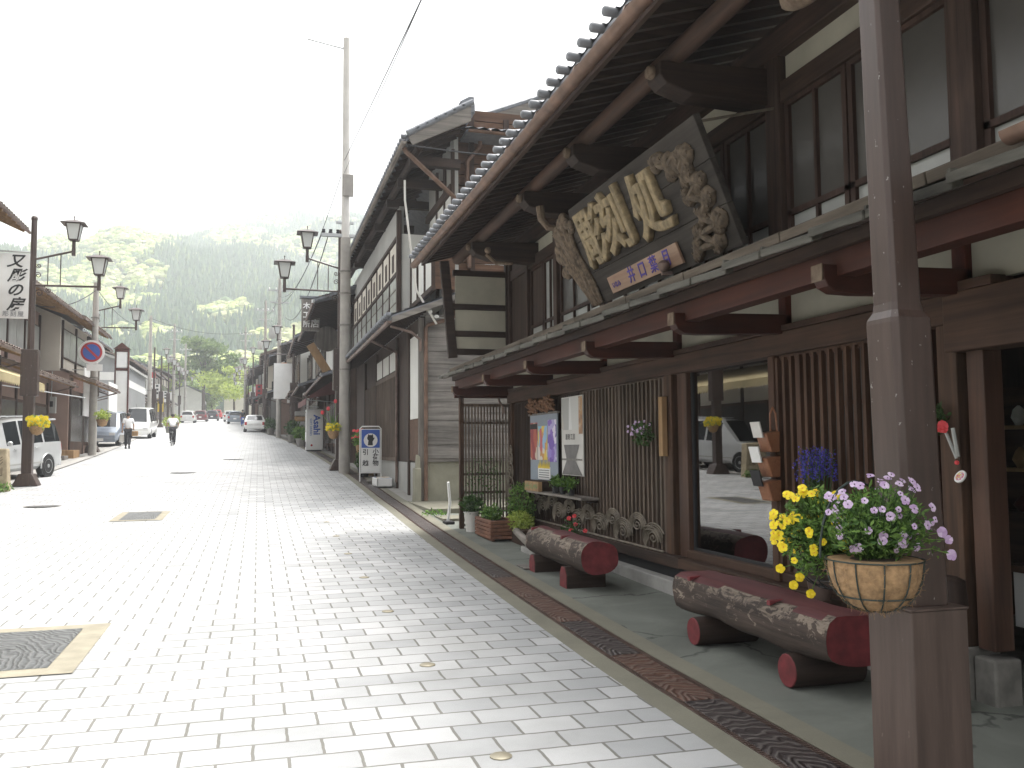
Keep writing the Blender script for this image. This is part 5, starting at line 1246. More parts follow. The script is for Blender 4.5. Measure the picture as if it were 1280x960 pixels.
MB().tube([(x,y,g+7.4),(x,y,g+13.9)], [.13,.10], 14).build('upper_pole', M['offwhite'], P1, smooth=True)
mb = MB(); mb.tube([(x-1.2,y,g+13.75),(x,y,g+13.55)], .03, 6); mb.tube([(x-1.2,y,g+13.7),(x-1.2,y,g+13.95)], .015, 5); mb.build('top_arm', M['steel'], P1)
mb = MB(); mb.box(x-.75,y-.06,g+7.42,x+.3,y+.06,g+7.52); mb.box(x-.3,y-.04,g+7.85,x+.25,y+.04,g+7.92); mb.build('crossarm', M['steel'], P1)
for k in range(3): MB().lathe([(.02,0),(.06,.04),(.045,.08),(.055,.13)], (x-.68+.22*k,y,g+7.52), 10).build('insulator', M['black'], P1, smooth=True)
MB().box(x-.12,y-.24,g+8.7,x+.22,y-.10,g+9.4).build('service_box', M['pole'], P1, bevel=.02)
for z in (3.2,4.6,5.6,6.3): MB().lathe([(.185,0),(.185,.05)], (x,y,g+z), 16).build('band', M['stone'], P1)
utility_pole('second utility pole on the right kerb, behind the far stone-footed lamp', 1.30, 61, 10.6)
utility_pole('far right utility pole crowded with insulators', .55, 82, 11.5)
utility_pole('farthest right utility pole among the lamps', -1.6, 116, 12)
utility_pole('left utility pole carrying the round no-parking sign', -6.55, 40.3, 7.2, False)
utility_pole('pale utility pole on the left in front of the grey shed', -7.75, 71, 8.8, False)
utility_pole('far left utility pole crowded with insulators', -8.3, 97, 10.5)
utility_pole('farthest left utility pole near the trees', -9.5, 128, 10.5)
# basket with tulips on the tall pole
tb_ = thing('tulip_basket', 'small basket of red tulips and yellow flowers hanging on the tall concrete pole', 'flower basket', (2.28,28.1,gz(28)+1.2))
c = Vector((2.24,28.1,gz(28)+1.32)); MB().lathe([(.01,-.26),(.10,-.22),(.17,-.1),(.18,0)], c, 14).build('basket', M['coir'], tb_, smooth=True)
rr = random.Random(90); MB().leaves(c+Vector((0,0,.1)), (.2,.2,.14), 200, .1, rr).build('foliage', M['leafy'], tb_)
mb = MB(); m2 = MB(); m3 = MB()
for dx, dz in ((-.13,.62),(-.28,.50),(.05,.85),(.12,.5)):
    q = c+Vector((dx*1.2,0,dz)); m2.tube([c, c+Vector((dx*.6,0,dz*.6)), q], .008, 5)
    if dx < .12: MB().lathe([(.01,0),(.05,.03),(.055,.09),(.03,.13)], q, 8).build('tulip', M['petalr'], tb_, smooth=True)
    for k in range(3): m2.leaf(c, .5, rr, .12, (dx*.6+rr.uniform(-.2,.2), 0, 1))
m2.build('stems', M['leaf'], tb_)
for k in range(46): flower(m3, c+Vector((rr.uniform(-.2,.2),rr.uniform(-.2,.1),rr.uniform(.02,.22))), (-.2,-1,.3), .045, rr)
m3.build('blossoms', M['petaly'], tb_)
# no-parking sign
NPs = thing('no_parking_sign', 'round no-parking sign in blue with red ring and slash on the left pole', 'road sign', (-6.6,40.0,gz(40)+4.1))
c = Vector((-6.62,40.05,5.52)); RX = Matrix.Rotation(radians(90),4,'X').to_3x3()
MB().lathe([(.50,0),(.50,.03)], c+Vector((0,-.01,0)), 32, RX).build('white_rim', M['white'], NPs); MB().lathe([(.41,0),(.41,.012)], c+Vector((0,-.045,0)), 32, RX).build('red_ring', M['red'], NPs)
MB().lathe([(.325,0),(.325,.012)], c+Vector((0,-.060,0)), 32, RX).build('blue_disc', M['blue'], NPs); mb = MB(); mb.beam(c+Vector((-.25,-.08,.25)), c+Vector((.25,-.08,-.25)), .02, .09, (1,0,1)); mb.build('slash', M['red'], NPs)
MB().box(-6.8,40.02,4.75,-6.2,40.05,5.02).build('supplementary_plate', M['white'], NPs); MB().box(-6.7,40.06,5.2,-6.5,40.2,5.3).build('clamp', M['steel'], NPs)
bw = thing('wall_notice', 'plain white rectangular board projecting beside the pole', 'sign', (-6.9,42,4)); MB().box(-7.15,41.4,2.95,-7.1,44.2,5.0).build('board', M['white'], bw); MB().tube([(-7.12,41.5,4.9),(-7.6,41.5,4.9)], .02, 6).build('bracket', M['steel'], bw)
bw2 = thing('wall_notice', 'smaller white board further right behind the left utility pole', 'sign', (-7,46,3)); MB().box(-7.0,47.0,3.4,-6.95,49.6,4.8).build('board', M['white'], bw2); MB().tube([(-7.0,47.2,4.7),(-7.9,47.2,4.7)], .02, 6).build('bracket', M['steel'], bw2)

# wires
def wire(label, a, b, sag, r=.012, n=24, group='overhead cables'):
    a = Vector(a); b = Vector(b); pts = [a.lerp(b, i/n)-Vector((0,0,sag*4*(i/n)*(1-i/n))) for i in range(n+1)]
    return tag(MB().tube(pts, r, 5).build('overhead_cable', M['black']), label, 'cable', group)
gg = gz(28.3)
wire('black cable from the tall pole arm rising out at the top of the picture', (2.55,28.3,gg+9.9), (1.707,-3,5.12), .05, .010)
wire('thinner twin of the cable rising over the street at the top of the picture', (2.55,28.3,gg+9.5), (1.58,-3,5.15), .05, .007)
wire('lower cable running on from the tall pole to the second pole', (2.45,28.3,gg+9.4), (1.3,61,gz(61)+9.4), 1.2)
wire('cable from the crossarm of the tall pole to the second pole', (1.9,28.3,gg+7.6), (.9,61,gz(61)+9.0), .9)
wire('lowest cable from the crossarm of the tall pole to the second pole', (2.1,28.3,gg+7.6), (1.7,61,gz(61)+8.0), 1.1, .018)
wire('cable between the second and third right poles', (1.3,61,gz(61)+9.7), (.55,82,gz(82)+10.4), .6)
wire('cable crossing the street between left and right poles far away', (-7.75,71,gz(71)+8.6), (.55,82,gz(82)+9), .8)
wire('cable between the left poles', (-6.55,40.3,gz(40)+7.0), (-7.75,71,gz(71)+8.6), .9)
wire('cable from the left pole down to the brown house', (-6.55,40.3,gz(40)+6.9), (-7.9,33.0,6.6), .5, .02)
wire('rope-like cable under the high eave of the plank-sided house', (3.0,18.62,7.95), (9,16.0,7.2), .15, .018)
wire('cable between the far left poles', (-7.75,71,gz(71)+8.4), (-8.3,97,gz(97)+9.6), .7)

# ------------------------------------------------------------------ generic town house
def townhouse(label, side, y0, y1, Xf, h1=2.9, h2=5.6, lower='backboard', upper='plasterw', roofm='tile', wins=3, depth=8, eave=.9, cat='house', name='town_house', shop=None, near=False, group=None, base=None, signband=None, raft='darkx', pent=True, winmat='glassd', groupless=False):
    g = gz((y0+y1)/2) if base is None else base; s = side; ym = (y0+y1)/2
    t = thing(name, label, cat, (Xf, ym, g), group)
    def bx(mb, u0, ya, z0, u1, yb, z1): return mb.box(Xf+s*u0, ya, g+z0, Xf+s*u1, yb, g+z1)
    gap = .06
    mb = MB(); bx(mb, 0, y0+gap, -.6, depth, y1-gap, h1+.3); mb.build('lower_wall', M[lower], t)
    mb = MB(); bx(mb, .35, y0+gap, h1+.3, depth, y1-gap, h2+.05); ridge = depth*.5; rz = h2+.38*(ridge+eave); 
    zz = lambda u: h2+.38*(u+eave)-.06
    mb.prism([(Xf+s*.35, g+h2+.05),(Xf+s*(depth-.2), g+h2+.05),(Xf+s*ridge, g+rz-.10)], 'y', y0+gap+.02, y1-gap-.02); mb.build('upper_wall', M[upper], t)
    pt = .27 if near else .42; cr = .3 if near else .6
    mb = MB(); roof_sheet(mb, s, -eave, g+h2+.02, ridge, g+rz, Xf, y0-.2+gap, y1+.2-gap, pt, cr, .04 if near else .05, .07); mb.build('roof', M[roofm], t, smooth=near, ang=50)
    mb = MB(); roof_sheet(mb, -s, -(depth-ridge)-.4, g+rz-.38*(depth-ridge+.4), 0, g+rz, Xf+s*ridge, y0-.2+gap, y1+.2-gap, pt*1.5, cr*2, .04, .07); mb.build('roof_back', M[roofm], t)
    mb = MB(); mb.box(Xf+s*(ridge-.14), y0-.15+gap, g+rz-.02, Xf+s*(ridge+.14), y1+.15-gap, g+rz+.2); mb.build('ridge', M[roofm], t)
    if pent:
        mb = MB(); roof_sheet(mb, s, -1.0, g+h1-.12, .34, g+h1+.38, Xf, y0+gap, y1-gap, pt, cr*.8, .035, .06); mb.build('lower_roof', M[roofm], t, smooth=near, ang=50)
        mb = MB(); gutter(mb, (Xf-s*1.05, y0+gap, g+h1-.2), (Xf-s*1.05, y1-gap, g+h1-.2), .055, 6); mb.build('gutter', M['copperd'], t); mb = MB(); gutter(mb, (Xf-s*(eave+.05), y0+gap, g+h2-.08), (Xf-s*(eave+.05), y1-gap, g+h2-.08), .055, 6); mb.build('gutter', M['copperd'], t)
        mb = MB(); mb.tube([(Xf-s*1.0, y1-.4, g+h1-.25),(Xf-s*.08, y1-.3, g+h1-.5),(Xf-s*.08, y1-.3, g)], .04, 6); mb.build('downspout', M['copperd'], t)
        mb = MB(); y = y0+.3
        mb2 = MB()
        while y < y1-.2: mb.beam((Xf-s*.95,y,g+h1-.22),(Xf+s*.05,y,g+h1+.12),.05,.07); mb2.beam((Xf-s*(eave-.05),y,g+h2-.10),(Xf+s*.4,y,g+h2+.36),.06,.08); y += .5 if near else 1.0
        mb.build('lower_rafters', M[raft], t); mb2.build('rafters', M[raft], t)
    # openings
    L = y1-y0; n = wins; w = (L-.6)/n
    for i in range(n):
        a = y0+.3+i*w+.12; b = a+w-.24
        f = MB(); bx(f, .30, a, h1+.85, .345, b, min(h1+2.1, h2-.35)); fo = f.build('window', M['darkz'], t)
        p = MB(); k = 2
        for q in range(k): aa = a+.05+(b-a-.05)*q/k; bb = a+(b-a-.05)*(q+1)/k; bx(p, .285, aa, h1+.90, .297, bb, min(h1+2.05, h2-.40))
        p.build('pane', M[winmat], fo)
    if shop == 'open':
        f = MB(); bx(f, -.02, y0+.5, 0, -.005, y1-.5, 2.3); f.build('shop_opening', M['black'], t)
    else:
        for i in range(n):
            a = y0+.3+i*w+.1; b = a+w-.2; f = MB(); bx(f, -.04, a, .35 if i else 0, -.005, b, 2.35); fo = f.build('door' if i == 0 else 'shop_window', M['lattice2'], t)
            p = MB(); k = 2
            for q in range(k): aa = a+.06+(b-a-.06)*q/k; bb = a+(b-a-.06)*(q+1)/k; bx(p, -.055, aa, .5, -.043, bb, 2.25)
            p.build('pane', M['glassd'], fo)
    for i in range(n+1):
        yy = min(max(y0+.3+i*w, y0+.2), y1-.2); f = MB(); bx(f, -.06, yy-.07, -.3, -.005, yy+.07, h1-.1); bx(f, .27, yy-.06, h1+.42, .345, yy+.06, h2-.05); f.build('post', M['darkz'], t)
    if signband:
        f = MB(); bx(f, -1.15, y0+.5, h1-.1, -1.08, y1-.5, h1+.65); f.build('sign_band', M[signband], t)
    return t
# right side
R3 = townhouse('dark wooden two-storey house with brown awning behind the tall concrete pole', 1, 33.4, 45.5, 3.25, 3.1, 5.7, wins=5, near=True, upper='backboard', eave=1.3)
g = gz(40)
MB().box(3.22,41.0,g+3.6,3.23,44.8,g+5.0).build('white_panel', M['plasterw'], R3)
R4 = townhouse('dark gabled house just past the awning', 1, 46.0, 54.0, 2.95, 3.1, 5.4, wins=3, upper='plasterw', eave=1.2)
aw = thing('awning', 'dark red-brown shop awning over the vending machine', 'awning', (2.2,42,g+2.6))
mb = MB(); mb.add([(1.95,38.6,g+2.35),(1.95,46.2,g+2.5),(3.2,46.2,g+3.35),(3.2,38.6,g+3.2)], [(0,1,2,3)]); mb.add([(1.95,38.6,g+2.35),(3.2,38.6,g+2.55),(3.2,38.6,g+3.2)], [(0,1,2)]); mb.add([(1.95,38.6,g+2.1),(1.95,46.2,g+2.25),(1.95,46.2,g+2.5),(1.95,38.6,g+2.35)], [(0,1,2,3)])
ao = mb.build('canvas', m_flat('awning_cloth', (.13,.05,.045), .8, var=.15), aw); so_ = ao.modifiers.new('s', 'SOLIDIFY'); so_.thickness = .02
MB().tube([(1.97,38.7,g+2.3),(3.2,38.7,g+2.2)], .02, 6).tube([(1.97,46.1,g+2.4),(3.2,46.1,g+2.3)], .02, 6).build('frame', M['steel'], aw)
hs_ = thing('lantern_sign', 'boxy hanging shop sign with pale characters under the gable, behind the tall pole', 'sign', (2.1,38.2,g+5.2))
z = g+5.15; MB().box(1.70,38.0,z,2.45,38.3,z+1.35).build('box', M['greyz'], hs_, bevel=.03); MB().box(1.62,37.95,z+1.36,2.53,38.35,z+1.45).build('cap', M['tile'], hs_)
for k, c_ in enumerate('彫刻店'): text('sign_text', c_, .36, (2.25,37.99,z+1.12-.42*k), (1,0,0), (0,0,1), M['white'], hs_, ext=.005, off=.008)
for k, c_ in enumerate('木工所'): text('sign_text', c_, .30, (1.90,37.99,z+1.02-.38*k), (1,0,0), (0,0,1), M['white'], hs_, ext=.005, off=.008)
MB().tube([(2.4,38.15,z+1.5),(3.3,38.15,z+1.5)], .03, 6).build('bracket', M['iron'], hs_)
rd = MB(); rd.lathe([(.55,0),(.55,.12)], (2.85,39.6,g+5.0), 24, Matrix.Rotation(radians(90),4,'X').to_3x3()); tag(rd.build('round_sign', M['greyz']), 'grey round wooden disc sign beside the boxy hanging sign', 'sign')
tag(MB().box(-.9,-.03,-.18,.9,.03,.18, Matrix.Translation((2.6,39.2,g+3.95))@Matrix.Rotation(radians(58),4,'Y')).build('wooden_plank_sign', M['tanw'], bevel=.01), 'tan plank sign slanting under the boxy hanging sign', 'sign')
# vending machine (faces down the street edge)
vm = thing('vending_machine', 'white and pale vending machine under the awning with blue lettering on its side', 'vending machine', (2.55,42.5,gz(42.5)))
g = gz(42.5); MB().box(2.15,42.5,g+.06,2.92,43.4,g+1.95).build('cabinet', M['white'], vm, bevel=.03)
MB().box(2.14,42.6,g+.9,2.148,43.3,g+1.85).build('display', M['glassbl'], vm); MB().box(2.14,42.65,g+.2,2.148,43.2,g+.45).build('dispensing_slot', M['black'], vm)
for k, c_ in enumerate('Asahi'): pass
text('side_lettering', 'Asahi', .42, (2.62,42.492,g+1.22), (0,0,-1), (1,0,0), M['blue'], vm, ext=.002, off=.012)
text('side_lettering', 'SOFT DRINKS', .13, (2.36,42.492,g+1.12), (0,0,-1), (1,0,0), M['blue'], vm, ext=.002)
MB().box(2.2,42.55,g,2.85,43.35,g+.06).build('feet', M['black'], vm); mb = MB(); mb.lathe([(.05,0),(.05,.004)], (2.4,42.494,g+.28), 12, Matrix.Rotation(radians(90),4,'X').to_3x3()); mb.build('red_mark', M['red'], vm)
for k, (x_, y_, lb) in enumerate(((2.15,47.5,'green plant in a stone pot beside the stone lamp base on the right'),(2.5,44.6,'low dark planter of greenery left of the vending machine'))):
    potted('potted_plant', lb, x_, y_, gz(y_), .28, .4, M['stonel'], M['leaf'], 380, (.4,.4,.35), .2, 200+k)
y = 54.5
spec_r = [('whitewashed storehouse with a blank bright wall beyond the far lamp', 5.5,'plasterw','plasterw',1.75),('dark house with slanting roofs and banners far on the right',8,'backboard','plasterw',.9),
 ('narrow brown house far on the right behind the third pole',8,'plasterb','cream',.2),('grey house further up on the right',9,'plasterg','plasterw',-.5),('small dark house behind the far right poles',10,'backboard','cream',-1.1),
 ('low pale shop far up on the right',11,'cream','plasterw',-1.5),('far brown house close to the trees on the right',12,'plasterb','plasterg',-1.9),('farthest right house before the trees',14,'backboard','cream',-2.2)]
for i, (lb, L, lo, up, _) in enumerate(spec_r):
    rr = random.Random(300+i); townhouse(lb, 1, y+.1, y+L, E(y+L/2)+1.25, rr.uniform(2.7,3.1), rr.uniform(5.0,6.2), lo, up, wins=3, eave=.9, roofm='tile' if i % 3 else 'tileb', shop=None, winmat='glassd'); y += L+.3
# left side
L1 = townhouse('cream two-storey shop with layered dark eaves and a hanging calligraphy banner, nearest on the left', -1, 17.5, 30.6, -7.6, 3.9, 7.75, 'cream', 'cream', wins=4, near=True, eave=.65, winmat='glassbl', roofm='tileb', base=.6, raft='tanw')
MB().box(-7.3,22.2,6.2,-7.29,30.2,7.0).build('white_band', M['white'], L1)
L2 = townhouse('brown-walled house with tan soffit beyond the silver car', -1, 31.0, 38.6, -7.9, 3.3, 5.9, 'plasterb', 'plasterb', wins=3, near=True, eave=1.1, roofm='tileb', winmat='glassbl', base=.9, raft='tanw')
MB().box(-9.8,30.9,4.9,-8.0,31.0,7.1).build('side_cladding', M['brownx'], L2)
L2b = townhouse('small brown shop with pinkish fascia right behind the no-parking pole', -1, 38.9, 45.0, -7.25, 3.0, 5.4, 'plasterb', 'cream', wins=2, near=True, eave=.6, roofm='tileb', winmat='glassbl', base=1.35, raft='tanw')
MB().box(-7.18,39.4,3.9,-7.14,44.6,4.6).build('fascia_board', m_flat('pink_fascia', (.45,.27,.22), .7), L2b)
eb = thing('electric_meter', 'small grey meter box on the brown wall beside the silver car', 'meter', (-8.2,38.7,3)); MB().box(-8.0,38.72,2.95,-7.65,38.89,3.6).build('box', M['plasterg'], eb, bevel=.02); MB().tube([(-7.83,38.8,3.6),(-7.83,38.85,4.6)], .02, 6).build('conduit', M['steel'], eb); MB().box(-7.9,38.71,3.2,-7.75,38.718,3.42).build('meter_window', M['black'], eb)
tag(MB().box(-7.4,38.4,gz(38),-6.9,39.6,gz(38)+.35).build('planter_box', M['tanw'], bevel=.02), 'low tan wooden box on the pavement before the left pole', 'box')
tag(MB().box(-7.5,37.2,gz(37),-7.0,37.9,gz(37)+.18).build('wooden_step', M['greyx'], bevel=.02), 'grey wooden step beside the silver car', 'step')
bn = thing('banner_sign', 'white hanging banner with black brush calligraphy on the left shop', 'banner', (-6.9,28.6,6.4))
bm = m_flat('banner_cloth', (.8,.8,.78), .8, var=.03)
MB().box(-7.22,28.55,5.30,-6.42,28.60,7.2).build('cloth', bm, bn); MB().tube([(-7.3,28.58,5.2),(-7.3,28.58,9.3)], .035, 6).tube([(-7.6,28.58,7.25),(-6.35,28.58,7.25)], .025, 6).build('rod', M['steel'], bn)
for k, c_ in enumerate('又彫の房'): text('banner_text', c_, .42, (-6.80+.03*(k % 2),28.54,6.95-.42*k), (1,.0,0), (.12,0,1), M['ink'], bn, ext=.002, off=.010, shear=.25)
text('banner_text', '彫刻屋', .17, (-6.82,28.54,5.42), (1,0,0), (0,0,1), m_flat('grey_ink', (.2,.2,.22), .7), bn, ext=.002, spacing=1.3)
sm = thing('stone_marker', 'tan inscribed stone marker at the left edge of the picture', 'stone marker', (-5.98,24.0,gz(24)))
g = gz(24); mb = MB(); mb.prism([(-6.5,g-.05),(-5.70,g-.05),(-5.76,g+1.02),(-6.4,g+1.06)], 'y', 23.9, 24.2); mb.build('slab', m_flat('tan_stone', (.40,.33,.22), .85, var=.25, sc=7, bs=.4), sm, bevel=.03)
for k, c_ in enumerate('彫刻'): text('carved_text', c_, .22, (-5.93,23.895,g+.72-.26*k), (1,0,0), (0,0,1), m_flat('inscription', (.17,.13,.08), .8), sm, ext=.002, off=.002)
MB().leaves((-5.95,23.8,g+.1),(.35,.15,.12),260,.09,random.Random(91)).build('moss_tuft', M['leaf'], sm)
# awning with scalloped edge (seen in the window reflection)
ca = thing('canvas_awning', 'cream scalloped awning on the left shop', 'awning', (-6.6,30,3.6)); mb = MB()
mb.add([(-7.6,19.8,4.1),(-7.6,30.2,4.1),(-6.3,30.2,3.5),(-6.3,19.8,3.5)], [(0,1,2,3)]); 
for k in range(52): a = 19.8+k*.2; mb.add([(-6.3,a,3.5),(-6.3,a+.2,3.5),(-6.3,a+.2,3.32),(-6.3,a+.1,3.25),(-6.3,a,3.32)], [(0,1,2,3,4)])
ao = mb.build('canvas', m_flat('awning_cream', (.40,.33,.18), .8, var=.1), ca); q_ = ao.modifiers.new('s', 'SOLIDIFY'); q_.thickness = .015
MB().tube([(-6.32,19.8,3.48),(-7.6,19.8,3.5)], .02, 6).tube([(-6.32,37.2,3.48),(-7.6,30.2,3.5)], .02, 6).build('frame', M['steel'], ca)
# yellow flower basket on the left lamp
yb = thing('flower_basket', 'basket of yellow flowers hanging on the left street lamp', 'flower basket', (-5.5,25.3,gz(25)+1.3))
c = Vector((-5.42,25.3,gz(25)+1.55)); MB().lathe([(.01,-.24),(.11,-.20),(.17,-.1),(.19,0)], c, 14).build('basket', M['coir'], yb, smooth=True)
rr = random.Random(92); MB().leaves(c+Vector((.03,0,.08)), (.26,.22,.16), 260, .10, rr).build('foliage', M['leafy'], yb); mb = MB()
for k in range(70): flower(mb, c+Vector((rr.uniform(-.22,.26),rr.uniform(-.22,.12),rr.uniform(.0,.25))), (-.1,-1,.3), .05, rr)
mb.build('blossoms', M['petaly'], yb)
yb2 = thing('flower_basket', 'pale basket with yellow flowers on the pole with the no-parking sign', 'flower basket', (-6.3,40,gz(40)+1.4)); c = Vector((-6.15,40,gz(40)+1.5)); MB().lathe([(.01,-.3),(.16,-.24),(.24,0)], c, 12).build('basket', M['coir'], yb2, smooth=True); MB().leaves(c+Vector((0,0,.15)), (.3,.3,.22), 200, .14, rr).build('foliage', M['leafy'], yb2)
# white tall signboard column and grey shed, further buildings left
L3 = townhouse('pale narrow house behind the boards on the left', -1, 45.4, 54.0, -8.7, 3.0, 5.4, 'cream', 'plasterw', wins=3, eave=.8, roofm='tile')
wc = thing('sign_tower', 'tall white signboard tower with brown frame and little gabled top on the left', 'sign', (-7.65,56,gz(56)))
g = gz(56); MB().box(-7.95,56,g,-7.33,56.2,g+4.1).box(-7.92,56,g+4.3,-7.36,56.2,g+5.2).build('panel', M['white'], wc)
mb = MB(); mb.box(-8.02,55.95,g,-7.96,56.25,g+5.35); mb.box(-7.32,55.95,g,-7.26,56.25,g+5.35); mb.box(-7.95,55.96,g+4.12,-7.33,56.2,g+4.26); mb.box(-8.02,55.96,g+5.22,-7.26,56.2,g+5.36); mb.prism([(-8.1,g+5.37),(-7.18,g+5.37),(-7.64,g+5.75)], 'y', 55.9, 56.3); mb.build('frame', M['redz'], wc)
sd_ = thing('grey_shed', 'grey metal-clad shed with a shallow sloping roof on the left', 'shed', (-12,68,gz(68)))
g = gz(68); mb = MB(); mb.prism([(-8.6,g-1.2),(-18,g-1.2),(-18,g+8.0),(-8.6,g+4.6)], 'y', 60, 76); mb.build('wall', m_flat('grey_cladding', (.34,.35,.36), .7, var=.08), sd_)
mb = MB(); mb.prism([(-8.3,g+4.5),(-18.4,g+8.15),(-18.4,g+8.3),(-8.3,g+4.65)], 'y', 59.5, 76.4); mb.build('roof', M['plasterg'], sd_); MB().box(-18,59.96,g+3.3,-8.62,59.99,g+3.8).build('white_band', M['white'], sd_); MB().box(-8.59,60,g+3.3,-8.57,76,g+3.8).build('white_band', M['white'], sd_)
mb = MB()
for k in range(26): mb.box(-8.595,60.3+k*.6,g-.5,-8.57,60.36+k*.6,g+3.25)
mb.build('cladding_ribs', M['plasterg'], sd_)
wb2 = thing('white_signboard', 'big blank white signboard above the kerb beside the second right pole', 'sign', (1.6,60,6))
MB().box(.95,59.6,4.7,2.2,59.75,7.0).build('board', M['white'], wb2); MB().tube([(2.1,59.7,gz(60)),(2.1,59.7,4.8)], .05, 8).build('post', M['iron'], wb2)
y = 77
spec_l = [('grey-roofed house with white panels beyond the shed',9,'plasterg','plasterw'),('brown house with a red sign panel far on the left',9,'plasterb','plasterb'),('narrow pale house far on the left',9,'cream','plasterw'),
 ('dark far house on the left',10,'backboard','cream'),('far white house near the trees on the left',11,'plasterw','plasterw'),('farthest left house before the trees',13,'plasterb','cream')]
for i, (lb, L, lo, up) in enumerate(spec_l):
    rr = random.Random(400+i); townhouse(lb, -1, y+.1, y+L, K(y+L/2)-1.6, rr.uniform(2.7,3.1), rr.uniform(5.2,6.2), lo, up, wins=3, eave=.8, roofm='tile' if i % 2 else 'tileb'); y += L+.3
# far hanging signs and banners
rr = random.Random(500); cols = ['white','red','white','offwhite','orange','white','blue','white','yellow','cream']
fs = [(-1,88,3.9,'white'),(-1,90,4.6,'red'),(-1,98,3.6,'white'),(-1,104,2.2,'yellow'),(-1,112,3.2,'white'),(-1,122,3.4,'white'),(1,60,2.9,'white'),(1,66,4.4,'orange'),(1,71,3.4,'black'),(1,80,3.2,'cream'),(1,90,3.4,'red'),(1,100,3.4,'white'),(1,110,3.3,'white'),(1,124,3.5,'red')]
for i, (s_, yy, zz_, m_) in enumerate(fs):
    x_ = (K(yy)-.3 if s_ < 0 else E(yy)+.75); g = gz(yy)
    t = thing('hanging_sign', 'small %s shop sign hanging far up the %s side' % ({'offwhite':'pale','cream':'cream'}.get(m_, m_), 'left' if s_ < 0 else 'right'), 'sign', (x_,yy,g+zz_), 'far %s shop signs on the %s' % (m_, 'left' if s_ < 0 else 'right'))
    h = rr.uniform(.8,1.7); w = rr.uniform(.5,.8); MB().box(x_-w/2,yy,g+zz_-h/2,x_+w/2,yy+.12,g+zz_+h/2).build('panel', M[m_], t)
    MB().tube([(x_,yy+.06,g+zz_+h/2),(x_+s_*1.4,yy+.06,g+zz_+h/2)], .03, 5).build('bracket', M['iron'], t)
    if i % 2 == 0: mb = MB(); [mb.box(x_-.12,yy-.01,g+zz_+h*.3-k*h*.25,x_+.12,yy-.003,g+zz_+h*.3-k*h*.25+h*.13) for k in range(3)]; mb.build('marks', M['ink'] if m_ != 'black' else M['white'], t)
rl = thing('stone_lantern_base', 'stacked stone base and pots by the right kerb near the white storehouse', 'stone', (2.3,55.5,gz(55)))
for k in range(6): MB().box(2.1,54.6,gz(55)+.3*k,2.7,55.6,gz(55)+.3*k+.27).build('stone_block', M['stonel'] if k % 2 else M['tanw'], rl, bevel=.04)
for k, (x_, y_, m_, lb) in enumerate(((1.9,52.5,'leafd','round dark shrub in a pot at the right kerb past the awning'),(-6.6,74,'leafy','yellow flowers in a pot by the left kerb before the pale pole'),(-7.3,88,'leafy','yellow-green plant by the far left kerb'),(.9,68,'leafd','shrub by the kerb behind the white sedan'))):
    potted('potted_plant', lb, x_, y_, gz(y_), .3, .45, M['stone'], M[m_], 300, (.45,.45,.45), .22, 210+k)

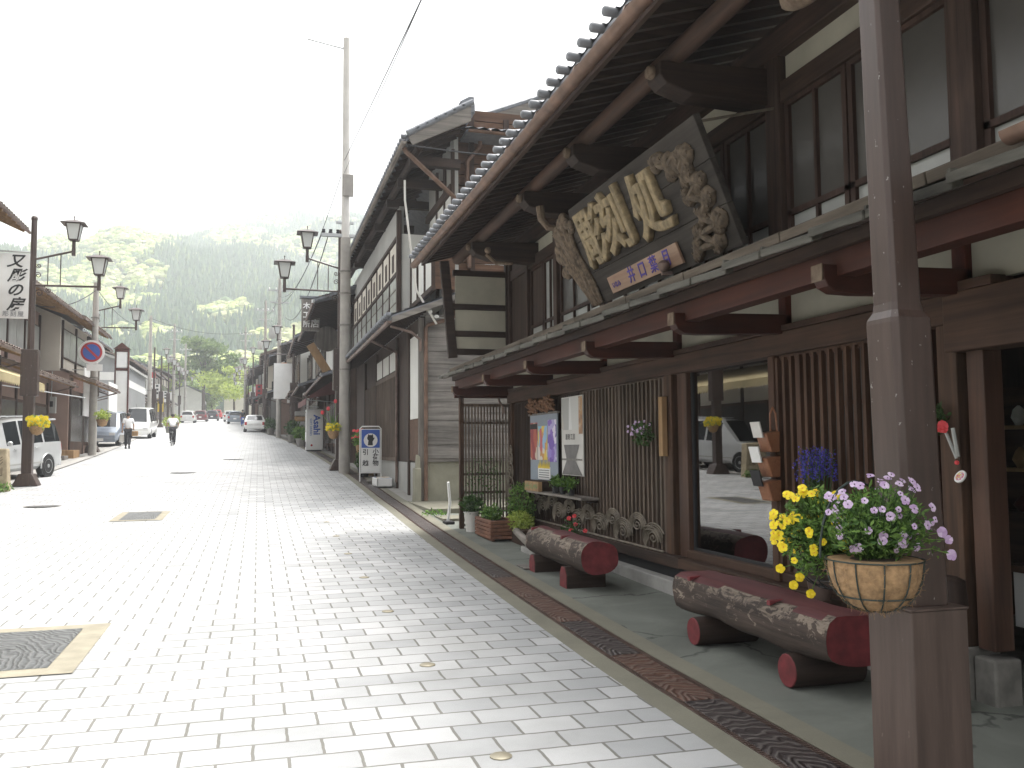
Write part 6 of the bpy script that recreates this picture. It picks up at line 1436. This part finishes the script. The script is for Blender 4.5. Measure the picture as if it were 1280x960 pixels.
# ------------------------------------------------------------------ vehicles
def carpaint(name, c): 
    m, n, l, b = mat_new(name); b.inputs['Base Color'].default_value = (*c,1); b.inputs['Roughness'].default_value = .28; b.inputs['Metallic'].default_value = .15; b.inputs['Coat Weight'].default_value = .6
    t = tex(n, l, coords(n, l, (1,1,1)), 3, 3); l.new(ramp(n, l, t, [(.3, tuple(x*.93 for x in c)), (.7, c)]), b.inputs['Base Color']); return m
M['carglass'] = m_flat('car_glass', (.015,.018,.02), .05, var=.05, spec=.9)
M['headl'] = m_flat('headlight_lens', (.6,.6,.6), .1, var=.05); M['taill'] = m_flat('taillight_lens', (.45,.02,.02), .15, var=.05)
def car(name, label, kind, col, loc, rz, cat='car', L=4.4, Wd=1.68, Hh=1.5, group=None):
    t = local_thing(name, label, cat, group); w = Wd/2; l2 = L/2; zl = .24
    if kind == 'wagon': st = [(-l2,.42,.80,.80,.92),(-l2+.06,.30,.98,1.02,.97),(-l2+.16,zl,1.0,Hh-.16,1),(-l2+.40,zl,1.0,Hh-.02,1),(-l2+.95,zl,1.0,Hh,1),(-l2+1.03,zl,1.0,Hh,1),(-l2+2.05,zl,.98,Hh,1),(-l2+2.13,zl,.98,Hh,1),(-l2+2.75,zl,.96,Hh-.05,1),(-l2+3.45,zl,.94,.99,1),(l2-.45,zl,.86,.90,.98),(l2-.12,.28,.72,.76,.93),(l2,.34,.55,.58,.84)]
    elif kind == 'sedan': st = [(-l2,.40,.70,.72,.9),(-l2+.08,.30,.88,.92,.96),(-l2+.75,zl,.92,.96,1),(-l2+1.25,zl,.92,Hh-.06,1),(-l2+1.5,zl,.92,Hh,1),(-l2+1.58,zl,.92,Hh,1),(-l2+2.2,zl,.90,Hh,1),(-l2+2.27,zl,.90,Hh,1),(-l2+2.6,zl,.90,Hh-.05,1),(-l2+3.25,zl,.88,.93,1),(l2-.4,zl,.80,.84,.97),(l2-.1,.28,.68,.72,.92),(l2,.34,.52,.55,.84)]
    else: st = [(-l2,.40,.95,1.2,.95),(-l2+.05,.28,1.05,Hh-.12,1),(-l2+.2,zl,1.08,Hh,1),(-l2+1.0,zl,1.08,Hh,1),(-l2+1.08,zl,1.08,Hh,1),(-l2+2.1,zl,1.05,Hh,1),(-l2+2.18,zl,1.05,Hh,1),(l2-.9,zl,1.0,Hh-.06,1),(l2-.35,zl,.95,1.05,1),(l2-.1,.28,.75,.85,.96),(l2,.34,.6,.62,.88)]
    n = len(st); V = []; P = 15
    for (y, z0, zb, zr, k) in st:
        W_ = w*k; tw = W_*(.80 if zr > zb+.2 else .93); half = [(0,z0),(W_*.80,z0),(W_*.96,z0+.10),(W_,z0+(zb-z0)*.55),(W_*.97,zb),(tw,zr-(.07 if zr > zb+.2 else .01)),(tw*.80,zr-.005),(0,zr+(.02 if zr > zb+.2 else .01))]
        ring = half + [(-a, b) for a, b in half[-2:0:-1]]
        V.append([(a, y, b) for a, b in ring])
    P = len(V[0]); body = MB(); glass = MB()
    for i in range(n-1):
        gh0 = st[i][3] > st[i][2]+.2; gh1 = st[i+1][3] > st[i+1][2]+.2; dy = st[i+1][0]-st[i][0]
        for k in range(P):
            f = [V[i][k], V[i][(k+1)%P], V[i+1][(k+1)%P], V[i+1][k]]
            side = k in (4, P-5); top = k in (5,6,P-7,P-6)
            isg = (side and gh0 and gh1 and dy > .12) or (top and gh0 != gh1 and k in (6,P-7)) 
            if top and gh0 != gh1 and k in (5,P-6): isg = False
            (glass if isg else body).add(f, [(0,1,2,3)])
    body.add(V[0], [tuple(range(P))]); body.add(V[-1], [tuple(range(P))[::-1]])
    def weld(m_):
        d = {}; nv = []; mp = []
        for p in m_.v:
            q = tuple(round(a, 4) for a in p)
            if q not in d: d[q] = len(nv); nv.append(p)
            mp.append(d[q])
        m_.v = nv; m_.f = [tuple(mp[i] for i in f) for f in m_.f]; return m_
    bo_ = weld(body).build('body', col, t, smooth=True, ang=32); glass.build('window_glass', M['carglass'], t)
    for s_ in (-1,1):
        for yy in (-l2+.82, l2-.85):
            wh = MB(); RM = Matrix.Rotation(radians(90*s_),4,'Y').to_3x3(); c = (s_*(w-.20), yy, .31); wh.lathe([(.20,0),(.30,0),(.315,.03),(.315,.18),(.30,.215),(.20,.215)], c, 22, RM); wo_ = wh.build('wheel', M['rubber'], t, smooth=True, ang=40)
            r_ = MB(); r_.lathe([(.20,.19),(.20,.222),(.17,.205),(.06,.20),(.05,.225),(.001,.228)], c, 18, RM); r_.build('rim', M['steel'], wo_, smooth=True, ang=40)
            a = MB(); pts = []
            for q in range(13): an = radians(-8)+radians(196)*q/12; pts.append((s_*(w+.002), yy+.36*cos(an), .31+.36*sin(an)))
            a.tube(pts, .022, 6); a.build('wheel_arch', col, t, smooth=True)
            dk = MB(); dk.lathe([(.345,0),(.345,.006)], (s_*(w-.006),yy,.31), 22, RM); dk.build('wheel_well', M['black'], t)
        zb = st[1][2]
        MB().box(s_*(w*.70),-l2-.012,zb-.30,s_*(w*.93),-l2+.05,zb-.06).build('taillight', M['taill'], t, bevel=.02); MB().box(s_*(w*.50),l2-.06,.58,s_*(w*.84),l2-.0,.72).build('headlight', M['headl'], t, bevel=.02)
        mi = MB(); mi.ball((s_*(w+.09), st[-5][0]+.05 if kind != 'van' else l2-.95, 1.02),(.08,.05,.07),8,6); mi.build('mirror', col, t, smooth=True)
        MB().box(s_*(w*1.0),-l2+.55,.42,s_*(w*1.01+.004),l2-.55,.46).build('side_moulding', M['plasterg'], t)
        for yy in (-l2+1.3, -l2+2.3): MB().box(s_*(w*.985),yy,.84,s_*(w+.015),yy+.16,.87).build('door_handle', col, t)
        if kind == 'wagon': MB().tube([(s_*w*.66,-l2+.45,Hh),(s_*w*.66,-l2+.6,Hh+.05),(s_*w*.66,-l2+2.6,Hh+.05),(s_*w*.66,-l2+2.75,Hh-.02)], .016, 6).build('roof_rail', M['steel'], t)
    MB().box(-w*.9,-l2-.06,.28,w*.9,-l2+.10,.50).build('rear_bumper', col, t, bevel=.03); MB().box(-w*.86,l2-.10,.24,w*.86,l2+.04,.46).build('front_bumper', col, t, bevel=.03)
    MB().box(-.17,-l2-.068,.55 if kind != 'van' else .6,.17,-l2-.02,.72).build('number_plate', M['white'], t); MB().box(-.17,l2+.041,.3,.17,l2+.05,.44).build('number_plate', M['white'], t)
    if kind == 'wagon': MB().box(-w*.72,-l2+.0,Hh-.08,w*.72,-l2+.30,Hh-.03).build('rear_spoiler', col, t, bevel=.015)
    else: MB().tube([(.3,-l2+1.3,Hh),(.36,-l2+1.15,Hh+.25)], .006, 4).build('aerial', M['black'], t)
    for o in kids(t): pass
    y_ = loc[1]; t.location = (loc[0], y_, gz(y_)); sl_ = atan2(gz(y_+1)-gz(y_-1), 2); t.rotation_euler = (sl_*cos(rz), -sl_*sin(rz)*0, rz); return t
silver = carpaint('silver_paint', (.55,.56,.56)); whitep = carpaint('white_car_paint', (.78,.78,.76)); redp = carpaint('red_car_paint', (.5,.03,.04)); drk = carpaint('dark_red_paint', (.16,.03,.035)); darkp = carpaint('dark_car_paint', (.05,.055,.065)); bluep = carpaint('blue_grey_paint', (.27,.31,.37))
# the wagon faces the camera: rear towards +y
car('parked_car', 'silver estate car with roof rails parked at the left kerb behind the street lamp', 'wagon', silver, (-7.05,27.5,0), 2.826, L=4.5, Wd=1.70, Hh=1.70)
car('parked_van', 'white van parked left beside the pale pole and the grey shed', 'van', whitep, (-7.35,62.5,0), pi, 'van', L=4.2, Wd=1.65, Hh=1.95)
car('parked_car', 'dark car half hidden behind the no-parking pole', 'wagon', bluep, (-7.6,51,0), pi, L=4.4, Hh=1.75)
car('parked_car', 'white saloon car with red stripe parked at the right kerb beyond the lamps', 'sedan', whitep, (-.25,77,0), 0, L=4.5, Hh=1.36)
car('parked_car', 'dark red car parked far up the street on the left side', 'wagon', drk, (-7.4,128,0), 0, L=4.2)
car('parked_car', 'black car beside the dark red one, far up the street', 'wagon', darkp, (-6.3,136,0), 0, L=4.3)
car('moving_car', 'bright red car in the middle of the far street', 'wagon', redp, (-6.6,158,0), 0, L=4.0)
car('parked_car', 'pale blue car far on the right behind the far pedestrian', 'wagon', bluep, (-2.6,112,0), 0, L=4.2)
car('parked_car', 'white car far on the right next to the pale blue one', 'wagon', whitep, (-3.6,128,0), 0, L=4.2)
car('parked_car', 'white far car at the end of the left parked row', 'wagon', whitep, (-8.3,118,0), 0, L=4.2)

# ------------------------------------------------------------------ people
def skin_mesh(name, pts, edges, rad, mat, parent, sub=1, root=0):
    me = bpy.data.meshes.new(name); me.from_pydata(pts, edges, []); o = bpy.data.objects.new(name, me); COL.objects.link(o)
    md = o.modifiers.new('skin', 'SKIN'); md.use_smooth_shade = True
    for i, v in enumerate(me.skin_vertices[0].data):
        r = rad[i]; v.radius = (r, r) if not isinstance(r, tuple) else r; v.use_root = (i == root)
    ss = o.modifiers.new('sub', 'SUBSURF'); ss.levels = sub; ss.render_levels = sub
    me.materials.append(mat); dg = bpy.context.evaluated_depsgraph_get(); dg.update(); nm = bpy.data.meshes.new_from_object(o.evaluated_get(dg)); bpy.data.objects.remove(o); nm.name = name
    for p in nm.polygons: p.use_smooth = True
    o = bpy.data.objects.new(name, nm); COL.objects.link(o)
    if parent: o.parent = parent
    return o
M['skin'] = m_flat('skin', (.42,.26,.18), .5, var=.06); M['hair'] = m_flat('black_hair', (.015,.013,.012), .5, var=.1); M['shirt'] = m_flat('white_shirt', (.78,.78,.78), .8, var=.04); M['trouser'] = m_flat('dark_trousers', (.03,.03,.035), .8, var=.1)
def person(label, J, loc, rz, shirtm, trm, bare_arm=True, skirt=False):
    # J: joint dict in local coordinates (facing +y): pelvis, chest, neck, head, and per side s: shoulder, elbow, wrist, hip, knee, ankle, toe
    names = list(J.keys()); P = [Vector(J[k]) for k in names]; ix = {k: i for i, k in enumerate(names)}; E_ = []; R_ = {}
    base = {'pelvis': .12, 'belly': .115, 'chest': .125, 'neck': .052, 'jaw': .065, 'head': .085, 'crown': .07}
    for k in names:
        R_[k] = base.get(k) or {'sh': .058, 'el': .042, 'wr': .028, 'ha': .032, 'hi': .085, 'kn': .058, 'an': .038, 'to': .035, 'he': .035}[k[:2]]
    ch = [('pelvis','belly'),('belly','chest'),('chest','neck'),('neck','jaw'),('jaw','head'),('head','crown')]
    for s_ in 'lr': ch += [('chest','sh'+s_),('sh'+s_,'el'+s_),('el'+s_,'wr'+s_),('wr'+s_,'ha'+s_),('pelvis','hi'+s_),('hi'+s_,'kn'+s_),('kn'+s_,'an'+s_),('an'+s_,'to'+s_)]
    E_ = [(ix[a], ix[b]) for a, b in ch]; rad = [R_[k] for k in names]
    # fingers
    for s_ in 'lr':
        h = P[ix['ha'+s_]]; wv = P[ix['wr'+s_]]; d = (h-wv).normalized(); sd2 = d.cross(Vector((0,1,.1))).normalized() if abs(d.y) < .9 else Vector((1,0,0))
        for q in range(5):
            off = (q-1.5)*.017 if q < 4 else -.045; Lf = (.058,.068,.064,.048,.045)[q]; a = h+sd2*off*1.0+d*(.015 if q < 4 else -.01); b = a+d*Lf*.55; c = b+d*Lf*.35+Vector((0,.015,0))
            i0 = len(P); P += [a, b, c]; rad += [.0095,.0085,.007]; E_ += [(ix['ha'+s_], i0),(i0,i0+1),(i0+1,i0+2)]
    t = skin_mesh('person', P, E_, rad, M['skin'], None, 1, ix['pelvis']); t.location = (loc[0], loc[1], loc[2]); t.rotation_euler = (0,0,rz); tag(t, label, 'person')
    # clothing
    def sub(nm, ks, ed, infl, mat, ends={}):
        ps = [Vector(J[k]) if isinstance(k, str) else Vector(k) for k in ks]; rr_ = [R_[k]+infl if isinstance(k, str) else .05+infl for k in ks]
        for a, (to, f) in ends.items(): i = ks.index(a); ps[i] = ps[i].lerp(Vector(J[to]), f)
        return skin_mesh(nm, ps, [(ks.index(a), ks.index(b)) for a, b in ed], rr_, mat, t, 1, 0)
    sub('shirt', ['pelvis','belly','chest','shl','ell','shr','elr'], [('pelvis','belly'),('belly','chest'),('chest','shl'),('shl','ell'),('chest','shr'),('shr','elr')], .026, shirtm, {'ell': ('shl', .25), 'elr': ('shr', .25)})
    sub('trousers', ['pelvis','hil','knl','anl','hir','knr','anr'], [('pelvis','hil'),('hil','knl'),('knl','anl'),('pelvis','hir'),('hir','knr'),('knr','anr')], .020, trm)
    h = Vector(J['head']); hr = MB(); hr.ball((h.x, h.y-.018, h.z+.035), (.092,.10,.095), 12, 8); hr.build('hair', M['hair'], t, smooth=True)
    f = MB(); f.ball((h.x-.032,h.y+.078,h.z-.005),(.013,.008,.008),6,4); f.ball((h.x+.032,h.y+.078,h.z-.005),(.013,.008,.008),6,4); f.box(h.x-.022,h.y+.074,h.z-.068,h.x+.022,h.y+.082,h.z-.060); f.build('face_features', M['hair'], t)
    f = MB(); f.ball((h.x,h.y+.088,h.z-.03),(.012,.018,.018),6,4); f.ball((h.x-.088,h.y,h.z-.015),(.012,.018,.028),6,4); f.ball((h.x+.088,h.y,h.z-.015),(.012,.018,.028),6,4); f.build('nose_and_ears', M['skin'], t, smooth=True)
    for s_ in 'lr':
        a = Vector(J['an'+s_]); b = Vector(J['to'+s_]); MB().tube([a+(a-b)*.35-Vector((0,0,.035)), a-Vector((0,0,.035)), b-Vector((0,0,.005)), b+(b-a)*.25-Vector((0,0,.008))], [.04,.047,.045,.03], 8).build('shoe', M['black'], t, smooth=True)
    return t
walk = dict(pelvis=(0,0,.93), belly=(0,.0,1.08), chest=(0,.03,1.32), neck=(0,.05,1.47), jaw=(0,.07,1.54), head=(0,.07,1.62), crown=(0,.06,1.68),
    shl=(-.18,.03,1.40), ell=(-.24,-.08,1.13), wrl=(-.25,.02,.90), hal=(-.25,.04,.83), shr=(.18,.03,1.40), elr=(.25,.06,1.13), wrr=(.24,.24,.98), har=(.23,.30,.94),
    hil=(-.09,0,.88), knl=(-.09,.12,.50), anl=(-.09,.02,.11), tol=(-.09,.17,.04), hir=(.09,0,.88), knr=(.08,.02,.48), anr=(.07,-.22,.16), tor=(.07,-.12,.05))
px_, py_ = -6.0, 46.5
person('person in a white shirt and dark trousers walking up the left side, carrying bags', walk, (px_,py_,gz(py_)), 0.1, M['shirt'], M['trouser'])
bg_ = thing('carrier_bag', 'pale carrier bag held by the walking person', 'bag', (px_-.28,py_,gz(py_)+.4)); MB().prism([(px_-.40,gz(py_)+.32),(px_-.16,gz(py_)+.32),(px_-.18,gz(py_)+.68),(px_-.36,gz(py_)+.68)], 'y', py_-.06, py_+.10).build('bag', M['offwhite'], bg_, bevel=.03); MB().tube([(px_-.34,py_+.02,gz(py_)+.68),(px_-.27,py_+.03,gz(py_)+.80),(px_-.20,py_+.02,gz(py_)+.68)], .008, 5).build('handles', M['offwhite'], bg_)
bg2 = thing('shoulder_bag', 'tan bag held in front by the walking person', 'bag', (px_+.26,py_+.3,gz(py_)+.7)); MB().box(px_+.12,py_+.20,gz(py_)+.62,px_+.42,py_+.36,gz(py_)+.86).build('bag', M['tanw'], bg2, bevel=.03); MB().tube([(px_+.16,py_+.30,gz(py_)+.86),(px_+.21,py_+.29,gz(py_)+.94),(px_+.30,py_+.30,gz(py_)+.86)], .01, 5).build('handle', M['black'], bg2)
# cyclist riding away
cx_, cy_ = -4.25, 49.5; cg = gz(cy_)
ride = dict(pelvis=(0,-.18,.95), belly=(0,-.08,1.08), chest=(0,.08,1.30), neck=(0,.14,1.42), jaw=(0,.18,1.48), head=(0,.19,1.56), crown=(0,.18,1.62),
    shl=(-.18,.08,1.37), ell=(-.28,.26,1.18), wrl=(-.26,.44,1.04), hal=(-.26,.50,1.03), shr=(.18,.08,1.37), elr=(.28,.26,1.18), wrr=(.26,.44,1.04), har=(.26,.50,1.03),
    hil=(-.09,-.14,.90), knl=(-.10,.18,.72), anl=(-.10,.06,.34), tol=(-.10,.20,.30), hir=(.09,-.14,.90), knr=(.10,.10,.56), anr=(.10,-.02,.16), tor=(.10,.12,.12))
person('person in a white shirt riding a bicycle away up the street', ride, (cx_,cy_,cg), 0.05, M['shirt'], M['trouser'])
bi = thing('bicycle', 'thin dark bicycle ridden by the cyclist in a white shirt', 'bicycle', (cx_,cy_,cg))
for yy, nm in ((-.52,'wheel'),(.56,'wheel')):
    pts = [(cx_, cy_+yy+.32*cos(2*pi*k/28), cg+.335+.32*sin(2*pi*k/28)) for k in range(29)]; w_ = MB().tube(pts, .017, 6, False).build(nm, M['rubber'], bi)
    mb = MB(); [mb.tube([(cx_,cy_+yy,cg+.335),(cx_,cy_+yy+.31*cos(2*pi*k/14),cg+.335+.31*sin(2*pi*k/14))], .002, 3) for k in range(14)]; mb.build('spokes', M['steel'], w_)
q = lambda a, b: (cx_, cy_+a, cg+b)
mb = MB(); mb.tube([q(-.52,.335), q(-.05,.30), q(-.18,.84)], .014, 6); mb.tube([q(-.05,.30), q(.40,.72), q(.42,.86)], .016, 6); mb.tube([q(-.52,.335), q(-.15,.70), q(.40,.76)], .013, 6); mb.tube([q(.42,.86), q(.56,.335)], .014, 6); mb.build('frame', M['black'], bi)
MB().tube([(cx_-.27,cy_+.46,cg+1.02),(cx_-.1,cy_+.52,cg+1.0),(cx_,cy_+.42,cg+.93),(cx_+.1,cy_+.52,cg+1.0),(cx_+.27,cy_+.46,cg+1.02)], .013, 6).tube([q(.42,.80),q(.42,.95)], .015, 6).build('handlebar', M['steel'], bi)
MB().ball(q(-.20,.87), (.08,.14,.035), 10, 6).build('saddle', M['black'], bi, smooth=True); MB().box(cx_-.07,cy_-.75,cg+.70,cx_+.07,cy_-.35,cg+.72).build('rear_rack', M['steel'], bi); MB().tube([(cx_-.14,cy_-.05,cg+.16),(cx_+.14,cy_-.05,cg+.30)], .02, 6).build('pedals', M['black'], bi)
wf = {k: v for k, v in walk.items()}
person('tiny far person in blue trousers standing on the right side of the street', wf, (-1.55,98,gz(98)), 0, M['trouser'], M['blue'])

# ------------------------------------------------------------------ trees at the end of the street
M['leafd2'] = m_leaf('leaf_pine_light', (.07,.13,.04), (.22,.30,.10))
def tree(name, label, x, y, h, rc, lmat, nl, seed, cz=.68, flat=.55, lsz=.5, trunk=.22, z0=None, group=None):
    rr = random.Random(seed); g = (gz(y) if z0 is None else z0); t = thing(name, label, 'tree', (x,y,g), group)
    tk = MB(); tops = []; tk.tube([(x,y,g-.3),(x+rr.uniform(-.2,.2),y,g+h*.35),(x+rr.uniform(-.3,.3),y,g+h*.62),(x,y,g+h*.9)], [trunk,trunk*.75,trunk*.5,.05], 9)
    cl = []
    for k in range(11):
        a = rr.uniform(0,2*pi); r_ = rc*rr.uniform(.35,.85); zz_ = g+h*rr.uniform(cz-.28,cz+.27)*1.0; e = (x+cos(a)*r_, y+sin(a)*r_, min(zz_, g+h*.95)); tk.tube([(x,y,g+h*rr.uniform(.35,.6)), (x+cos(a)*r_*.5,y+sin(a)*r_*.5,(zz_+g+h*.5)/2), e], [trunk*.35,trunk*.22,.03], 6); cl.append(e)
    cl.append((x,y,g+h*.88)); tk.build('trunk', M['bark'], t, smooth=True)
    mb = MB()
    for k in range(26):
        b = cl[k % len(cl)]; c = (b[0]+rr.uniform(-.25,.25)*rc, b[1]+rr.uniform(-.25,.25)*rc, b[2]+rr.uniform(-.08,.08)*h); s_ = rc*rr.uniform(.22,.42)
        mb.leaves(c, (s_,s_,s_*flat), nl//26, lsz, rr, shell=.3)
    mb.build('crown', lmat, t); return t
tree('pine_tree', 'tall spreading pine rising above the end of the street', -9.5, 172, 14.0, 7.0, M['leafd2'], 5200, 1, cz=.80, flat=.20, lsz=.8, trunk=.35)
tree('broadleaf_tree', 'yellow-green spring tree left of the pine trunk', -15, 178, 10, 4.5, M['leafy'], 3600, 2, lsz=.7, cz=.6)
tree('broadleaf_tree', 'golden green spring tree right of the pine trunk', -4.0, 165, 9.5, 5.0, M['leafy'], 3600, 3, lsz=.6, cz=.55)
tree('broadleaf_tree', 'pale green tree filling the street end', -8.5, 182, 7.5, 5.5, M['leafl'], 3600, 4, lsz=.7, cz=.55)
tree('broadleaf_tree', 'dark green tree at the right end of the street', 1.5, 190, 11, 5.0, M['leafp'], 3600, 5, lsz=.8, cz=.6)
tree('broadleaf_tree', 'dark green tree at the left end of the street', -22, 188, 11, 5.5, M['leafp'], 3600, 6, lsz=.8, cz=.6)
for i, (x_, y_, c1, lb) in enumerate(((-13.5,176,'plasterw','white building end across the head of the street'),(-3.5,186,'cream','low pale building across the head of the street'))):
    townhouse(lb, -1, y_, y_+6, x_+4, 2.6, 4.2, c1, c1, wins=2, depth=7, pent=False)

# ------------------------------------------------------------------ forest on the hills (one mass)
def conifer_proto():
    vs = []; fs = []
    for (z0, z1, r) in ((.12,.55,.26),(.35,.80,.19),(.6,1.0,.12)):
        b = len(vs); n = 6
        for k in range(n): vs.append((r*cos(2*pi*k/n+z0*5)*(1 if k % 2 else .8), r*sin(2*pi*k/n+z0*5)*(1 if k % 2 else .8), z0))
        vs.append((0,0,z1)); fs += [(b+k, b+(k+1)%n, b+n) for k in range(n)]
    return np.array(vs), fs
def blob_proto(seed):
    rr = random.Random(seed); m_ = MB(); 
    for k in range(4): 
        c = (rr.uniform(-.2,.2), rr.uniform(-.2,.2), .5+rr.uniform(-.15,.25)); m_.ball(c, (rr.uniform(.2,.32),)*3, 6, 4)
    vs = [tuple(Vector(p)+Vector((noise.noise(Vector(p)*6+Vector((k,0,0)))*.0,0,0))) for k, p in enumerate(m_.v)]
    rr2 = np.array(vs)+np.array([[rr.uniform(-.05,.05) for _ in range(3)] for _ in vs]); return rr2, m_.f
def forest(n, seed):
    rr = random.Random(seed); cp = conifer_proto(); bp = [blob_proto(k) for k in range(3)]; V = []; F = []; MI = []; off = 0
    for _ in range(n):
        y = 262+(1330-262)*rr.random()**.75; az = radians(rr.uniform(-19,8)); x = y*tan(az); z = gz(205)-.2+hill_h(x,y)
        nv = noise.noise(Vector((x*.012, y*.0065, 3.3)))+.5*noise.noise(Vector((x*.03, y*.02, 2.1))); t_ = (y-262)/1000
        broad = nv > (.24-.27*min(1,t_*1.9))
        if broad: P_, f_ = bp[rr.randrange(3)]; s_ = rr.uniform(5,9); sc = np.array([s_*1.1, s_*1.1, s_*.75]); mi = rr.choice((1,1,2,2,3))
        else: P_, f_ = cp; s_ = rr.uniform(7,11); sc = np.array([s_*.85,s_*.85,s_]); mi = 0 if rr.random() < .85 else 3
        a = rr.uniform(0,6.28); ca, sa = cos(a), sin(a); Q = P_*sc; Q = np.column_stack((Q[:,0]*ca-Q[:,1]*sa, Q[:,0]*sa+Q[:,1]*ca, Q[:,2]))+np.array([x,y,z-1.2])
        V.append(Q); F.extend([tuple(i+off for i in f) for f in f_]); MI.extend([mi]*len(f_)); off += len(P_)
    V = np.vstack(V); me = bpy.data.meshes.new('forest'); me.from_pydata(V.tolist(), [], F)
    def fm(nm, c1, c2):
        m, n_, l, b = mat_new(nm); gN = N(n_, 'ShaderNodeNewGeometry'); l.new(ramp(n_, l, gN.outputs['Random Per Island'], [(0,c1),(1,c2)]), b.inputs['Base Color']); b.inputs['Roughness'].default_value = .9; return m
    for m_ in (fm('conifer', (.035,.08,.04), (.08,.14,.06)), fm('spring_leaf', (.26,.33,.08), (.42,.47,.15)), fm('spring_leaf_pale', (.30,.32,.14), (.45,.45,.24)), fm('mid_leaf', (.08,.14,.05), (.16,.22,.07))): me.materials.append(m_)
    me.polygons.foreach_set('material_index', MI); me.update(); o = bpy.data.objects.new('forest', me); COL.objects.link(o); tag(o, 'mixed conifer and pale spring forest covering the mountain', 'forest', kind='stuff'); return o
forest(24000, 3)

# ------------------------------------------------------------------ air
m = bpy.data.materials.new('haze'); m.use_nodes = True; n = m.node_tree.nodes; n.clear(); o_ = n.new('ShaderNodeOutputMaterial'); pv = n.new('ShaderNodeVolumePrincipled')
pv.inputs['Color'].default_value = (.93,.96,1,1); pv.inputs['Density'].default_value = .00085; pv.inputs['Anisotropy'].default_value = .3; m.node_tree.links.new(pv.outputs[0], o_.inputs['Volume'])
hz = MB().box(-920,-140,-1.2,920,1480,470).build('haze', m); hz['kind'] = 'stuff'; hz['label'] = 'thin pale haze filling the valley'; hz['category'] = 'haze'
